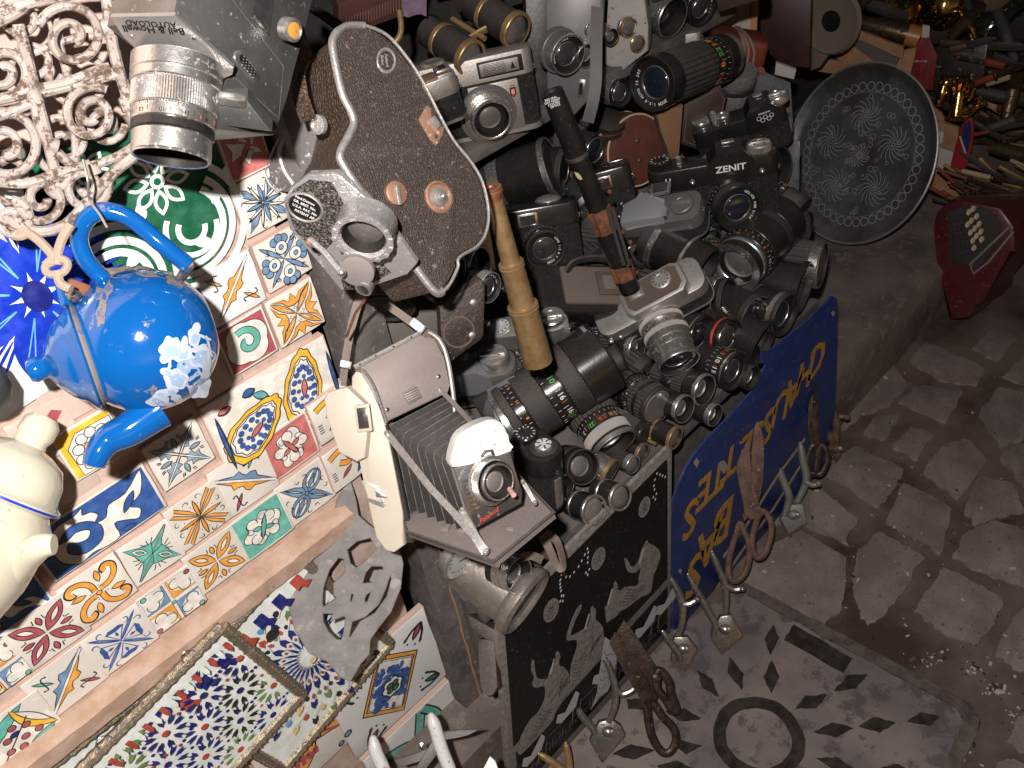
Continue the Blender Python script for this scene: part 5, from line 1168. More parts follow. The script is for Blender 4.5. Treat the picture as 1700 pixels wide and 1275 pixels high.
# ---- black panel with printed frieze
SM2 = SM @ tr(0, 0, .004)
T = Thing('printed_panel', 'black grey-bordered panel printed with kneeling figures, leaning next to the blue sign', 'sign', SM2)
q = locpx(SM2, 1, [(824, 1056), (829, 1022), (1110, 741), (1116, 742), (1113, 1048), (1108, 1056), (860, 1330), (846, 1330)]); g = G(); g.prism(q, -.005, 0, signg, bev=.0008); T.part('panel', g)
def PP(g, pts, m, z):
    q = locpx(SM2, 1, pts)
    if len(q) > 11: q = [Vector((v.x, v.y)) for v in smooth_pts([(v.x, v.y, 0) for v in q], 3, True)]
    g.poly(q, z, m)
g = G(); PP(g, [(838, 1056), (841, 1030), (1106, 762), (1108, 768), (1108, 960), (852, 1240), (848, 1180)], signb, .0004); T.part('black_field', g)
g = G(); PP(g, [(856, 1250), (1108, 973), (1108, 1042), (880, 1296), (860, 1300)], signb, .0004); T.part('lower_field', g)
f1 = [(375,640),(360,650),(358,700),(375,740),(362,775),(382,802),(432,792),(440,830),(430,880),(400,940),(350,990),(310,1060),(288,1120),(296,1195),(480,1000),(500,950),(560,850),(585,790),(580,720),(550,680),(522,665),(524,600),(510,590),(500,640),(490,665),(470,690),(455,740),(440,750),(395,745),(382,700)]
f2 = [(655,310),(630,330),(610,370),(585,430),(565,520),(620,520),(625,560),(600,640),(590,690),(585,790),(640,745),(700,690),(770,600),(785,470),(760,420),(738,400),(738,340),(720,340),(700,400),(690,440),(640,470),(600,492),(592,480),(620,400),(645,350)]
f3 = [(905,40),(915,90),(930,120),(970,125),(1000,100),(990,150),(980,200),(905,210),(870,260),(850,330),(900,345),(1000,270),(1060,240),(1075,150),(1105,80),(1118,20),(1100,-20),(1040,-50),(1010,-20),(985,60),(950,90),(925,50)]
f5 = [(840,210),(820,250),(815,300),(790,330),(800,420),(860,380),(900,330),(930,290),(880,230)]
f4 = [(790,500),(780,560),(770,640),(755,730),(745,830),(705,935),(760,860),(810,820),(850,700),(865,600),(845,540)]
g = G()
for i, f in enumerate((f1, f2, f3)): PP(g, z6(f), signg, .0008)
PP(g, z6(f5), signg, .00085); PP(g, z6(f4), signw, .00095)
for (x, y) in ((510, 610), (715, 345), (1035, -40), (850, 200)):      # heads and tall hats
    PP(g, z6([(x - 10, y + 40), (x - 8, y - 15), (x + 4, y - 28), (x + 14, y - 8), (x + 20, y + 8), (x + 13, y + 18), (x + 12, y + 45)]), signg, .0009); g.stroke(locpx(SM2, 1, z6([(x + 2, y - 2), (x + 10, y)])), .0008, .0013, signb); PP(g, z6([(x - 46, y + 110), (x - 20, y + 20), (x - 12, y + 20), (x - 36, y + 115)]), signw, .0010)
T.part('printed_figures', g)
g = G()
def lp2(a, b, t): return (a[0] + (b[0] - a[0]) * t, a[1] + (b[1] - a[1]) * t)
for a0, a1, b0, b1, n_ in (((415, 915), (312, 1160), (500, 925), (400, 1075), 9), ((598, 640), (594, 780), (700, 600), (650, 735), 6), ((905, 220), (870, 335), (1050, 190), (985, 280), 6), ((778, 560), (735, 900), (850, 600), (790, 850), 6)):
    for k in range(n_):                                         # folds of the robes
        t = (k + .3) / n_; a, b = lp2(a0, a1, t), lp2(b0, b1, t); m_ = lp2(a, b, .5); g.stroke(smooth_pts([(v.x, v.y, 0) for v in locpx(SM2, 1, z6([lp2(a, b, .12), (m_[0] - 12, m_[1] + 16), lp2(a, b, .7), lp2(a, b, .9)]))], 3), .0009, .0012, signb)
for a, b in (((560, 700), (470, 900)), ((540, 690), (455, 860)), ((745, 440), (650, 480)), ((720, 470), (640, 640)), ((1095, 10), (1000, 60)), ((500, 680), (440, 760))): g.stroke(smooth_pts([(v.x, v.y, 0) for v in locpx(SM2, 1, z6([a, (lp2(a, b, .5)[0] + 10, lp2(a, b, .5)[1]), b]))], 3), .0007, .0012, signb)
for (x0, y0) in ((520, 800), (705, 560), (1085, 110)):
    for k in range(6): g.stroke(locpx(SM2, 1, z6([(x0 + 12 * k * .5, y0 + 30 - k * 14), (x0 + 40 + 12 * k * .5, y0 - 10 - k * 14)])), .0012, .0012, signb)
    g.stroke(locpx(SM2, 1, z6([(x0, y0 + 60), (x0 + 20, y0 - 60)])), .0012, .0012, signb)
T.part('printed_folds', g)
for c, rr_ in ((z6([(475, 345)])[0], 20), (z6([(752, 42)])[0], 19), (z5([(1023, 925)])[0], 17)):
    g = G(); a, b, c2 = locpx(SM2, 1, [c, (c[0] + rr_ * .5, c[1]), (c[0], c[1] - rr_)]); ra = (c2 - a).length * .92; g.lathe([(ra * .86, .001), (ra, .0012)], signg, 28, tr(a.x, a.y, 0) @ Matrix.Diagonal((.72, 1, 1, 1)))
    g.lathe([(1e-5, .0007), (ra, .0008)][::-1], signg, 28, tr(a.x, a.y, 0) @ Matrix.Diagonal((.72, 1, 1, 1)))
    for k in range(12): g.stroke([a + Vector((ra * .12 * cos(k * pi / 6) * .72, ra * .12 * sin(k * pi / 6))), a + Vector((ra * .8 * cos(k * pi / 6) * .72, ra * .8 * sin(k * pi / 6)))], .0007, .0015, signb)
    T.part('rosette', g)
dots = z7([(1458,268),(1465,300),(1462,345),(1460,390),(1475,450),(1445,480),(1460,497),(1435,320),(1408,375),(1380,425),(1340,475),(1305,512),(1270,515),(1252,492),(1228,495),(1218,545),(1217,580),(1220,610),(1225,640),(1230,683),(1247,683),(1218,730),(1240,730)]) + z5([(1098,728),(1115,735),(1130,742),(1146,748),(1085,765),(1080,800),(1083,822),(1094,847),(1076,868),(1088,880)])
g = G()
for x, y in dots: a = locpx(SM2, 1, [(x, y)])[0]; g.lathe([(1e-5, .0012), (.0024, .0009)][::-1], whitep, 10, tr(a.x, a.y, 0) @ rz(-20) @ Matrix.Diagonal((.6, 1, 1, 1)))
T.part('white_dots', g)
g = G()                                                         # meander border and lower frieze
for k in range(13):
    t0 = k / 13; x = 884 + t0 * 214; y = 1276 - t0 * 232
    for pts in ([(0, 0), (0, -14), (12, -27), (12, -12), (5, -5), (5, -10)], ): g.stroke(locpx(SM2, 1, [(x + a, y + b) for a, b in pts]), .0009, .0009, signg)
for a_, b_ in (((872, 1283), (1106, 1030)), ((882, 1292), (1108, 1044)), ((868, 1268), (1106, 1010))): g.stroke(locpx(SM2, 1, [a_, b_]), .0010, .0010, signg)
for i, (x, y) in enumerate(((868, 1262), (925, 1190), (985, 1125), (1055, 1048), (1090, 1010))):
    g.poly(locpx(SM2, 1, [(x - 3, y + 10), (x, y - 4), (x + 12, y - 8), (x + 30, y - 44), (x + 36, y - 40), (x + 30, y - 18), (x + 6, y + 10)]), .0012, signw)
    g.stroke(locpx(SM2, 1, [(x + 24, y + 6), (x + 27, y - 22)]), .0022, .0011, signg); g.stroke(locpx(SM2, 1, [(x + 36, y - 6), (x + 39, y - 32)]), .0016, .0011, signg)
T.part('lower_frieze', g)
# ================================================================ shears and clippers
rustm = mat('rusty_steel', (.15, .085, .058), .65, .3, col2=(.075, .042, .032), sc2=60, bump=.8, bsc=260, wear=(.23, .19, .17), wearamt=.12, wsc=120)
brownst = mat('browned_steel', (.085, .052, .038), .42, .6, col2=(.035, .024, .02), sc2=70, bump=.6, bsc=260, wear=(.16, .11, .08), wearamt=.03, wsc=150)
steel = mat('worn_nickel', (.36, .33, .31), .3, .95, dust=.25, dcol=(.25, .2, .17), wear=(.13, .08, .06), wearamt=.2, wsc=140, bump=.3, bsc=260)
greyst = mat('grey_cast', (.22, .215, .205), .5, .6, dust=.35, bump=.5, bsc=260)
def shears(label, c, d, z, blades, loops, m, rad=6.0, screw=None, th=7):
    M = frame(c[0], c[1], d, z, (1, 0, 0)); s = d / F; T = Thing('tailor_shears', label, 'scissors', M, s)
    for i, b in enumerate(blades): g = G(); g.prism(locpx(M, s, b), -th + i * th * .7, i * th * .7, m, bev=1.6); T.part('blade', g)
    for lp in loops:
        q = smooth_pts([(v.x, v.y, 0) for v in locpx(M, s, lp)], 6, True); g = G(); g.tube(q, rad, m, 10, closed=True, flat=.7); T.part('handle_loop', g)
    if screw: c2 = locpx(M, s, [screw])[0]; g = G(); g.lathe([(8, 1), (8, 8), (5, 10), (1e-4, 10)][::-1], m, 16, tr(c2.x, c2.y, 0)); g.box((c2.x, c2.y, 10), (13, 2, 1.5), brownst); T.part('pivot_screw', g)
    return T
dS = depth_of(onY(1240, 800, YS - .02))
shears('rusty brown tailor shears standing slightly open against the blue sign stripes', (1240, 820), dS, (.1, .2, .97),
 [zs([(543, 245), (528, 420), (518, 560), (535, 680), (500, 760), (470, 830), (480, 870), (560, 790), (590, 640), (596, 480), (598, 370), (570, 300)]), zs([(490, 295), (455, 400), (428, 560), (455, 680), (480, 760), (475, 830), (520, 860), (590, 830), (570, 760), (535, 690), (518, 560), (505, 400)])],
 [zs([(455, 880), (430, 950), (400, 1050), (385, 1140), (400, 1210), (440, 1218), (485, 1170), (508, 1090), (505, 990), (480, 930)]), zs([(555, 860), (530, 950), (530, 1040), (560, 1085), (600, 1060), (630, 980), (640, 890), (615, 830), (585, 810)])], rustm, 5.2)
dS = depth_of(onY(1080, 1080, YS - .05))
shears('large dark brown tailor shears in front of the black printed panel', (1060, 1080), dS, (.15, .25, .95),
 [z6([(752, 250), (745, 330), (790, 480), (860, 600), (960, 760), (1040, 900), (1090, 900), (1120, 800), (1130, 720), (1080, 660), (960, 470), (850, 330)]), z6([(760, 270), (738, 300), (750, 400), (830, 560), (900, 700), (990, 850), (1050, 930), (1080, 860), (1060, 780), (960, 640), (850, 470)])],
 [z6([(1045, 900), (1050, 1000), (1075, 1100), (1130, 1180), (1180, 1180), (1212, 1110), (1195, 1040), (1130, 970), (1080, 900)]), z6([(1110, 700), (1170, 770), (1180, 830), (1215, 930), (1190, 935), (1150, 870), (1100, 800)])], brownst, 7.0, z6([(1092, 740)])[0], 9)
dS = depth_of(onY(1355, 700, YS - .02))
shears('slim dark shears standing at the right end of the blue sign', (1352, 690), dS, (.1, .2, .97),
 [[(1347, 560), (1344, 640), (1341, 715), (1345, 745), (1358, 742), (1360, 700), (1353, 620)], [(1350, 600), (1349, 700), (1352, 748), (1362, 738), (1357, 660)]],
 [zs([(880, 430), (850, 500), (855, 570), (895, 590), (910, 520), (905, 440)]), zs([(930, 420), (965, 460), (965, 530), (930, 590), (900, 580), (915, 480)])], brownst, 5.0)
def clipper(label, L_, R_, br, head, m, hz, teeth=True, lever=None):
    px = sum(p[0] for p in head) / len(head); py = sum(p[1] for p in head) / len(head); d = depth_of(onZ(px, py, hz)); M = frame(px, py, d, (.05, .35, .93), (1, 0, 0)); s = d / F
    T = Thing('hair_clipper', label, 'hair clipper', M, s, 'old hand hair clippers set out on the ground')
    for P_, rad in ((L_, 5.2), (R_, 5.0)):
        q = locpx(M, s, P_); n = len(q); q3 = smooth_pts([(v.x, v.y, 14 - 8 * (i / (n - 1))) for i, v in enumerate(q)], 6); g = G(); k = len(q3)
        g.tube(q3, [rad * (.55 + .45 * min(1, i / (k * .15)) + .25 * sin(pi * i / (k - 1))) for i in range(k)], m, 10, flat=.75); g.sphere(q3[0], rad * .62, m, 8); T.part('handle', g)
    if br: q = locpx(M, s, br); q3 = smooth_pts([(v.x, v.y, 10) for v in q], 5); g = G(); g.tube(q3, [5.5 - 1.5 * i / len(q3) for i in range(len(q3))], m, 8); g.sphere(q3[-1], 6, m, 10); T.part('finger_rest', g)
    q = locpx(M, s, head); g = G(); g.prism(q, -8, 4, m, bev=3); T.part('head_plate', g)
    c = sum(q, Vector((0, 0))) / len(q); g = G(); g.sphere((c.x, c.y - 4 + 8, 4), 9, m, 12, (1.2, 1, .8)); g.lathe([(4, 12), (4.5, 16), (1e-4, 17)][::-1], steel, 12, tr(c.x + 6, c.y + 6, -2)); T.part('spring_housing', g)
    lo = sorted(range(len(q)), key=lambda i: q[i].y)[0]; a = q[lo]; g = G()
    for nb in (q[(lo + 1) % len(q)], q[lo - 1]):
        for k in range(12): p_ = a.lerp(nb, (k + .5) / 12); g.box((p_.x, p_.y - 1.5, -3), (2.2, 6, 4), rustm)
    T.part('comb_teeth', g); return T
clipper('nickel hair clipper with wide finger rest, nearest the kneeling figures of the black panel', z6([(605, 872), (660, 960), (720, 1030), (735, 1070)]), z6([(780, 600), (825, 690), (852, 800), (850, 900), (815, 1000)]), z6([(850, 800), (890, 828), (935, 815), (975, 785)]), z6([(705, 1105), (760, 1000), (830, 985), (885, 1020), (915, 1075), (780, 1235)]), steel, .05)
clipper('nickel hair clipper standing at the corner where black panel meets blue sign', z6([(1130, 455), (1175, 520), (1225, 590), (1235, 640)]), z6([(1165, 130), (1215, 210), (1250, 300), (1248, 400), (1225, 490)]), z6([(1250, 300), (1290, 298), (1335, 270)]), z6([(1180, 640), (1200, 500), (1280, 500), (1335, 570), (1270, 695)]), steel, .06)
clipper('nickel hair clipper with rusty base, right below the blue sign lettering BAS', z6([(1280, 122), (1335, 225), (1395, 330), (1440, 420), (1430, 480)]), z6([(1420, -10), (1455, 80), (1490, 160), (1505, 260), (1500, 360)]), z6([(1500, 190), (1550, 215), (1598, 208)]), z6([(1415, 500), (1470, 380), (1535, 370), (1605, 490), (1482, 600)]), steel, .05)
clipper('small grey hair clipper under the white sign stripes, between two shears', zs([(670, 512), (700, 600), (735, 690), (740, 740), (715, 830)]), zs([(806, 396), (822, 500), (842, 620), (790, 750)]), zs([(835, 625), (880, 645), (912, 635)]), zs([(690, 850), (750, 770), (825, 762), (850, 870), (740, 945)]), greyst, .05)
clipper('small rusty hair clipper farthest to the right at the end of the blue sign', zs([(920, 250), (955, 320), (998, 395), (985, 440)]), zs([(1005, 205), (1022, 300), (1010, 420)]), zs([(1015, 245), (1050, 240), (1082, 245)]), zs([(985, 450), (1005, 400), (1045, 410), (1048, 470), (1020, 515)]), rustm, .05)
clipper('brassy hair clipper cut by the lower edge of the photo below the black panel', z6([(402, 1172), (480, 1225), (560, 1290), (590, 1340)]), z6([(560, 1112), (575, 1190), (590, 1290)]), None, z6([(540, 1330), (600, 1290), (660, 1330), (640, 1420), (560, 1420)]), brass, .05)
# ================================================================ big pieces hanging on the left
def plate_curve(outer, holes, th, bev, m):                      # flat plate with holes, as mesh data in a G
    c = bpy.data.curves.new('c', 'CURVE'); c.dimensions = '2D'; c.fill_mode = 'BOTH'; c.extrude = th / 2; c.bevel_depth = bev; c.bevel_resolution = 1
    for poly in [outer] + holes:
        sp = c.splines.new('POLY'); sp.points.add(len(poly) - 1); sp.use_cyclic_u = True
        for i, p in enumerate(poly): sp.points[i].co = (p[0], p[1], 0, 1)
    o = bpy.data.objects.new('c', c); me = bpy.data.meshes.new_from_object(o); g = G(); g.add([v.co.copy() for v in me.vertices], [list(p.vertices) for p in me.polygons], m); bpy.data.objects.remove(o); bpy.data.meshes.remove(me); bpy.data.curves.remove(c); return g
z1 = lambda a: [(x / 3.5417, y / 3.5417) for x, y in a]
z3 = lambda a: [(440 + x / 3.5417, 580 + y / 3.5417) for x, y in a]
z4 = lambda a: [(440 + x / 3.5417, 915 + y / 3.5417) for x, y in a]
crinkle = mat('brown_crackle_leather', (.030, .021, .017), .55, dust=.25, dcol=(.13, .10, .085), col2=(.055, .036, .026), sc2=420, mix2=.6, bump=.5, bsc=560, btype='VORONOI', wear=(.24, .18, .14), wearamt=.02, wsc=160)
crinkle2 = mat('brown_crackle_edge', (.085, .050, .030), .55, dust=.25, dcol=(.25, .19, .14), col2=(.030, .020, .015), sc2=420, mix2=.5, bump=1, bsc=300, btype='VORONOI')
trimm = mat('trim_aluminium', (.45, .43, .42), .42, .8, dust=.45, dcol=(.34, .29, .26), wear=(.26, .15, .09), wearamt=.12, wsc=120, bump=.5, bsc=220)
pitchr = mat('pitted_chrome', (.62, .60, .60), .26, .7, dust=.2, dcol=(.4, .35, .32), wear=(.45, .42, .40), wearamt=.12, wsc=200, bump=.8, bsc=240)
coppery = mat('coppery_plate', (.30, .16, .10), .55, .4, dust=.5, dcol=(.33, .22, .17), wear=(.5, .42, .38), wearamt=.15, wsc=200, bump=.4, bsc=300)
# ---- leather movie camera
d = .68; M = frame(655, 270, d, (.50, -.24, .83), (.80, .30, 0)); s = d / F
T = Thing('movie_camera', 'large brown crackled leather movie camera with chrome lens mount, before the grey post', 'movie camera', M, s)
face = [(558, 66), (575, 48), (605, 46), (640, 62), (672, 98), (700, 140), (725, 190), (750, 235), (778, 270), (798, 305), (808, 350), (804, 385), (790, 405), (765, 420), (756, 430), (756, 442), (745, 466), (735, 480), (722, 479), (690, 440), (655, 395), (622, 345), (590, 300), (572, 272), (568, 255), (585, 225), (593, 205), (588, 185), (575, 160), (568, 130), (560, 95)]
q = [Vector((v.x, v.y)) for v in smooth_pts([(v.x, v.y, 0) for v in locpx(M, s, face)], 3, True)]
g = G(); g.prism(q, -150, -2, crinkle2); T.part('body', g)
g = G(); g.prism([v * .985 for v in q], -3, 1.5, crinkle, bev=2); T.part('side_door', g)
g = G(); e = locpx(M, s, [(735, 484), (722, 484), (690, 444), (655, 399), (622, 349), (590, 304), (571, 275), (565, 256), (580, 225), (588, 205), (583, 185), (570, 160), (562, 130), (555, 95), (553, 66), (573, 44), (605, 42)])
e3 = smooth_pts([(v.x, v.y, 0) for v in e], 4); g.tube(e3, [7.4 if i < len(e3) * .9 else 6 for i in range(len(e3))], trimm, 10, flat=.9); T.part('metal_edge', g)
g = G(); e = locpx(M, s, [(605, 42), (642, 58), (675, 95), (703, 138), (728, 188), (753, 233), (781, 268), (801, 303), (811, 350), (807, 386), (792, 409), (768, 423), (760, 432), (760, 444), (748, 470), (736, 484)]); e3 = smooth_pts([(v.x, v.y, 0) for v in e], 4); g.tube(e3, 3.2, trimm, 8); T.part('metal_edge', g)
c = locpx(M, s, [(641, 101)])[0]; g = G(); g.lathe([(15, 1.5), (18, 2.4), (20, 1.5)][::-1], trimm, 32, tr(c.x, c.y, 0) @ Matrix.Diagonal((.9, 1.15, 1, 1)))
g.text('Paillard', 7, mat('pale_engraving', (.3, .26, .23), .6), tr(c.x, c.y, 1.7) @ rz(-62), .05); g.text('Bolex', 7, mat('pale_engraving'), tr(c.x - 7, c.y - 4, 1.7) @ rz(-62), .05); T.part('maker_badge', g)
q2 = locpx(M, s, [(693, 200), (706, 176), (714, 182), (713, 200), (735, 212), (733, 225), (722, 243), (712, 232)]); g = G(); g.prism(q2, 1, 5, coppery, bev=1); T.part('latch_plate', g)
q2 = locpx(M, s, [(708, 200), (716, 194), (728, 210), (720, 218)]); g = G(); g.prism(q2, 5, 11, trimm, bev=1.5); c = locpx(M, s, [(720, 228)])[0]; g.lathe([(3.5, 5), (3.5, 7), (1e-4, 8)][::-1], steel, 10, tr(c.x, c.y, 0)); T.part('latch', g)
c = locpx(M, s, [(727, 328)])[0]; g = G(); g.lathe([(28, 1), (28, 5), (24, 6.5), (22, 3), (17, 3, coppery), (15, 7), (9, 8, chrome2), (8, 12), (4, 13), (1e-4, 10)][::-1], chrome2, 40, tr(c.x, c.y, 0)); T.part('lock_knob', g)
c = locpx(M, s, [(655, 322)])[0]; g = G(); g.lathe([(20, 1), (20, 8), (17, 10), (1e-4, 10)][::-1], coppery, 28, tr(c.x, c.y, 0)); g.box((c.x + 2, c.y - 4, 12), (9, 34, 5), chrome2, 2, rot=rz(30)); T.part('film_counter', g)
# front plate with the turret
M2 = frame(580, 400, d - .02, (-.30, .52, .80), (.9, .1, 0)); Mi = T.o.matrix_world.inverted(); L_ = Mi @ M2; Ls = Matrix.Translation(L_.translation / s) @ L_.to_3x3().to_4x4()
def q_on(pts): return locpx(M2, s, pts)
g = G(); g.M = Ls; g.prism(q_on([(470, 335), (482, 312), (512, 290), (560, 288), (610, 330), (655, 385), (692, 438), (676, 456), (600, 482), (565, 482), (520, 425), (480, 380)]), -14, 0, pitchr, bev=3); T.part('front_plate', g)
g = G(); g.M = Ls; g.prism(q_on([(474, 338), (486, 316), (514, 298), (552, 302), (575, 345), (560, 395), (530, 425), (490, 382)]), 0, 1.5, mat('black_white_crackle', (.02, .018, .017), .5, col2=(.30, .26, .23), sc2=600, mix2=.58, bump=.8, bsc=500, btype='VORONOI'), bev=.5); g.prism(q_on([(612, 452), (636, 440), (650, 452), (600, 480), (572, 480), (566, 462)]), 0, 1.5, MC['black_white_crackle']); T.part('crackle_inlay', g)
c = q_on([(507, 343)])[0]; g = G(); g.M = Ls; [g.lathe(pf, m_, 40, tr(c.x, c.y, 0) @ Matrix.Diagonal((1, .86, 1, 1))) for pf, m_ in (([(26, 3.2), (28, 6), (31, 5), (31, 1)], chrome2), ([(1e-4, 3.2), (26.5, 3.2)], blk))]
for k, tx in enumerate(('Ned.Octroo', 'GR. BRIT. No.', 'U.S.A. PAT. No', 'PATENT AP')): g.text(tx, 6.4, whitep, tr(c.x, c.y + 13 - 8.5 * k, 3.4) @ rz(-14), .05)
T.part('patent_plate', g)
B = aframe(602, 398, d - .055, 108, .70); L2 = Mi @ B; Lz = Matrix.Translation(L2.translation / s) @ L2.to_3x3().to_4x4()
g = G(); g.M = Lz; g.lathe([(46, -44), (46, -8), (47, -6), (47, 0), (38, 1), (36, -2), (34, -6, inner), (31, -22), (28, -24, glassd), (16, -20), (1e-4, -18)][::1], pitchr, 48)
for k in range(16): g.M = Lz @ rz(22.5 * k) @ tr(44.5, 0, 0); g.box((0, 0, 0), (7, 7, 5), pitchr, 1)
T.part('lens_mount', g, angle=30)
g = G(); g.tube([P(515, 398, d - .05), P(535, 415, d - .055), P(566, 452, d - .06)], 5 * s, pitchr, 10); g.sphere(P(567, 453, d - .06), 7 * s, chrome, 12); g.sphere(P(517, 402, d - .048), 9 * s, coppery, 12)
o = T.part('crank', G()); o.data = g.mesh('crank', 1); o.matrix_parent_inverse = T.o.matrix_world.inverted()
def wpart(T, name, g, parent=None):                             # geometry given in world space
    o = bpy.data.objects.new(name, g.mesh(name, 1)); COL.objects.link(o); o.parent = parent or T.o; o.matrix_parent_inverse = (parent or T.o).matrix_world.inverted() if not parent else T.o.matrix_world.inverted(); return o
g = G(); g.M = frame(560, 312, d - .035, (-.1, .5, .86), (.8, .5, 0)); g.box((0, 0, 0), (38 * s, 44 * s, 14 * s), blk, 3 * s); g.lathe([(11 * s, 0), (11 * s, 9 * s), (1e-5, 10 * s)][::-1], coppery, 20, tr(-4 * s, 0, 0)); g.box((-4 * s, 0, 10 * s), (18 * s, 3 * s, 2 * s), inner)
for k in range(6): g.box((14 * s, (k * 6 - 15) * s, 8 * s), (10 * s, 2.5 * s, 3 * s), coppery)
wpart(T, 'speed_knob', g)
g = G(); g.M = aframe(592, 452, d - .05, 110, .8); g.lathe([(27 * s, -10 * s), (27 * s, -1 * s), (24 * s, 0), (1e-5, 1 * s)][::1], mat('grey_knob', (.26, .23, .22), .5, .3, dust=.4), 32); wpart(T, 'wind_disc', g)
g = G(); g.M = aframe(602, 482, d - .04, 120, .6); g.lathe([(14 * s, -14 * s), (14 * s, -2 * s), (10 * s, 0, glassm), (1e-5, 0)], chrome2, 24); wpart(T, 'small_finder', g)
g = G(); g.M = aframe(526, 207, d - .01, 175, .72); g.lathe([(16 * s, -8 * s), (16 * s, 0), (11 * s, 2 * s), (9 * s, -1 * s), (1e-5, 1 * s)], pitchr, 28); wpart(T, 'strap_screw', g)
g = G(); g.ribbon([P(512, 200, d - .02), P(498, 160, d - .03), P(492, 120, d - .025), P(508, 80, d)], c2w((.3, -.1, -1)), 26 * s, 4 * s, crinkle2); wpart(T, 'carry_strap', g)
g = G(); g.ribbon([P(610, 492, d + .03), P(590, 520, d + .05), P(575, 560, d + .08)], c2w((.2, 0, -1)), 5 * s, 2 * s, rust); wpart(T, 'cord_end', g)
# grey framed case edge behind it
d = .725; M = frame(478, 255, d, (-.5, .1, .85), (.8, -.3, 0)); s = d / F; T = Thing('camera_case', 'dark grey case with rounded chrome edging, between painted tiles and leather movie camera', 'case', M, s)
g = G(); g.prism(locpx(M, s, [(443, 275), (478, 205), (500, 180), (530, 210), (512, 290), (492, 322), (462, 318), (447, 300)]), -34, 0, mat('scuffed_grey', (.10, .095, .095), .6, dust=.35, wear=(.5, .48, .46), wearamt=.10, wsc=160), bev=5); T.part('case_body', g)
for pts, r in (([(500, 183), (474, 228), (466, 250), (472, 280), (490, 308)], 5), ([(478, 205), (443, 275), (447, 302), (464, 320)], 2.5)): g = G(); g.tube(smooth_pts([(v.x, v.y, 2) for v in locpx(M, s, pts)], 6), r, trimm, 8); T.part('chrome_edging', g)
# ---- silver movie camera with lens hanging down (top left)
gun = mat('scratched_gunmetal', (.22, .215, .21), .36, .75, dust=.2, dcol=(.25, .21, .18), wear=(.42, .38, .34), wearamt=-.03, wsc=200, bump=.3, bsc=200, col2=(.13, .125, .12), sc2=14)
lab = mat('silver_label_plate', (.50, .49, .48), .35, .85, dust=.15, bump=.3, bsc=300)
d = .55; M = frame(395, 90, d, (.72, -.10, .68), (.68, .2, 0)); s = d / F
T = Thing('movie_camera', 'silver grey home movie camera, big silver lens pointing down, beside the iron grille', 'movie camera', M, s)
q = locpx(M, s, [(288, 24), (306, -60), (540, -80), (500, 70), (474, 170), (456, 224), (352, 214), (354, 168), (386, 122), (384, 108)]); g = G(); g.prism(q, -150, 0, gun, bev=3); T.part('body', g)
g = G(); g.prism(locpx(M, s, [(404, -30), (455, -20), (446, 60), (398, 10)]), 0, 2, gun, bev=1); g.prism(locpx(M, s, [(420, -20), (448, -12), (441, 50), (418, 22)]), 2, 2.6, glassm); T.part('film_window', g)
g = G(); c = locpx(M, s, [(410, 105)])[0]; g.prism([(c.x + (16 if cos(a) > 0 else -16) + 14 * cos(a), c.y + 12 * sin(a) - (cos(a) > 0) * 12) for a in [2 * pi * i / 24 for i in range(24)]], 0, 3, chrome, bev=1); g.prism([(c.x + (12 if cos(a) > 0 else -12) + 9 * cos(a), c.y + 8 * sin(a) - (cos(a) > 0) * 10) for a in [2 * pi * i / 24 for i in range(24)]], 3, 3.4, inner)
for i in range(5):
    for j in range(4): g.box((c.x - 12 + i * 7, c.y + 5 - j * 5 - i * 2, 4), (2, 2, 1), chrome2)
T.part('light_meter_grille', g)
g = G(); g.stroke(locpx(M, s, [(370, -20), (470, 110), (462, 200)]), 1.5, .8, trimm); g.stroke(locpx(M, s, [(385, 125), (460, 195)]), 1.2, .8, trimm); T.part('panel_line', g)
g = G(); g.M = aframe(488, 50, d + .02, 10, .75); g.lathe([(20 * s, -20 * s), (20 * s, 0), (16 * s, 2 * s), (13 * s, 0, mat('amber_glass', (.5, .25, .05), .2, coat=1)), (1e-5, 2 * s)], chrome, 28); wpart(T, 'amber_button', g)
# label face: plane through the front edge of the side, turned to the left
M2 = frame(285, 75, d - .030, (-.28, .62, .73), (1, .0, .4)); M2i = M2
g = G(); g.M = M2; ql = locpx(M2, s, [(183, 28), (290, 26), (388, 112), (386, 124), (352, 140), (300, 118), (270, 76), (228, 84), (205, 62)]); g.M = M2 @ Matrix.Scale(s, 4); g.prism(ql, -8, 0, lab, bev=1)
for tx, x, y, sz in (('Bell & Howell', 255, 49, 17), ('AUTOLOAD', 250, 39, 14)):
    c = locpx(M2, s, [(x, y)])[0]; g.text(tx, sz, blk, tr(c.x, c.y, .6) @ rz(180 - 4), .1)
for x, y in ((218, 61), (322, 63)): c = locpx(M2, s, [(x, y)])[0]; g.lathe([(3, 0), (3, 1.5), (1e-4, 2)][::-1], chrome, 10, tr(c.x, c.y, 0))
wpart(T, 'label_plate', g)
g = G(); g.M = frame(232, -2, d + .01, (-.1, .25, .95), (1, 0, 0)); g.box((0, 0, -30 * s), (112 * s, 62 * s, 60 * s), gun, 3 * s); g.lathe([(20 * s, 0), (21 * s, 2 * s), (23 * s, 0)][::-1], chrome, 30, tr(6 * s, 4 * s, 0)); wpart(T, 'front_block', g)
g = G(); g.M = frame(390, 188, d - .01, (-.1, .5, .85), (1, .12, 0)); g.prism([(x * s, y * s) for x, y in ((-42, 12), (18, 26), (60, -26), (-40, -26))], -40 * s, 0, gun, bev=3 * s); g.box((-5 * s, 22 * s, -3 * s), (44 * s, 16 * s, 20 * s), chrome, 4 * s); wpart(T, 'handle_foot', g)
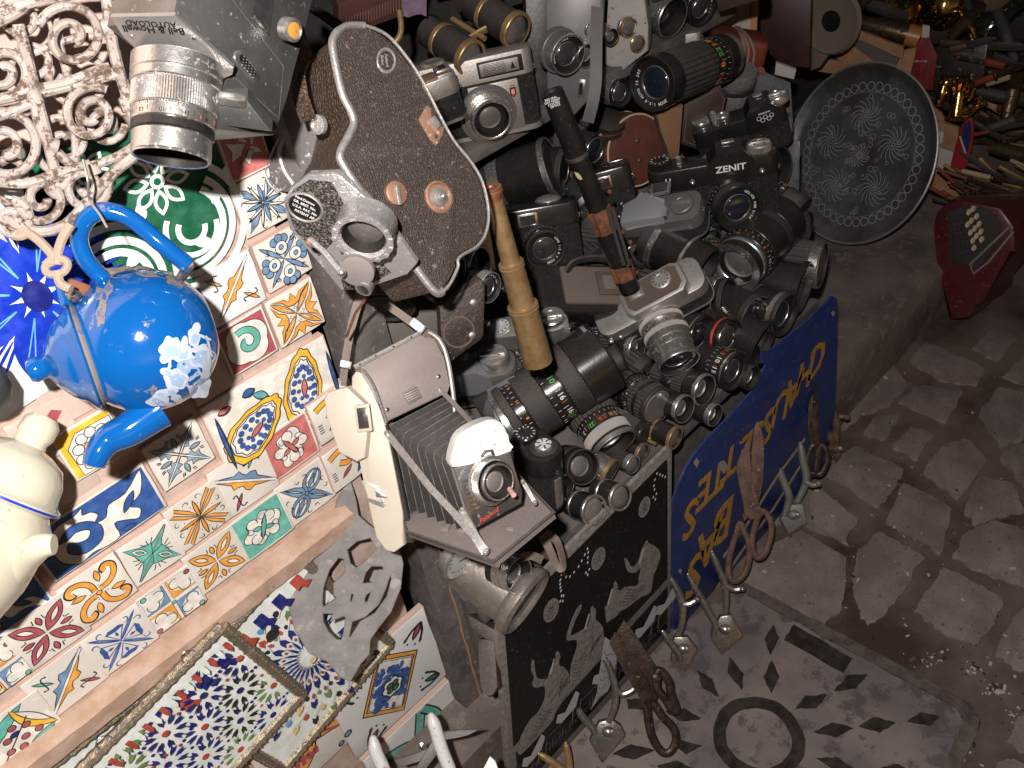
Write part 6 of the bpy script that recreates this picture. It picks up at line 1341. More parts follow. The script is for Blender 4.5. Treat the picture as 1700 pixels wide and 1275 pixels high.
Mi = T.o.matrix_world.inverted(); B = aframe(284, 264, d - .02, 99, .24); L2 = Mi @ B; Lz = Matrix.Translation(L2.translation / s) @ L2.to_3x3().to_4x4()
lens_parts(T, Lz, 62, 158, [(.22, .98, 's'), (.10, 1.03, 'b'), (.14, 1.04, 'scs'), (.26, 1.08, 'ribs'), (.10, 1.12, 's'), (.18, 1.13, 's')], 'hood')
# ---- bellows camera
cream = mat('cream_plastic', (.60, .54, .44), .42, dust=.25, dcol=(.45, .37, .31), col2=(.54, .48, .39), sc2=12, bump=.15, bsc=150)
whitepl = mat('white_plastic', (.74, .73, .70), .35, dust=.12, wear=(.35, .22, .16), wearamt=.02, wsc=260)
taupe = mat('taupe_enamel', (.21, .175, .16), .45, .2, dust=.4, dcol=(.33, .28, .255), bump=.15, bsc=200)
bellm = mat('bellows_cloth', (.022, .020, .020), .7, spec=.3, dust=.28, dcol=(.2, .175, .16), bump=.6, bsc=260)
dg = mat('dark_grey_metal', (.085, .078, .075), .5, .4, dust=.4, dcol=(.25, .21, .19), bump=.3, bsc=260)
d = .84; s = d / F; Mb = frame(620, 760, d, (-.25, .15, .95), (1, 0, 0)); T = Thing('bellows_camera', 'cream and grey folding camera opened with black bellows, hanging by its strap', 'camera', Mb, s)
g = G(); g.prism(locpx(Mb, s, [(583, 626), (592, 614), (604, 620), (622, 652), (640, 700), (655, 780), (668, 850), (672, 905), (654, 918), (640, 914), (624, 893), (604, 800), (592, 740), (584, 690)]), -50, 0, cream, bev=4); T.part('side_casing', g)
g = G(); g.prism(locpx(Mb, s, [(544, 660), (552, 648), (582, 640), (612, 668), (616, 720), (612, 757), (598, 764), (568, 748), (548, 690)]), -20, 22, cream, bev=5); T.part('viewfinder_box', g)
g = G(); c = locpx(Mb, s, [(603, 694)], 24)[0]; g.box((c.x, c.y, 23), (26, 46, 5), cream, 2, rot=rz(8)); g.box((c.x, c.y, 26), (17, 34, 2), glassm, .5, rot=rz(8)); T.part('viewfinder_window', g)
g = G(); g.prism(locpx(Mb, s, [(600, 797), (628, 806), (642, 838), (636, 843), (610, 832)]), 0, 2, chrome2, bev=.6); g.prism(locpx(Mb, s, [(605, 802), (626, 810), (634, 833), (612, 826)]), 2, 2.4, cream); g.prism(locpx(Mb, s, [(624, 812), (642, 820), (644, 826), (626, 824)]), 2, 7, chrome, bev=1); T.part('film_latch', g)
M2 = frame(668, 628, d - .01, (.10, -.05, .99), (.88, -.42, 0)); Q = lambda pts, z=0: locpx(M2, s, pts, z)
def mpart(T, name, g, M): 
    o = bpy.data.objects.new(name, g.mesh(name, s)); COL.objects.link(o); o.parent = T.o; o.matrix_parent_inverse = T.o.matrix_world.inverted(); o.matrix_world = M; return o
g = G(); g.prism(Q([(590, 612), (700, 552), (722, 562), (738, 592), (748, 640), (744, 652), (640, 702), (622, 650), (604, 620)]), -26, 0, taupe, bev=4); mpart(T, 'front_cover', g, M2)
g = G()
for a, b in (((588, 610), (706, 548)),): g.tube([(v.x, v.y, 0) for v in Q([a, b])], 4.5, chrome2, 8)
for t in (.08, .3, .55, .8, .95): v = Q([(588 + 118 * t, 610 - 62 * t)])[0]; g.sphere((v.x, v.y, 4.5), 2, darkmetal, 8)
mpart(T, 'hinge', g, M2)
g = G(); g.tube(smooth_pts([(v.x, v.y, 0) for v in Q([(706, 548), (728, 562), (742, 592), (752, 650), (756, 700)])], 5), 4, chrome2, 8); g.tube(smooth_pts([(v.x, v.y, 0) for v in Q([(590, 612), (606, 618), (624, 648), (642, 702)])], 5), 3, chrome, 8); mpart(T, 'metal_edge', g, M2)
g = G(); v = Q([(684, 656)])[0]; g.box((v.x, v.y, 3), (26, 22, 6), taupe, 2, rot=rz(2)); 
for k in range(5): g.box((v.x, v.y - 8 + k * 4, 6.5), (22, 1.5, 1.5), blkm)
for x, y in ((643, 680), (728, 625)): v = Q([(x, y)])[0]; g.lathe([(3.5, 0), (3.5, 2), (1e-4, 2.6)][::-1], blk, 12, tr(v.x, v.y, 0))
mpart(T, 'release_tab', g, M2)
# dark body frame, bellows, lens board, bed — given in space
def PT(x, y, dd): return P(x, y, dd)
back = [PT(636, 706, .85), PT(742, 652, .87), PT(765, 850, .93), PT(672, 900, .89)]; front = [PT(752, 772, .755), PT(822, 712, .775), PT(880, 835, .80), PT(800, 880, .775)]
g = G(); n = 18; vs = []
cb = sum(back, Vector()) / 4; cf = sum(front, Vector()) / 4
for i in range(n + 1):
    t = i / n; k = 1.0 if i % 2 else .80; c = cb.lerp(cf, t)
    ring = []
    cor = [back[j].lerp(front[j], t) for j in range(4)]
    for j in range(4):
        for u in (.06, .5, .94): p_ = cor[j].lerp(cor[(j + 1) % 4], u); ring.append(c + (p_ - c) * (k if u != .5 else k * 1.0))
    vs += ring
g.add(vs, [(i * 12 + j, i * 12 + (j + 1) % 12, i * 12 + 12 + (j + 1) % 12, i * 12 + 12 + j) for i in range(n) for j in range(12)], bellm, False); g.f = [f[::-1] for f in g.f]; wpart(T, 'bellows', g); g = G(); [g.tube([vs[i * 12 + j] for j in range(12)], .00045, mat('worn_pleat_edge', (.20, .175, .16), .7, col2=(.08, .07, .065), sc2=120), 5, closed=True) for i in range(1, n, 2)]; wpart(T, 'pleat_edges', g)
g = G(); g.tube(back, 3 * s, dg, 6, closed=True); bk = [p_ + c2w((0, 0, 1)) * .015 for p_ in back]; g.add(back + bk, [(4, 5, 6, 7), (0, 4, 7, 3), (0, 1, 5, 4), (1, 2, 6, 5), (2, 3, 7, 6)], dg, False); g.ribbon([PT(636, 706, .84), PT(660, 800, .845), PT(680, 900, .85)], c2w((-.5, 0, -1)), 18 * s, 6 * s, blkm); wpart(T, 'body_frame', g)
M3 = frame(815, 790, .745, (.30, .22, .93), (.93, -.30, 0)); Q3 = lambda pts, z=0: locpx(M3, s, pts, z)
g = G(); g.prism([Vector((v.x, v.y)) for v in smooth_pts([(v.x, v.y, 0) for v in Q3([(751, 776), (753, 742), (766, 718), (800, 700), (825, 697), (840, 712), (846, 742), (848, 748), (800, 764)])], 3, True)], -26, 2, whitepl, bev=4); mpart(T, 'board_cap', g, M3)
g = G(); g.prism(Q3([(752, 778), (847, 746), (858, 790), (868, 815), (866, 836), (790, 878), (776, 850)]), -22, 0, mat('polished_board', (.42, .41, .42), .22, .95, dust=.2, wear=(.25, .23, .22), wearamt=.05, wsc=200), bev=2)
mpart(T, 'lens_board', g, M3)
g = G()
for k in range(9):
    for a, b in (((768 + k * 2.2, 800 + k * 7), (800 + k * 1.5, 792 + k * 7)), ((842, 752 + k * 4), (852, 749 + k * 4))): p_ = Q3([a, b]); g.stroke(p_, 1.3, .5, blkm)
mpart(T, 'cooling_lines', g, M3)
g = G(); v = Q3([(811, 856)])[0]; g.text('Polaroid', 10.5, redp, tr(v.x, v.y, .8) @ rz(14), .05, shear=.35, sx=.95, bold=0); mpart(T, 'script_name', g, M3)
g = G(); v = Q3([(812, 762)])[0]
g.tube([(v.x - 9, v.y - 14, 2), (v.x - 9, v.y + 10, 4), (v.x - 3, v.y + 14, 4), (v.x + 7, v.y + 12, 4), (v.x + 8, v.y - 14, 2)], 2.4, darkmetal, 8); g.box((v.x, v.y, 3), (12, 14, 6), chrome2, 1); mpart(T, 'sight_frame', g, M3)
B = aframe(829, 801, .722, 12, .80); Mi = T.o.matrix_world.inverted(); L2 = Mi @ B; Lz = Matrix.Translation(L2.translation / s) @ L2.to_3x3().to_4x4()
lens_parts(T, Lz, 27, 26, [(.3, 1, 's'), (.3, 1.18, 'ribs'), (.35, 1.35, 'scs')], 'open')
g = G(); g.tube([PT(846, 812, .725), PT(853, 822, .715)], 4 * s, mat('pink_lever', (.55, .33, .28), .5), 10); g.tube([PT(800, 822, .735), PT(790, 822, .73)], 4 * s, chrome, 8); wpart(T, 'shutter_lever', g)
bed = [PT(670, 862, .85), PT(850, 778, .86), PT(920, 852, .79), PT(820, 934, .745), PT(676, 884, .83)]
nb = (bed[1] - bed[0]).cross(bed[4] - bed[0]).normalized()
if nb.z < 0: nb = -nb
g = G(); lo = [p_ - nb * .006 for p_ in bed]; g.add(bed + lo, [(0, 1, 2, 3, 4), (9, 8, 7, 6, 5)] + [(i, i + 5, (i + 1) % 5 + 5, (i + 1) % 5) for i in range(5)], taupe, False); wpart(T, 'bed', g)
g = G(); g.tube([p_ + nb * .001 for p_ in bed], 3.2 * s, dg, 6, closed=True)
bc = sum(bed, Vector()) / 5; bx_ = (bed[2] - bed[0]).normalized(); by_ = nb.cross(bx_)
rr = random.Random(3)
for k in range(12): g.M = Matrix(((bx_.x, by_.x, nb.x, 0), (bx_.y, by_.y, nb.y, 0), (bx_.z, by_.z, nb.z, 0), (0, 0, 0, 1))); c_ = g.M.inverted() @ (bc + bx_ * rr.uniform(-.03, .05) + by_ * rr.uniform(-.02, .015) + nb * .002); g.box(c_, (rr.uniform(.006, .02), rr.uniform(.004, .01), .004), rr.choice([dg, taupe, chrome2]), .001)
g.M = Matrix.Identity(4); wpart(T, 'bed_fittings', g)
def bar(pts, w_, name): g = G(); g.ribbon([PT(*a) for a in pts], c2w((.2, -.2, -1)), w_ * s, 3 * s, chrome); [g.sphere(PT(a[0], a[1], a[2] - .003), 4.5 * s, chrome2, 8, ) for a in (pts[0], pts[-1])]; wpart(T, name, g)
bar([(642, 718, .825), (716, 812, .785), (752, 850, .775), (808, 915, .745)], 11, 'strut'); bar([(728, 645, .84), (758, 675, .81), (786, 706, .78)], 8, 'strut'); bar([(868, 800, .79), (888, 835, .785)], 7, 'strut'); bar([(768, 846, .765), (788, 890, .75), (806, 918, .745)], 13, 'strut')
webm = mat('taupe_webbing', (.24, .19, .165), .9, dust=.3, bump=.8, bsc=500, col2=(.19, .15, .13), sc2=200)
g = G(); g.ribbon(smooth_pts([PT(606, 480, .80), PT(592, 520, .80), PT(580, 570, .80), PT(570, 640, .82)], 5), c2w((.1, 0, -1)), 9 * s, 2.5 * s, webm); g.ribbon(smooth_pts([PT(596, 484, .805), PT(583, 530, .805), PT(572, 590, .81), PT(567, 632, .82)], 5), c2w((.1, 0, -1)), 7 * s, 2.5 * s, webm); g.ribbon(smooth_pts([PT(640, 505, .83), PT(668, 524, .83), PT(700, 548, .83), PT(722, 566, .85), PT(732, 585, .86)], 5), c2w((-.3, -.3, -1)), 13 * s, 2.5 * s, webm); wpart(T, 'strap', g)
g = G(); g.M = frame(574, 605, .80, (0, 0, 1), (1, .2, 0)); g.box((0, 0, 0), (18 * s, 12 * s, 6 * s), chrome, 1 * s); g.M = frame(693, 541, .82, (0, 0, 1), (1, .8, 0)); g.box((0, 0, 0), (26 * s, 15 * s, 6 * s), chrome, 1 * s); [g.box((x * s, 0, 3 * s), (2 * s, 13 * s, 3 * s), blk) for x in (-6, 2, 8)]; wpart(T, 'strap_buckle', g)
# ---- brass telescope and black draw tube
def tubeT(name, label, cat, segs, mats, seg=28):
    """segs: list of (px, py, depth, r_px, material)"""
    pts = [P(a[0], a[1], a[2]) for a in segs]; Z = (pts[-1] - pts[0]).normalized(); X = Z.orthogonal().normalized(); Y = Z.cross(X); M = Matrix(((X.x, Y.x, Z.x, pts[0].x), (X.y, Y.y, Z.y, pts[0].y), (X.z, Y.z, Z.z, pts[0].z), (0, 0, 0, 1)))
    return Thing(name, label, cat, M, 1), M, (pts[-1] - pts[0]).length, pts
T, M, L, pts = tubeT('telescope', 'small brass three draw telescope standing between the cameras with a copper eyepiece', 'telescope', [(814, 310, .82, 0, 0), (893, 600, .93, 0, 0)], None)
k = .82 / F
def seg_(name, t0, t1, r0, r1, m, ring=None):
    g = G(); a, b = t0 * L, t1 * L; rf = lambda t: (.82 + .11 * t) / F
    r0 *= rf(t0); r1 *= rf(t1); g.lathe([(r0 * .6, a), (r0, a), (r1, b), (r1 * .6, b)][::1], m, 36)
    if ring: [g.lathe([(r0 * 1.0, a + x), (r0 * ring, a + x + .0006), (r0 * ring, a + x + .0022), (r0 * 1.0, a + x + .003)], m, 36) for x in (0, .0035)]
    g.f = [f for f in g.f]; T.part(name, g)
copper = mat('copper_cap', (.36, .15, .085), .45, .7, dust=.4, dcol=(.32, .2, .15))
seg_('eyepiece', 0, .035, 17, 18, copper, 1.12); g = G(); g.lathe([(15.5 * k, 0), (7 * k, .0004), (6 * k, .002), (1e-5, .002)], copper, 30); T.part('eyepiece_cap', g)
seg_('draw_tube', .035, .085, 15, 14, copper); seg_('draw_tube', .07, .42, 15, 16.5, brass); seg_('draw_tube', .40, .66, 20, 21, brass, 1.10); seg_('draw_tube', .645, .70, 24, 24.5, brass, 1.10); seg_('main_tube', .70, 1.0, 23.5, 25, brass)
T, M, L, pts = tubeT('draw_tube_telescope', 'black telescoping tube with yellow paint spot and rusty bracket leaning in the heap', 'telescope', [(916, 152, 1.02, 0, 0), (1045, 478, 1.17, 0, 0)], None); k = 1.05 / F
for nm, a, b, r, m in (('upper_tube', 0, .30, 19, blk), ('middle_tube', .29, .60, 17.5, blk), ('lower_tube', .60, 1.0, 19, blk)):
    g = G(); g.lathe([(r * .8 * k, a * L), (r * k, a * L), (r * k, b * L), (r * .6 * k, b * L)], m, 30); T.part(nm, g)
g = G(); g.lathe([(17 * k, .001), (15 * k, .004), (1e-5, .006)], inner, 24); g.lathe([(19.4 * k, .288 * L), (20.5 * k, .29 * L), (20.5 * k, .305 * L), (17 * k, .307 * L)], darkmetal, 30); T.part('end_rings', g)
Mi = T.o.matrix_world.inverted()
def on_tube(px, py, dd): return Mi @ P(px, py, dd)
q = [on_tube(958 + 7.5 * cos(a) * (1 + .2 * sin(3 * a)), 293 + 11 * sin(a) * (1 + .2 * cos(2 * a)), 1.068) for a in [2 * pi * i / 20 for i in range(20)]]
r2 = 17.8 * k; q = [Vector((v.x, v.y, 0)).normalized() * r2 + Vector((0, 0, v.z)) for v in q]; g = G(); g.add(q, [list(range(20))], mat('yellow_paint', (.62, .50, .24), .6, bump=.6, bsc=300), False); T.part('paint_spot', g)
for t0, t1 in ((.56, .68), (.86, .94)): g = G(); g.lathe([(18.5 * k, t0 * L), (21.5 * k, t0 * L + .001), (21.5 * k, t1 * L - .001), (18.5 * k, t1 * L)], rust, 28, mod=lambda r, a, p: r * (1 + .05 * sin(7 * a) + .03 * sin(17 * a))); T.part('rusty_clamp', g)
for off in (0, 9):
    g = G(); a = on_tube(1008 + off, 345, 1.06); b = on_tube(1036 + off, 440, 1.10); g.tube([a, (a + b) / 2 + Vector((0, 0, .0)), b], 3.2 * k, darkmetal, 8); T.part('bracket_rod', g)
g = G()
for x, y, dd in ((1000, 300, 1.07), (1012, 318, 1.07), (1034, 385, 1.09), (1046, 402, 1.10)): v = on_tube(x, y, dd); g.sphere(v, 4.5 * k, rust, 10)
T.part('bracket_bolts', g)
g = G(); tx = ('RED SEAL', 'DAY NIGHT', 'COATED', 'OPTICS')
for i, t_ in enumerate(tx):
    v = on_tube(911 + i * 3.2, 173 + i * 4.5, 1.00); v0 = Vector((v.x, v.y, 0)).normalized() * (19.3 * k); 
    zc = v0.normalized(); xc = Vector((0, 0, 1)).cross(zc).normalized(); yc = zc.cross(xc); Mt = Matrix(((xc.x, yc.x, zc.x, v0.x), (xc.y, yc.y, zc.y, v0.y), (xc.z, yc.z, zc.z, v.z), (0, 0, 0, 1))); g.text(t_, 5 * k, whitep, Mt @ rz(180), .00005)
T.part('small_lettering', g)
# hanging grey strap
g = G(); d = 1.12; g.ribbon(smooth_pts([P(993, -30, d + .02), P(990, 60, d), P(989, 130, d), P(984, 170, d + .01), P(976, 202, d + .03)], 6), c2w((0, 0, -1)), 20 * d / F, 3 * d / F, mat('grey_strap', (.105, .098, .094), .7, dust=.3, bump=.5, bsc=300)); single('hanging_strap', g, 'grey leather strap hanging down in front of the upright cine cameras', 'strap')
# ---- blue enamel teapot
blue = mat('blue_enamel', (.003, .095, .34), .10, spec=.6, coat=.5, dust=.0, wear=(.30, .24, .20), wearamt=-.03, wsc=60, col2=(.004, .085, .31), sc2=18)
chipe = mat('enamel_grime', (.20, .16, .135), .75, dust=.2, bump=.8, bsc=160, wear=(.006, .085, .3), wearamt=.25, wsc=70)
d = .625; s = d / F; M = aframe(240, 565, d, 164, .06); T = Thing('teapot', 'bright blue enamel teapot with white flowers hanging sideways below the iron grille', 'teapot', M, s); Rb = 119
g = G(); prof = [(Rb * cos(a), Rb * sin(a)) for a in [-1.15 + i * 1.95 / 24 for i in range(25)]]; prof = [(1e-4, prof[0][1] - 2), (prof[0][0] * .9, prof[0][1] - 1)] + prof; z_, r_l = prof[-1][1], prof[-1][0]
g.lathe(prof, blue, 64); T.part('pot_body', g)
g = G(); g.lathe([(r_l, z_), (r_l + 3, z_ + 4), (r_l + 1, z_ + 9), (r_l - 6, z_ + 9)], chipe, 64); T.part('rim', g)
g = G(); z0 = z_ + 8; g.lathe([(r_l + 7, z0), (r_l + 9, z0 + 3), (r_l + 4, z0 + 8), (r_l - 10, z0 + 16), (r_l - 14, z0 + 22), (r_l - 24, z0 + 34), (34, z0 + 52), (22, z0 + 56), (17, z0 + 60), (19, z0 + 66), (21, z0 + 76), (17, z0 + 84), (1e-4, z0 + 87)], blue, 60); T.part('lid', g)
def wt(pts, dd, r, m, name, seg=14, flat=None): g = G(); g.tube(smooth_pts([P(a, b, dd + (c if len(q_) > 2 else 0)) for q_ in pts for a, b, c in [(q_ + (0,))[:3] if len(q_) == 2 else q_]], 6), [x * s for x in r] if isinstance(r, list) else r * s, m, seg, flat=flat); return wpart(T, name, g)
wt([(170, 462, 0), (142, 430, -.01), (131, 395, -.015), (145, 362, -.02), (175, 350, -.02), (215, 362, -.015), (262, 400, -.01), (312, 440, 0)], d - .02, 14, blue, 'handle')
wt([(305, 432, -.02), (312, 442, -.02), (300, 462, 0)], d, 11, chipe, 'handle_joint', 8, .6)
g = G(); pts = smooth_pts([P(262, 680, d), P(215, 712, d - .01), (P(180, 730, d - .015)), P(163, 752, d - .02), P(156, 772, d - .02)], 6); n = len(pts); g.tube(pts, [(34 - 17 * (i / (n - 1)) ** .8) * s for i in range(n)], blue, 18); g.tube(pts[-2:], [17.5 * s, 18 * s], chipe, 16); wpart(T, 'spout', g)
# grime where the body meets handle and lid
g = G(); c0 = P(240, 565, d)
def on_ball(px, py, k=1.004):
    o = CAM; r = c2w(ray(px, py)).normalized(); oc = o - c0; b = r.dot(oc); c_ = oc.dot(oc) - (Rb * s * k) ** 2; disc = b * b - c_
    if disc < 0: t = -b
    else: t = -b - sqrt(disc)
    return o + r * t
flw = mat('white_flower_enamel', (.52, .57, .66), .25, col2=(.42, .50, .64), sc2=50, mix2=.60, coat=.3)
def blob(g, cx, cy, rx_, ry_, ang, m, k, wob=.0, n=18):
    pts = []
    for i in range(n): a = 2 * pi * i / n; r = 1 + wob * sin(5 * a + cx); u, v = rx_ * r * cos(a), ry_ * r * sin(a); pts.append(on_ball(cx + u * cos(ang) - v * sin(ang), cy + u * sin(ang) + v * cos(ang), k))
    pts.append(on_ball(cx, cy, k)); g.add(pts, [(i, (i + 1) % n, n) for i in range(n)][::1], m)
fl = [(310, 610, 34, 30, .3, .10), (335, 592, 22, 20, 0, .1), (292, 630, 20, 17, 0, .1), (330, 640, 20, 22, 0, .1), (300, 585, 18, 15, 0, .1), (282, 580, 17, 21, .2, .14), (272, 596, 7, 8, 0, 0), (290, 568, 9, 8, 0, .1), (322, 560, 10, 17, -.1, .08), (326, 545, 7, 10, .2, 0), (306, 572, 6, 15, .1, 0), (277, 618, 12, 7, .3, 0), (268, 654, 16, 7, -.4, .1), (284, 650, 12, 7, -.2, .1), (296, 664, 8, 5, .1, 0), (282, 672, 7, 4, 0, 0), (262, 666, 20, 8, -.1, .06), (292, 660, 9, 5, -.2, 0), (343, 608, 7, 22, .1, .05), (346, 570, 2, 14, -.25, 0), (340, 560, 12, 2.5, .4, 0), (348, 585, 9, 3, 1.0, 0)]
for i, (cx, cy, a, b, an, wb) in enumerate(fl): blob(g, cx, cy, a, b, an, flw, 1.004 + .0006 * i, wb, 26); a > 9 and blob(g, cx + 2, cy + 2, a * .62, b * .6, an + .5, mat('pale_blue_petal', (.30, .42, .62), .25), 1.0043 + .0006 * i, wb)
wpart(T, 'painted_flowers', g)
for i, (cx, cy, a, b, an) in enumerate(((195, 452, 34, 9, -.1), (250, 452, 40, 8, .15), (292, 468, 18, 8, .4), (172, 480, 14, 22, .2), (255, 648, 6, 8, 0), (168, 520, 8, 22, .1), (346, 572, 3, 6, 0))): g = G(); blob(g, cx, cy, a, b, an, chipe, 1.003 + .0004 * i, .18); wpart(T, 'chipped_grime', g)
g = G(); g.M = frame(128, 480, d - .03, (0, 0, 1), (1, .4, 0)); g.box((0, 0, 0), (34 * s, 26 * s, 10 * s), rust, 3 * s); g.tube([(-12 * s, -14 * s, 8 * s), (0, -6 * s, 10 * s), (12 * s, -16 * s, 8 * s)], 4 * s, coppery, 8); g.sphere((0, -12 * s, 10 * s), 11 * s, steel, 12); g.M = Matrix.Identity(4); g.tube([P(100, 470, d - .02), P(112, 510, d - .025), P(120, 535, d - .03)], [9 * s, 11 * s, 7 * s], blue, 10); wpart(T, 'lid_hinge', g)
# rope and wire that hold it
ropem = mat('greasy_rope', (.36, .27, .21), .9, bump=1, bsc=260, dust=.3)
g = G()
for pts, r in (([(20, 375), (55, 392), (80, 415), (92, 432)], 8), ([(118, 372), (104, 395), (96, 420), (95, 440)], 8), ([(75, 440), (92, 428), (112, 436), (105, 452), (82, 455), (76, 442), (96, 432)], 7), ([(96, 450), (100, 470), (118, 480)], 8), ([(8, 362), (30, 372), (45, 386), (30, 392), (10, 384)], 8)): g.tube(smooth_pts([P(x, y, .57) for x, y in pts], 6), r * .57 / F, ropem, 8)
single('rope', g, 'knotted greasy rope tying the blue teapot to the iron grille', 'rope')
g = G(); g.tube(smooth_pts([P(138, 265, .55), P(146, 300, .55), P(148, 330, .56), P(165, 355, .56), P(178, 378, .56)], 6), 2.2 * .56 / F, chrome2, 6); single('wire', g, 'thin wire hooking the teapot handle to the grille', 'wire')
# ---- cream enamel pot at the left edge
creamen = mat('cream_enamel', (.60, .56, .43), .12, coat=.5, col2=(.57, .53, .41), sc2=10, wear=(.25, .2, .16), wearamt=.01, wsc=90)
d = .62; s = d / F; M = aframe(-38, 880, d, -66, .10); T = Thing('coffee_pot', 'cream enamel pot with thin dark blue lines, cut by the left edge of the photo', 'coffee pot', M, s)
g = G(); g.lathe([(60, -150), (100, -120), (112, -60), (112, 0), (104, 40), (84, 66)], creamen, 56); T.part('pot_body', g)
g = G(); g.lathe([(90, 62), (100, 66), (101, 74), (92, 80), (88, 90), (84, 112), (70, 138), (44, 152), (28, 158), (26, 166), (31, 178), (30, 200), (20, 212), (1e-4, 214)], creamen, 56); T.part('lid', g)
g = G(); g.lathe([(99, 66), (102, 67.5), (102, 70.5), (99, 72)], PM.get('nb') or pc('nb'), 56); T.part('blue_line', g)
wt([(10, 960, .0), (40, 928, -.01), (65, 908, -.02), (88, 902, -.02)], d, [30, 24, 24, 24, 22, 22, 21, 21, 20, 19, 18, 17, 17, 17, 17, 16, 16, 15, 14][:19], creamen, 'spout') if False else None
g = G(); pts = smooth_pts([P(-10, 975, d), P(35, 930, d - .01), P(65, 908, d - .02), P(90, 904, d - .02)], 6); n = len(pts); g.tube(pts, [(34 - 18 * i / (n - 1)) * s for i in range(n)], creamen, 18); wpart(T, 'spout', g)
g = G(); g.sphere(P(-34, 640, .60), .017, darkmetal, 14, (1.1, 1.5, 1.2)); single('dark_pot', g, 'dark rounded metal thing at the left edge above the cream pot', 'pot')
# ---- white and rusty iron grille
ironw = mat('flaking_white_iron', (.29, .24, .21), .6, col2=(.42, .37, .34), sc2=60, bump=1, bsc=160, wear=(.115, .075, .055), wearamt=.40, wsc=120)
d = .56; s = d / F; M = frame(110, 180, d, (.1, .1, .98), (1, 0, 0)); T = Thing('iron_grille', 'flaking white wrought iron grille of scrolls, hanging at the top left corner', 'grille', M, s)
def itube(pts, r, name='bar', z=0, closed=False, sm=True):
    q = [(v.x, v.y, z) for v in locpx(M, s, pts)]
    if sm: q = smooth_pts(q, 5, closed)
    g = G(); g.tube(q, r, ironw, 9, closed=closed); T.part(name, g)
def scroll(cx, cy, r, a0, turns, sg=1, z=0, w_=7.5, name='scroll'):
    n = 40; pts = [(cx + r * (1 - .80 * i / n) * cos(radians(a0) + sg * turns * 2 * pi * i / n), cy + r * (1 - .80 * i / n) * sin(radians(a0) + sg * turns * 2 * pi * i / n)) for i in range(n + 1)]; itube(pts, w_, name, z, sm=False)
itube([(-30, 30), (60, 2), (165, -12), (182, 45), (190, 90), (212, 165), (231, 238), (222, 258), (190, 285), (150, 330), (110, 372), (60, 384), (0, 360)], 9.5, 'frame_bar')
itube([(30, 40), (45, 95), (58, 150), (75, 215), (88, 270), (95, 300)], 9); itube([(62, 148), (110, 138), (160, 118), (182, 112)], 9); itube([(-20, 168), (20, 160), (50, 150)], 9); itube([(70, 155), (150, 135), (200, 128), (215, 175)], 8)
itube([(-20, 200), (20, 185), (55, 172), (64, 200), (82, 245)], 8.5); itube([(95, 252), (130, 278), (190, 262), (226, 240)], 8); itube([(-20, 300), (40, 305), (90, 290), (150, 272)], 8.5); itube([(-10, 40), (30, 20), (60, -10)], 8)
for a in ((118, 62, 58, 200, 1.6, 1), (152, 190, 48, -60, 1.7, -1), (8, 245, 62, -120, 1.6, 1), (70, 330, 42, 180, 1.5, -1), (142, 310, 40, -20, 1.5, 1), (100, 300, 26, 90, 1.2, 1), (5, 120, 42, 60, 1.5, -1), (20, 365, 34, -90, 1.4, 1)): scroll(*a)
d2 = -34
for a in ((60, 110, 52, 20, 1.4, 1), (140, 130, 56, 190, 1.5, -1), (110, 240, 55, 100, 1.5, 1), (40, 30, 44, 0, 1.5, -1), (180, 210, 34, 0, 1.4, 1), (20, 300, 46, 40, 1.5, 1)): scroll(*a, d2, 6.5, 'rear_scroll')
itube([(-20, 90), (40, 95), (110, 70), (170, 60)], 6.5, 'rear_bar', d2); itube([(90, -20), (100, 60), (120, 150), (130, 260), (120, 330)], 6.5, 'rear_bar', d2)
for pts in ([(40, 62), (30, 70)], [(168, 46), (188, 42)], [(200, 176), (220, 172)], [(52, 148), (62, 172)], [(78, 238), (96, 244)], [(150, 270), (158, 288)]):
    q = locpx(M, s, pts); g = G(); g.tube([(q[0].x, q[0].y, 0), (q[1].x, q[1].y, 0)], 12.5, ironw, 10); T.part('collar', g)
# ---- cast crescent and star emblem
castm = mat('dusty_cast_iron', (.26, .245, .235), .75, .15, col2=(.19, .18, .175), sc2=45, bump=1, bsc=160, wear=(.38, .34, .31), wearamt=.15, wsc=60)
d = .945; s = d / F; M = frame(575, 960, d, (-.10, .12, .98), (1, 0, 0)); T = Thing('cast_emblem', 'grey cast iron crescent and star emblem with leaf tail, below the bellows camera', 'emblem', M, s)
outer = [(580, 796), (590, 830), (594, 856), (612, 872), (640, 892), (660, 908), (668, 935), (664, 975), (648, 1015), (628, 1040), (614, 1060), (612, 1085), (598, 1100), (582, 1128), (566, 1122), (552, 1104), (545, 1096), (515, 1082), (492, 1045), (480, 1000), (478, 950), (486, 905), (505, 870), (535, 848), (556, 852), (562, 830)]
holes = [[(575, 912), (592, 897), (616, 891), (628, 910), (612, 929), (592, 944), (581, 936)], [(562, 924), (572, 926), (576, 950), (556, 968), (556, 985), (562, 992), (536, 1010), (534, 1000), (536, 975), (546, 945)], [(535, 1016), (556, 1016), (552, 1028), (572, 1020), (576, 1024), (572, 1052), (568, 1064), (558, 1062), (544, 1048), (536, 1032)], [(606, 950), (616, 938), (636, 938), (640, 946), (622, 948), (616, 962), (622, 968), (600, 970)], [(582, 984), (590, 984), (586, 998), (580, 1002)], [(608, 985), (620, 978), (612, 998), (606, 1004), (604, 994)], [(648, 950), (652, 960), (644, 990), (624, 1018), (600, 1032), (582, 1060), (578, 1058), (584, 1030), (606, 1022), (628, 1002), (640, 975)]]
Lq = lambda pts: [(v.x, v.y) for v in locpx(M, s, pts)]
g = plate_curve(Lq(outer), [Lq(h) for h in holes], 9, 2.2, castm); T.part('casting', g)
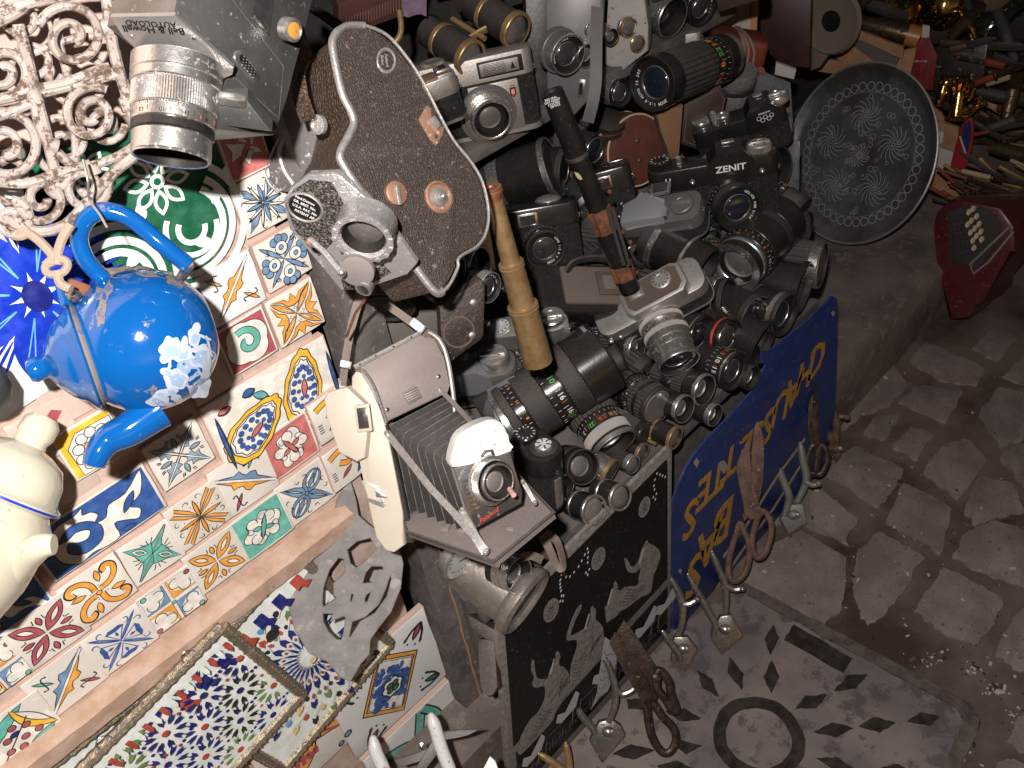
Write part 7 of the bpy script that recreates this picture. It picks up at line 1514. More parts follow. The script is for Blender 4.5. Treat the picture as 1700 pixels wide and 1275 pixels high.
# ---- pair of white handled pliers at the bottom
z8 = lambda a: [(560 + x / 5.3125, 1090 + y / 5.3125) for x, y in a]
d = 1.03; s = d / F; M = frame(720, 1240, d, (0, .3, .95), (1, 0, 0)); T = Thing('pliers', 'open pointed steel tool with chipped white handles at the lower edge, before the tiles', 'pliers', M, s)
g = G(); g.prism(locpx(M, s, z8([(1285, 640), (1080, 650), (930, 665), (925, 745), (1080, 712), (1160, 690)])), -6, 0, greyst, bev=1.5); g.prism(locpx(M, s, z8([(500, 915), (760, 830), (900, 760), (900, 850), (700, 930), (560, 975)])), -6, 1, greyst, bev=1.5); g.prism(locpx(M, s, z8([(680, 1000), (850, 715), (895, 830), (760, 1010)])), 1, 6, greyst, bev=1.5); T.part('blades', g)
wh = mat('chipped_white_handle', (.72, .72, .70), .35, wear=(.12, .11, .10), wearamt=.08, wsc=170, coat=.2)
for pts in ([(320, 715), (345, 830), (400, 950), (450, 1080)], [(830, 515), (865, 620), (920, 800), (990, 980), (1020, 1080)]):
    q = smooth_pts([(v.x, v.y, 8) for v in locpx(M, s, z8(pts))], 6); g = G(); n = len(q); g.tube(q, [7 + 4 * min(1, i / 4) for i in range(n)], wh, 12); g.sphere(q[0], 7, wh, 10); T.part('handle', g)
c = locpx(M, s, z8([(745, 775)]))[0]; g = G(); g.lathe([(6, 4), (6, 10), (1e-4, 12)][::-1], steel, 12, tr(c.x, c.y, 0)); T.part('pivot', g)
M = frame(812, 1268, .97, (-.1, .2, .97), (.8, -.6, 0)); g = G(); sN = .97 / F; g.prism(locpx(M, sN, [(795, 1290), (813, 1256), (822, 1264), (835, 1300)]), -8, 0, MC['glaze_wt'] if 'glaze_wt' in MC else tw, bev=1); single('tile_shard', g, 'small pale green glazed tile shard standing at the lower edge', 'tile shard', M, sN)
# ---- things under the bellows camera
d = 1.02; s = d / F; nick = mat('tarnished_nickel', (.40, .36, .32), .38, .85, dust=.4, dcol=(.28, .23, .2), wear=(.15, .12, .10), wearamt=.25, wsc=80, bump=.4, bsc=220)
B = aframe(872, 1000, d, 36, .18); T = Thing('metal_canister', 'tarnished nickel cylinder with rounded rim lying under the bellows camera', 'canister', B, s)
g = G(); g.lathe([(50, -125), (54, -120), (54, -22), (58, -18), (64, -10), (64, 0), (58, 6), (54, 2), (52, -2, glassm), (1e-4, 0)], nick, 56); T.part('canister_body', g)
g = G(); g.M = tr(-50, -10, -100); g.lathe([(4, 0), (4, 14), (9, 15), (9, 20), (1e-4, 21)][::-1], nick, 14, ry(-90)); T.part('screw', g)
B = aframe(770, 928, .99, 38, .42); s = .99 / F; T = Thing('pocket_gauge', 'round glass faced gauge with white dial, half hidden by the bellows camera bed', 'gauge', B, s)
g = G(); g.lathe([(40, -20), (43, -14), (43, -3), (39, 0), (36, -4)], chrome2, 44); T.part('gauge_case', g); g = G(); g.lathe([(36, -4), (1e-4, -3.6)], mat('pale_dial', (.50, .54, .50), .15, coat=1), 40); T.part('dial_face', g)
g = G()
for k in range(24): g.M = rz(15 * k) @ tr(0, 29, -3.3); g.box((0, 0, 0), (1, 5, .4), blk)
g.M = Matrix.Identity(4); g.box((0, 9, -3), (1.6, 26, .5), blk, rot=rz(40)); T.part('dial_marks', g)
lens(862, 955, 32, .62, 22, 52, [(.25, 1, 's'), (.1, .94, 'c'), (.35, 1, 's'), (.3, .95, 'b')], 'silver rimmed lens under the bellows camera beside a brown strap end', 'open', d=.985)
g = G(); wood2 = mat('dark_stained_wood', (.045, .028, .024), .55, dust=.3, wear=(.2, .15, .12), wearamt=.08, wsc=120)
pl = [onY(790, 1062, .60), onY(822, 1058, .57), onY(830, 1150, .57), onY(800, 1155, .60)]
M = frame(808, 1105, 1.08, (-.3, .1, .95), (1, 0, 0)); s = 1.08 / F; T = Thing('stool_leg', 'dark stained wooden leg with broken foot between the post and the black panel', 'table leg', M, s)
g = G(); g.prism(jag(locpx(M, s, [(794, 1060), (820, 1065), (826, 1142), (812, 1158), (796, 1140)]), .6, 3, 1), -24, 0, wood2, bev=2); g.prism(locpx(M, s, [(775, 1020), (828, 1050), (824, 1075), (780, 1042)]), -50, -2, wood2, bev=2); T.part('leg', g)
g = G(); d = .99; lm = mat('brown_strap_leather', (.17, .12, .095), .75, dust=.4, bump=.5, bsc=300)
g.ribbon(smooth_pts([P(858, 930, d), P(880, 922, d - .01), P(900, 930, d)], 4), c2w((0, -.2, -1)), 14 * d / F, 2.5 * d / F, lm); g.ribbon(smooth_pts([P(900, 888, d + .01), P(912, 912, d), P(925, 940, d - .01), P(935, 938, d - .01), P(925, 900, d + .01), P(905, 885, d + .02)], 5), [c2w((sin(i * .12), 0, -1)) for i in range(26)], 15 * d / F, 2.5 * d / F, lm); single('strap_ends', g, 'brown leather strap ends dangling over the corner of the black panel', 'strap')
# ================================================================ on the upper shelf
def extr(name, label, cat, pts, d, z, x, th, m, bev=2, part='body', group=None, jg=0, sm=False):
    cx = sum(p[0] for p in pts) / len(pts); cy = sum(p[1] for p in pts) / len(pts); M = frame(cx, cy, d, z, x); s = d / F
    T = Thing(name, label, cat, M, s, group); q = locpx(M, s, pts)
    if sm: q = [Vector((v.x, v.y)) for v in smooth_pts([(v.x, v.y, 0) for v in q], 4, True)]
    g = G(); g.prism(jag(q, jg, 4, 2) if jg else q, -th, 0, m, bev=bev); T.part(part, g); T.M = M; T.sc = s
    T.loc = lambda pts, z=0: locpx(M, s, pts, z); return T
d0 = 1.18
T = camera_at('viewfinder_camera', 'dull silver viewfinder camera with striped window and red crest, under the large opera glasses', 792, 160, d0, (.06, .28, .95), (.95, -.25, -.18))
silv = mat('dull_silver_plate', (.34, .31, .29), .42, .7, dust=.45, dcol=(.30, .25, .22), bump=.3, bsc=250)
camera_body(T, 198, 132, 44, top=silv, topk=.30, rnd=.25, knobs=(('button', -60, 20, 5, silv),))
g = G(); g.box((28, -18, 23), (84, 82, 4), silv, 2); g.box((46, 46, 23.5), (74, 26, 4), inner, 1.5)
g.box((44, 46, 25.5), (64, 20, 2), silv, 1)
for k in range(8): g.box((36, 38 + k * 2.3, 27), (36, .7, .5), blk)
g.poly([(62, 40), (70, 40), (66, 51)], 27.2, blk); T.part('front_plate', g)
g = G(); g.prism([(54, 10), (64, 10), (64, -2), (59, -6), (54, -2)], 25, 26.4, blk); g.prism([(56, 8), (62, 8), (62, -1), (59, -4), (56, -1)], 26.4, 27, redp); g.text('C', 8, whitep, tr(59, 3, 27.1)); g.text('www', 4, blk, tr(59, 13, 26)); T.part('crest', g)
Mi = T.o.matrix_world.inverted(); s0 = d0 / F; B = aframe(817, 200, d0 - .03, 55, .90); L_ = Mi @ B; Ls = Matrix.Translation(L_.translation / s0) @ L_.to_3x3().to_4x4()
lens_parts(T, Ls, 32, 32, [(.25, 1.05, 's'), (.25, 1.08, 'scs'), (.2, 1.3, 's'), (.3, 1.5, 'g')], 'open')
T = camera_at('compact_camera', 'small camera with dusty brown top and square chrome finder, touching the leather movie camera', 728, 165, 1.08, (.25, .3, .9), (.93, -.2, .2))
camera_body(T, 76, 78, 40, top=chrome2, topk=.4, rnd=.25); g = G(); g.box((-14, 40, 0), (40, 3, 34), coppery, 1); g.box((20, 44, 2), (26, 10, 26), chrome, 2); g.box((20, 48, 2), (12, 4, 18), inner, 1); T.part('finder_hood', g)
T = pair('opera_glasses', 'large old opera glasses with worn brass rims lying on the silver camera on the shelf', (784, 98), (860, 52), 31, .62, 31, 112, 1.14, rimm='brass', bodym='m')
def cine(label, pts, d, fronts, m, z=(-.1, .2, .97), th=60, bev=4, x=(.98, -.12, 0)):
    T = extr('cine_camera', label, 'movie camera', pts, d, z, x, th, m, bev)
    Mi = T.o.matrix_world.inverted()
    for (px, py, r, L, segs, fr) in fronts:
        B = aframe(px, py, d - L / 1467 * d * .8, 25, .78); L_ = Mi @ B; Ls = Matrix.Translation(L_.translation / T.sc) @ L_.to_3x3().to_4x4(); lens_parts(T, Ls, r, L, segs, fr)
    return T
S1 = [(.3, 1, 's'), (.3, .95, 'c'), (.4, 1.05, 's')]; S2 = [(.3, 1, 'c'), (.7, .95, 's')]
T = cine('upright grey cine camera with two round lenses and a chrome eyepiece, behind the hanging strap', [(905, -20), (985, -30), (1000, 0), (992, 150), (950, 196), (908, 188)], 1.16, [(945, 92, 33, 40, [(.1, 1, 'c'), (.5, .97, 'g'), (.4, 1.1, 'g')], 'glass'), (976, 93, 20, 14, S2, 'open'), (984, 50, 14, 18, S2, 'eye')], greym)
g = G(); q = T.loc([(962, 132), (972, 132), (970, 162), (958, 162)]); g.prism(q, 0, 2, chrome, bev=.5); q = T.loc([(962, 137), (968, 137), (967, 156), (961, 156)]); g.prism(q, 2, 2.5, blk); T.part('switch_plate', g)
extr('cine_camera', 'tall dark grey cine camera side edge left of the upright twin lens one', 'movie camera', [(872, -20), (925, -30), (915, 190), (882, 205), (876, 100)], 1.22, (.1, .2, .97), (.98, -.12, 0), 70, mat('dark_crackle', (.05, .05, .052), .4, .4, dust=.4, bump=.3, bsc=200))
whbox = mat('greyish_white_box', (.30, .285, .265), .6, dust=.4, dcol=(.26, .22, .19), wear=(.05, .04, .04), wearamt=.15, wsc=120)
cine('grey white box camera with two small copper lenses, right of the hanging strap', [(1010, -20), (1070, -20), (1076, 45), (1076, 85), (1034, 118), (1002, 108)], 1.30, [(1046, 47, 16, 14, [(.5, 1, 'brass'), (.5, 1.05, 's')], 'eye'), (1061, 74, 13, 6, [(.5, 1, 'brass'), (.5, 1.1, 's')], 'eye'), (1016, 62, 14, 36, S1, 'open')], whbox)
lens(1118, 30, 34, .62, 22, 62, [(.1, 1, 's'), (.9, .95, 's')], 'pale metal lens hood at the top edge, left of the black lens', 'hood', d=1.36)
lens(1168, 16, 30, .62, 28, 60, [(.1, 1, 'b'), (.5, .97, 'b')], 'black lens with white lettering at the top edge of the photo', d=1.40, text='LENS MADE 1:4.5')
T = camera_at('box_camera', 'small camera with bluish finder window half hidden behind the big zoom', 1118, 78, 1.44, (.05, .3, .95), (.96, -.1, 0)); camera_body(T, 90, 46, 30, top=silv, topk=.5, window=((0, 0, .3, .3),)); 
T = extr('equipment_case', 'dark red ribbed case at the top edge above the leather movie camera', 'case', [(560, 60), (562, 10), (640, -30), (700, -40), (690, 20), (600, 50)], 1.15, (.2, .5, .85), (.9, -.35, 0), 40, mat('dark_red_leather', (.07, .022, .018), .5, dust=.35, dcol=(.15, .1, .09)), 3)
g = G()
for k in range(26): x = 575 + k * 4.6; y0 = 52 - k * 1.9; g.stroke(T.loc([(x, y0), (x, y0 - 22)]), .9, .6, mat('pale_brown_rib', (.2, .14, .12), .8))
T.part('ribbing', g)
g = G(); g.ribbon([P(500, 0, .95), P(530, 20, .97), P(575, 52, 1.0)], c2w((.2, -.2, -1)), .012, .003, leath); single('leather_strap', g, 'pebbled black leather strap between silver movie camera and leather movie camera', 'strap')
g = G(); g.tube(smooth_pts([P(663, 18, 1.1), P(666, 45, 1.1), P(662, 62, 1.1), P(652, 72, 1.1)], 5), 5 * 1.1 / F, brass, 10); single('brass_hook', g, 'bent brass hook catching the light above the leather movie camera', 'hook')
g = G(); vs = [P(668 + i * 10, -10 + j * 9 + 3 * sin(i * 1.7), 1.12 + .006 * sin(i * 2 + j)) for j in range(5) for i in range(5)]; g.add(vs, [(j * 5 + i, j * 5 + i + 1, j * 5 + i + 6, j * 5 + i + 5) for j in range(4) for i in range(4)], mat('mauve_cloth', (.19, .13, .19), .95, bump=.8, bsc=300)); single('cloth_scrap', g, 'ragged mauve cloth scrap at the top edge', 'cloth')
# ================================================================ round tray
C = P(1427, 258, 1.93); st = 1.93 / F; M = aframe(1427, 258, 1.93, 184, .80)
T = Thing('round_tray', 'large round engraved metal tray leaning on the wooden crate', 'tray', M, st); Rt = 144
traym = mat('tray_metal', (.36, .35, .37), .27, .8, dust=.3, dcol=(.18, .155, .145), col2=(.20, .17, .16), sc2=9, bump=.25, bsc=60); engr = mat('engraved_line', (.50, .48, .47), .4, .3)
g = G(); g.lathe([(1e-4, 0), (Rt * .86, 0), (Rt * .93, 3), (Rt * .97, 9), (Rt, 11), (Rt * 1.012, 9), (Rt * 1.005, 6), (Rt * .9, -4), (1e-4, -3)][::-1], traym, 96); T.part('tray_dish', g); g = G(); g.tube([(Rt * 1.005 * cos(2 * pi * k / 96), Rt * 1.005 * sin(2 * pi * k / 96), 10) for k in range(96)], 2.2, chrome2, 8, closed=True); T.part('rolled_rim', g)
g = G()
ring = lambda cx, cy, r, w_=1.0, n=18: g.stroke([(cx + r * cos(2 * pi * i / n), cy + r * sin(2 * pi * i / n)) for i in range(n)], w_, .5, engr, True)
for k in range(44): a = 2 * pi * k / 44; ring(Rt * .76 * cos(a), Rt * .76 * sin(a), Rt * .048, 1.0, 12)
ring(0, 0, Rt * .88, .8, 60); ring(0, 0, Rt * .70, .5, 60)
for fa, fr, fR in ((0, .44, .20), (1.26, .44, .2), (2.51, .44, .2), (3.77, .44, .2), (5.03, .44, .2), (0, 0, .13)):
    cx, cy = Rt * fr * cos(fa), Rt * fr * sin(fa); ring(cx, cy, 3, 1)
    for k in range(14): a = 2 * pi * k / 14; g.stroke([(cx + Rt * fR * t * cos(a + t * 1.1), cy + Rt * fR * t * sin(a + t * 1.1)) for t in (.2, .4, .6, .8, 1)], .9, .5, engr)
rr = random.Random(2)
for k in range(70): a, q_ = rr.uniform(0, 2 * pi), rr.uniform(.1, .68) * Rt; ring(q_ * cos(a), q_ * sin(a), rr.uniform(2, 5), .7, 8)
T.part('engraving', g)
# ================================================================ crate and clutter at the far right
wood = mat('raw_crate_wood', (.37, .20, .105), .8, col2=(.27, .14, .07), sc2=25, bump=.5, bsc=180, wear=(.12, .06, .04), wearamt=.04, wsc=90)
whw = mat('white_board', (.42, .39, .38), .7, bump=.3); ply = mat('grey_ply', (.085, .08, .082), .8, bump=.7, bsc=40)
M = frame(1480, 170, 2.08, (-.2, .3, .93), (.9, .35, -.2)); s = 2.08 / F; T = Thing('wooden_crate', 'raw wooden crate with gnawed slats behind the round tray, tools heaped in it', 'crate', M, s)
for pts, m, z in (([(1370, 80), (1392, 58), (1562, 188), (1572, 205), (1545, 232)], wood, 0), ([(1390, 48), (1424, 60), (1414, 88), (1385, 78)], wood, 6), ([(1388, 38), (1500, 78), (1498, 98), (1440, 72), (1392, 52)], wood, 3), ([(1500, 84), (1522, 78), (1504, 148), (1478, 128)], wood, -4), ([(1555, 200), (1592, 212), (1588, 252), (1545, 238)], wood, 4), ([(1362, 100), (1400, 100), (1420, 125), (1350, 118)], wood, -6), ([(1548, 285), (1566, 288), (1648, 334), (1640, 356), (1544, 320)], wood, 6), ([(1540, 238), (1588, 254), (1578, 292), (1540, 282)], whw, 8), ([(1422, 62), (1494, 90), (1480, 132), (1412, 86)], ply, -12), ([(1545, 215), (1567, 220), (1564, 240), (1544, 234)], whw, 9)):
    g = G(); g.prism(jag(locpx(M, s, pts, z), .8, 4, int(pts[0][0])), z - 8, z, m, bev=1); T.part('slat', g)
g = G()
for x, y in ((1385, 80), (1392, 90), (1536, 204), (1546, 212), (1430, 116)): c = locpx(M, s, [(x, y)], 1)[0]; g.lathe([(2, 1), (1e-4, 1.6)][::-1], blk, 8, tr(c.x, c.y, 0))
T.part('nail_heads', g)
redb = mat('dark_red_sign', (.21, .012, .014), .4, col2=(.12, .01, .01), sc2=60)
T = extr('bottle_sign', 'dark red bottle shaped sign with white script, standing in the crate', 'sign', [(1531, 40), (1544, 42), (1542, 64), (1556, 90), (1548, 150), (1506, 148), (1512, 92), (1530, 64)], 2.05, (-.1, .2, .97), (.97, .2, 0), 6, redb, 1, 'bottle_cutout')
g = G(); g.prism(T.loc([(1532, 42), (1544, 44), (1542, 62), (1530, 62)]), 0, .8, whw); v = T.loc([(1526, 101)])[0]; g.text('Coca-Cola', 5.6, gwhite, tr(v.x, v.y, .8) @ rz(12), .05, shear=.3)
for k in range(3): g.stroke(T.loc([(1518 + k * 12, 112), (1514 + k * 12, 146)]), 2, .6, mat('red_shade_rib', (.09, .006, .008), .5))
T.part('script', g)
T = extr('enamel_badge', 'oval red and blue enamel badge hanging on the right end of the crate', 'sign', [(1598, 205), (1612, 196), (1616, 215), (1612, 250), (1600, 282), (1582, 288), (1578, 275), (1588, 235)], 1.98, (-.35, .2, .9), (.9, .2, .2), 4, mat('badge_red', (.26, .015, .02), .4), 1, 'badge', sm=True)
g = G(); g.prism(T.loc([(1600, 206), (1611, 200), (1613, 222), (1606, 255), (1596, 228)]), 0, .7, mat('badge_blue', (.015, .02, .09), .4)); g.stroke(T.loc([(1594, 226), (1606, 262)]), 3, .9, gwhite); v = T.loc([(1599, 243)])[0]; g.text('WINGS', 9, whw, tr(v.x, v.y, 1) @ rz(-68), .05) if 0 else None; T.part('badge_band', g)
gold = mat('polished_brass', (.62, .40, .13), .18, 1.0, wear=(.12, .07, .03), wearamt=.12, wsc=120, bump=.3, bsc=150); darkb = mat('dark_bronze', (.14, .09, .05), .35, .8, wear=(.03, .02, .015), wearamt=.4, wsc=100, bump=.5, bsc=160)
def wobj(name, label, cat, g, group=None): return single(name, g, label, cat, group=group)
D = 2.02; u = D / F
T = Thing('brass_hand', 'polished brass hand ornament standing on the crate corner', 'ornament', frame(1590, 170, D, (0, 0, 1), (1, 0, 0)), u)
g = G(); g.lathe([(17, -30), (18, -27), (12, -22), (10, -8), (13, 8), (12, 16), (1e-4, 22)], gold, 24, rx(-90)); T.part('wrist', g)
for i, (x, y) in enumerate(((-12, 34), (-3, 40), (6, 38), (14, 30))): g = G(); g.tube(smooth_pts([(x * .6, 12, 0), (x, y * .8, 4), (x + 3, y + 2, 10), (x + 2, y - 8, 15)], 4), [5.4 - .08 * k for k in range(13)], gold, 8); T.part('finger', g)
g = G(); g.tube([(8, 2, 6), (18, 10, 10), (20, 22, 12)], 5, gold, 8); T.part('thumb', g)
T2 = Thing('brass_hand', 'smaller curled brass hand left of the tall one on the crate', 'ornament', frame(1564, 150, D, (0, 0, 1), (1, 0, 0)), u)
g = G(); g.tube(smooth_pts([(-4, -24, 0), (0, -8, 2), (2, 8, 3), (8, 16, 5)], 4), [6, 6, 7, 7, 8, 8, 8, 7, 7, 7, 7, 6, 6], gold, 10); T2.part('palm', g)
for x in (-4, 2, 8): g = G(); g.tube(smooth_pts([(x, 8, 2), (x + 2, 20, 6), (x + 6, 22, 12), (x + 6, 14, 15)], 4), 3.2, gold, 8); T2.part('finger', g)
T2 = Thing('brass_hand', 'low brass knob ornament right of the tall hand', 'ornament', frame(1616, 180, D, (0, 0, 1), (1, 0, 0)), u)
g = G(); g.tube(smooth_pts([(-10, -12, 0), (0, -2, 3), (8, 10, 3), (4, 22, 3)], 4), 5, gold, 8); g.sphere((-10, -12, 4), 7, gold, 10); T2.part('palm', g)
for x in (0, 7): g = G(); g.tube([(x, 2, 4), (x + 8, 12, 10), (x + 13, 4, 12)], 2.6, gold, 7); T2.part('finger', g)
g = G(); T, M_, L, pts = tubeT('brass_canister', 'long dark brass tube lying across the crate top with a wooden end', 'canister', [(1388, 27, 2.1, 0, 0), (1526, 62, 2.05, 0, 0)], None)
g.lathe([(1e-5, 0), (.008, 0), (.011, .01), (.012, .05), (.016, .055), (.018, .09), (.022, .10), (.022, L - .03), (.024, L - .02), (.024, L), (1e-5, L)], darkb, 28); T.part('tube', g); g = G(); g.lathe([(.0245, L - .028), (.0245, L + .001), (1e-5, L + .002)], mat('amber_wood', (.36, .15, .04), .4), 28); T.part('end_cap', g)
T = Thing('ornate_vessel', 'ornate embossed brass vessel glinting at the top right', 'vessel', frame(1490, 18, 2.15, (.7, .5, .5), (.2, 1, 0)), 2.15 / F)
g = G(); g.lathe([(8, -50), (20, -46), (32, -20), (34, 0), (26, 26), (12, 34), (14, 48), (1e-4, 50)], gold, 40, mod=lambda r, a, p: r * (1 + .04 * sin(11 * a) * cos(p[1] * .5))); T.part('vessel_body', g)
T = Thing('ornate_vessel', 'round brass pot at the top edge right of the long vessel', 'vessel', frame(1568, 8, 2.15, (.1, -.8, .5), (1, 0, 0)), 2.15 / F); g = G(); g.lathe([(20, -34), (30, -22), (34, 0), (24, 22), (14, 28), (14, 40)], gold, 36, mod=lambda r, a, p: r * (1 + .03 * sin(14 * a))); T.part('vessel_body', g)
extr('metal_tin', 'tall dark rectangular tin with worn edge behind the red bottle sign', 'tin', [(1550, 80), (1568, 74), (1640, 70), (1632, 130), (1600, 170), (1540, 175), (1532, 160)], 2.1, (-.3, .2, .93), (.95, .2, 0), 40, mat('dark_tin', (.06, .055, .055), .3, .7, dust=.3, wear=(.3, .27, .24), wearamt=.06, wsc=80), 2)
T = Thing('glass_bottle', 'dark glass bottle shape lying above the tin at the top right', 'bottle', frame(1640, 50, 2.2, (.5, -.6, .5), (1, 0, 0)), 2.2 / F); g = G(); g.lathe([(1e-4, -60), (30, -58), (34, -50), (34, 10), (12, 34), (10, 60), (13, 62), (12, 66)], mat('black_glass', (.02, .018, .018), .08, spec=1, coat=1), 32); T.part('bottle_body', g)
rr = random.Random(17); hm = [mat('handle_dark', (.035, .02, .016), .5, dust=.2), mat('handle_bone', (.36, .27, .17), .5, dust=.2), mat('handle_red', (.20, .035, .02), .45), mat('handle_brass', (.40, .26, .10), .4, .7), mat('handle_brown', (.12, .055, .03), .5)]; bmt = [steel, darkmetal, darkb, brownst]
KL = ('old knife among the heap spilling from the crate', 'old kitchen and pocket knives heaped at the right edge')
KN = {}
def knife(px, py, d, ang, L, w_, kind, tilt, lab, grp):
    hn, bn = rr.randrange(5), rr.randrange(4); hw_ = ('black', 'bone coloured', 'red', 'brass', 'brown')[hn]; bw_ = ('bright', 'dark', 'bronze toned', 'brown rusty')[bn]
    lab = ('%s with %s handle and %s blade, %s, %s' % ('knife' if kind < 3 else 'hand tool', hw_, bw_, 'near the badge' if px < 1640 else 'beyond the others', 'in the heap' if kind < 3 else ('high up' if py < 170 else 'low down'))) if True else lab
    s = d / F; M = frame(px, py, d, (-.1, .5, .85), (cos(radians(ang)), sin(radians(ang)), tilt)); T = Thing('knife' if kind < 3 else 'hand_tool', lab, 'knife' if kind < 3 else 'tool', M, s, grp); rq = rr.random
    g = G(); g.prism([(0, -w_ * .5), (L * .62, -w_ * .45), (L * .85, w_ * .05), (L * .62, w_ * .5), (0, w_ * .5)], -1.4, 0, bmt[bn], bev=.5); T.part('blade', g)
    g = G(); m = hm[hn]; g.box((-L * .25, 0, 0), (L * .52, w_ * .9, w_ * .7), m, w_ * .3); T.part('handle', g)
    if rq() < .5: g = G(); g.box((-L * .01, 0, 0), (L * .05, w_ * 1.1, w_ * .9), gold, 1); T.part('bolster', g)
for i in range(34): knife(rr.uniform(1572, 1740), rr.uniform(282, 338) + (i % 3) * 4, rr.uniform(1.88, 2.0), rr.uniform(15, 48) + (180 if i % 4 == 0 else 0), rr.uniform(50, 100), rr.uniform(6, 10), i % 3, rr.uniform(-.2, .2), *KL)
for i in range(46): knife(rr.uniform(1600, 1760), rr.uniform(70, 275), rr.uniform(2.0, 2.3), rr.uniform(-60, 40) + (180 if i % 3 == 0 else 0), rr.uniform(50, 130), rr.uniform(7, 15), 3, rr.uniform(-.3, .3), 'old hand tool in the tangle at the upper right edge', 'tangle of old tools at the upper right')
for i, (x, y, dx, dy, r, m) in enumerate([(1620, 150, 90, 22, 9, darkmetal), (1600, 118, 100, 6, 7, darkb), (1648, 245, 90, 24, 12, darkb), (1640, 215, 80, -30, 8, darkmetal), (1580, 60, 50, -50, 10, darkb), (1655, 20, 30, 80, 9, darkmetal), (1600, 20, 20, 60, 8, gold), (1690, 110, -20, 90, 12, darkb), (1420, 20, 40, -50, 8, darkb), (1445, 8, 60, 20, 10, darkmetal)]):
    g = G(); g.tube([P(x, y, 2.12), P(x + dx * .5, y + dy * .5, 2.08), P(x + dx, y + dy, 2.1)], [r * u, r * u * 1.15, r * u * .8], m, 12); wobj('metal_tube', ('grey tube right above the brass hands', 'bronze tube level with the tin top', 'thick bronze tube above the adding machine', 'grey tube slanting up beside the low brass knob', 'thick grey tube slanting over the tin', 'steep grey tube beside the dark bottle', 'thin golden tube under the top edge', 'steep bronze tube farthest out at the edge', 'bronze tube behind the wooden ended canister', 'grey tube between the two ornate vessels')[i], 'tube', g, 'old metal tubes in the clutter')
extr('wooden_ledge', 'dark stained board under the knife heap at the right edge', 'board', [(1600, 270), (1760, 300), (1780, 360), (1640, 345), (1580, 300)], 2.1, (-.1, .7, .7), (.95, .3, 0), 20, mat('dark_board', (.05, .032, .028), .7, dust=.2), 1)
# reddish adding machine
ar = mat('dark_red_enamel', (.075, .010, .013), .30, dust=.25, dcol=(.12, .07, .06), coat=.3, wear=(.14, .09, .08), wearamt=.05, wsc=120)
z9 = lambda a: [(1220 + x / 3.5417, 300 + y / 3.5417) for x, y in a]
T = extr('adding_machine', 'dark red adding machine with cream keys tipped on its side on the ground', 'adding machine', z9([(1168, 230), (1185, 190), (1240, 130), (1340, 110), (1560, 160), (1640, 270), (1650, 420), (1440, 690), (1430, 750), (1370, 812), (1290, 822), (1255, 812), (1190, 500), (1170, 270)]), 1.88, (-.35, .25, .90), (.95, .2, .2), 150, ar, 7)
g = G(); g.prism(T.loc(z9([(1250, 200), (1330, 150), (1500, 170), (1565, 250), (1570, 330), (1410, 550), (1385, 490), (1285, 485), (1262, 420)]), 1), 1, 3, mat('key_bed', (.022, .018, .017), .8, dust=.3, dcol=(.1, .08, .07)), bev=1); T.part('key_bed', g)
for (x, y) in ((1375,185),(1400,165),(1420,210),(1390,235),(1368,258),(1435,255),(1410,280),(1385,305),(1445,300),(1420,325),(1398,352),(1450,345),(1405,395)): c = T.loc(z9([(x, y)]), 12)[0]; g = G(); g.lathe([(2, 2), (2, 9), (5, 10), (5, 13), (3.5, 14.5), (1e-4, 13.5)], mat('cream_key', (.46, .38, .24), .4), 14, tr(c.x, c.y, 0) @ Matrix.Diagonal((.72, 1.1, 1, 1))); T.part('key', g)
g = G()
for i in range(24): c = T.loc(z9([(1290 + (i % 6) * 24 + (i // 6) * 12, 260 + (i // 6) * 55 - (i % 6) * 6)]), 6)[0]; g.lathe([(4.5, 3), (4.5, 8), (1e-4, 9)], MC['key_bed'], 10, tr(c.x, c.y, 0))
g_ = T.part('dark_keys', g); g_['kind'] = 'stuff'
g = G(); q = T.loc(z9([(1405, 545), (1490, 480), (1640, 300), (1612, 275), (1480, 400), (1385, 490)]), 2); g.tube([(v.x, v.y, 3) for v in q], 2.2, chrome2, 6, closed=True); T.part('carriage_rim', g)
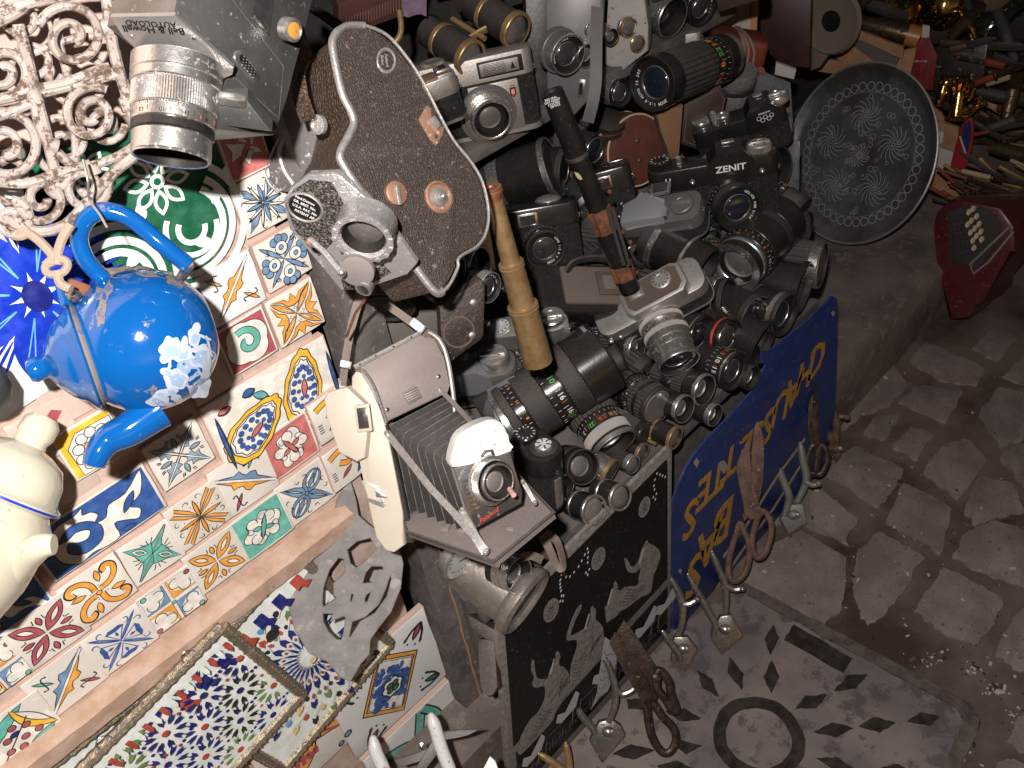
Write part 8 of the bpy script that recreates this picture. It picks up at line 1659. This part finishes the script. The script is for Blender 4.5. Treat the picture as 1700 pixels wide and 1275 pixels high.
# panels behind the tray
corr = mat('corrugated_board', (.42, .38, .33), .85, bump=.2); orw = mat('orange_wood_edge', (.42, .20, .09), .7)
T = extr('corrugated_board', 'pale ribbed board with orange wooden edge at the top, behind the red brown case', 'board', [(1190, -30), (1248, -30), (1246, 62), (1186, 50), (1176, 20)], 1.72, (-.1, .2, .97), (1, .05, 0), 8, corr, 1)
g = G()
for k in range(16): g.stroke(T.loc([(1186 + k * 3.8, -28), (1184 + k * 3.8, 54)]), .9, .5, mat('rib_line', (.30, .26, .23), .9))
T.part('ribs', g); g = G(); g.prism(T.loc([(1247, -30), (1260, -30), (1256, 64), (1246, 60)]), -6, 3, orw, bev=1); T.part('wood_edge', g)
extr('cabinet_panel', 'very dark red lacquered panel between ribbed board and the round framed plate', 'cabinet', [(1258, -40), (1348, -40), (1344, 114), (1300, 108), (1264, 80)], 1.85, (-.1, .2, .97), (1, .05, 0), 30, mat('dark_maroon_panel', (.035, .010, .009), .45, dust=.1), 2)
T = extr('round_frame_plate', 'beige square plate with round dark hollow beside the crate, top centre right', 'plate', [(1350, -40), (1412, -40), (1396, 60), (1360, 112), (1345, 118)], 1.92, (-.5, .2, .85), (.85, .1, .5), 8, mat('beige_plate', (.15, .115, .085), .7, dust=.2), 2)
c = T.loc([(1380, 35)])[0]; g = G(); g.lathe([(17, 1), (30, 2), (40, 3), (50, 6), (54, 0)], mat('beige_plate'), 44, tr(c.x, c.y, 0)); g.lathe([(1e-4, 1), (17, 1)], inner, 30, tr(c.x, c.y, 0)); T.part('round_boss', g)
extr('white_block', 'small white board ends showing between metal plate and round tray', 'board', [(1288, 104), (1322, 116), (1318, 132), (1286, 124)], 1.7, (0, .3, .95), (1, .2, 0), 10, whw, 1)
# dim objects filling the dark behind
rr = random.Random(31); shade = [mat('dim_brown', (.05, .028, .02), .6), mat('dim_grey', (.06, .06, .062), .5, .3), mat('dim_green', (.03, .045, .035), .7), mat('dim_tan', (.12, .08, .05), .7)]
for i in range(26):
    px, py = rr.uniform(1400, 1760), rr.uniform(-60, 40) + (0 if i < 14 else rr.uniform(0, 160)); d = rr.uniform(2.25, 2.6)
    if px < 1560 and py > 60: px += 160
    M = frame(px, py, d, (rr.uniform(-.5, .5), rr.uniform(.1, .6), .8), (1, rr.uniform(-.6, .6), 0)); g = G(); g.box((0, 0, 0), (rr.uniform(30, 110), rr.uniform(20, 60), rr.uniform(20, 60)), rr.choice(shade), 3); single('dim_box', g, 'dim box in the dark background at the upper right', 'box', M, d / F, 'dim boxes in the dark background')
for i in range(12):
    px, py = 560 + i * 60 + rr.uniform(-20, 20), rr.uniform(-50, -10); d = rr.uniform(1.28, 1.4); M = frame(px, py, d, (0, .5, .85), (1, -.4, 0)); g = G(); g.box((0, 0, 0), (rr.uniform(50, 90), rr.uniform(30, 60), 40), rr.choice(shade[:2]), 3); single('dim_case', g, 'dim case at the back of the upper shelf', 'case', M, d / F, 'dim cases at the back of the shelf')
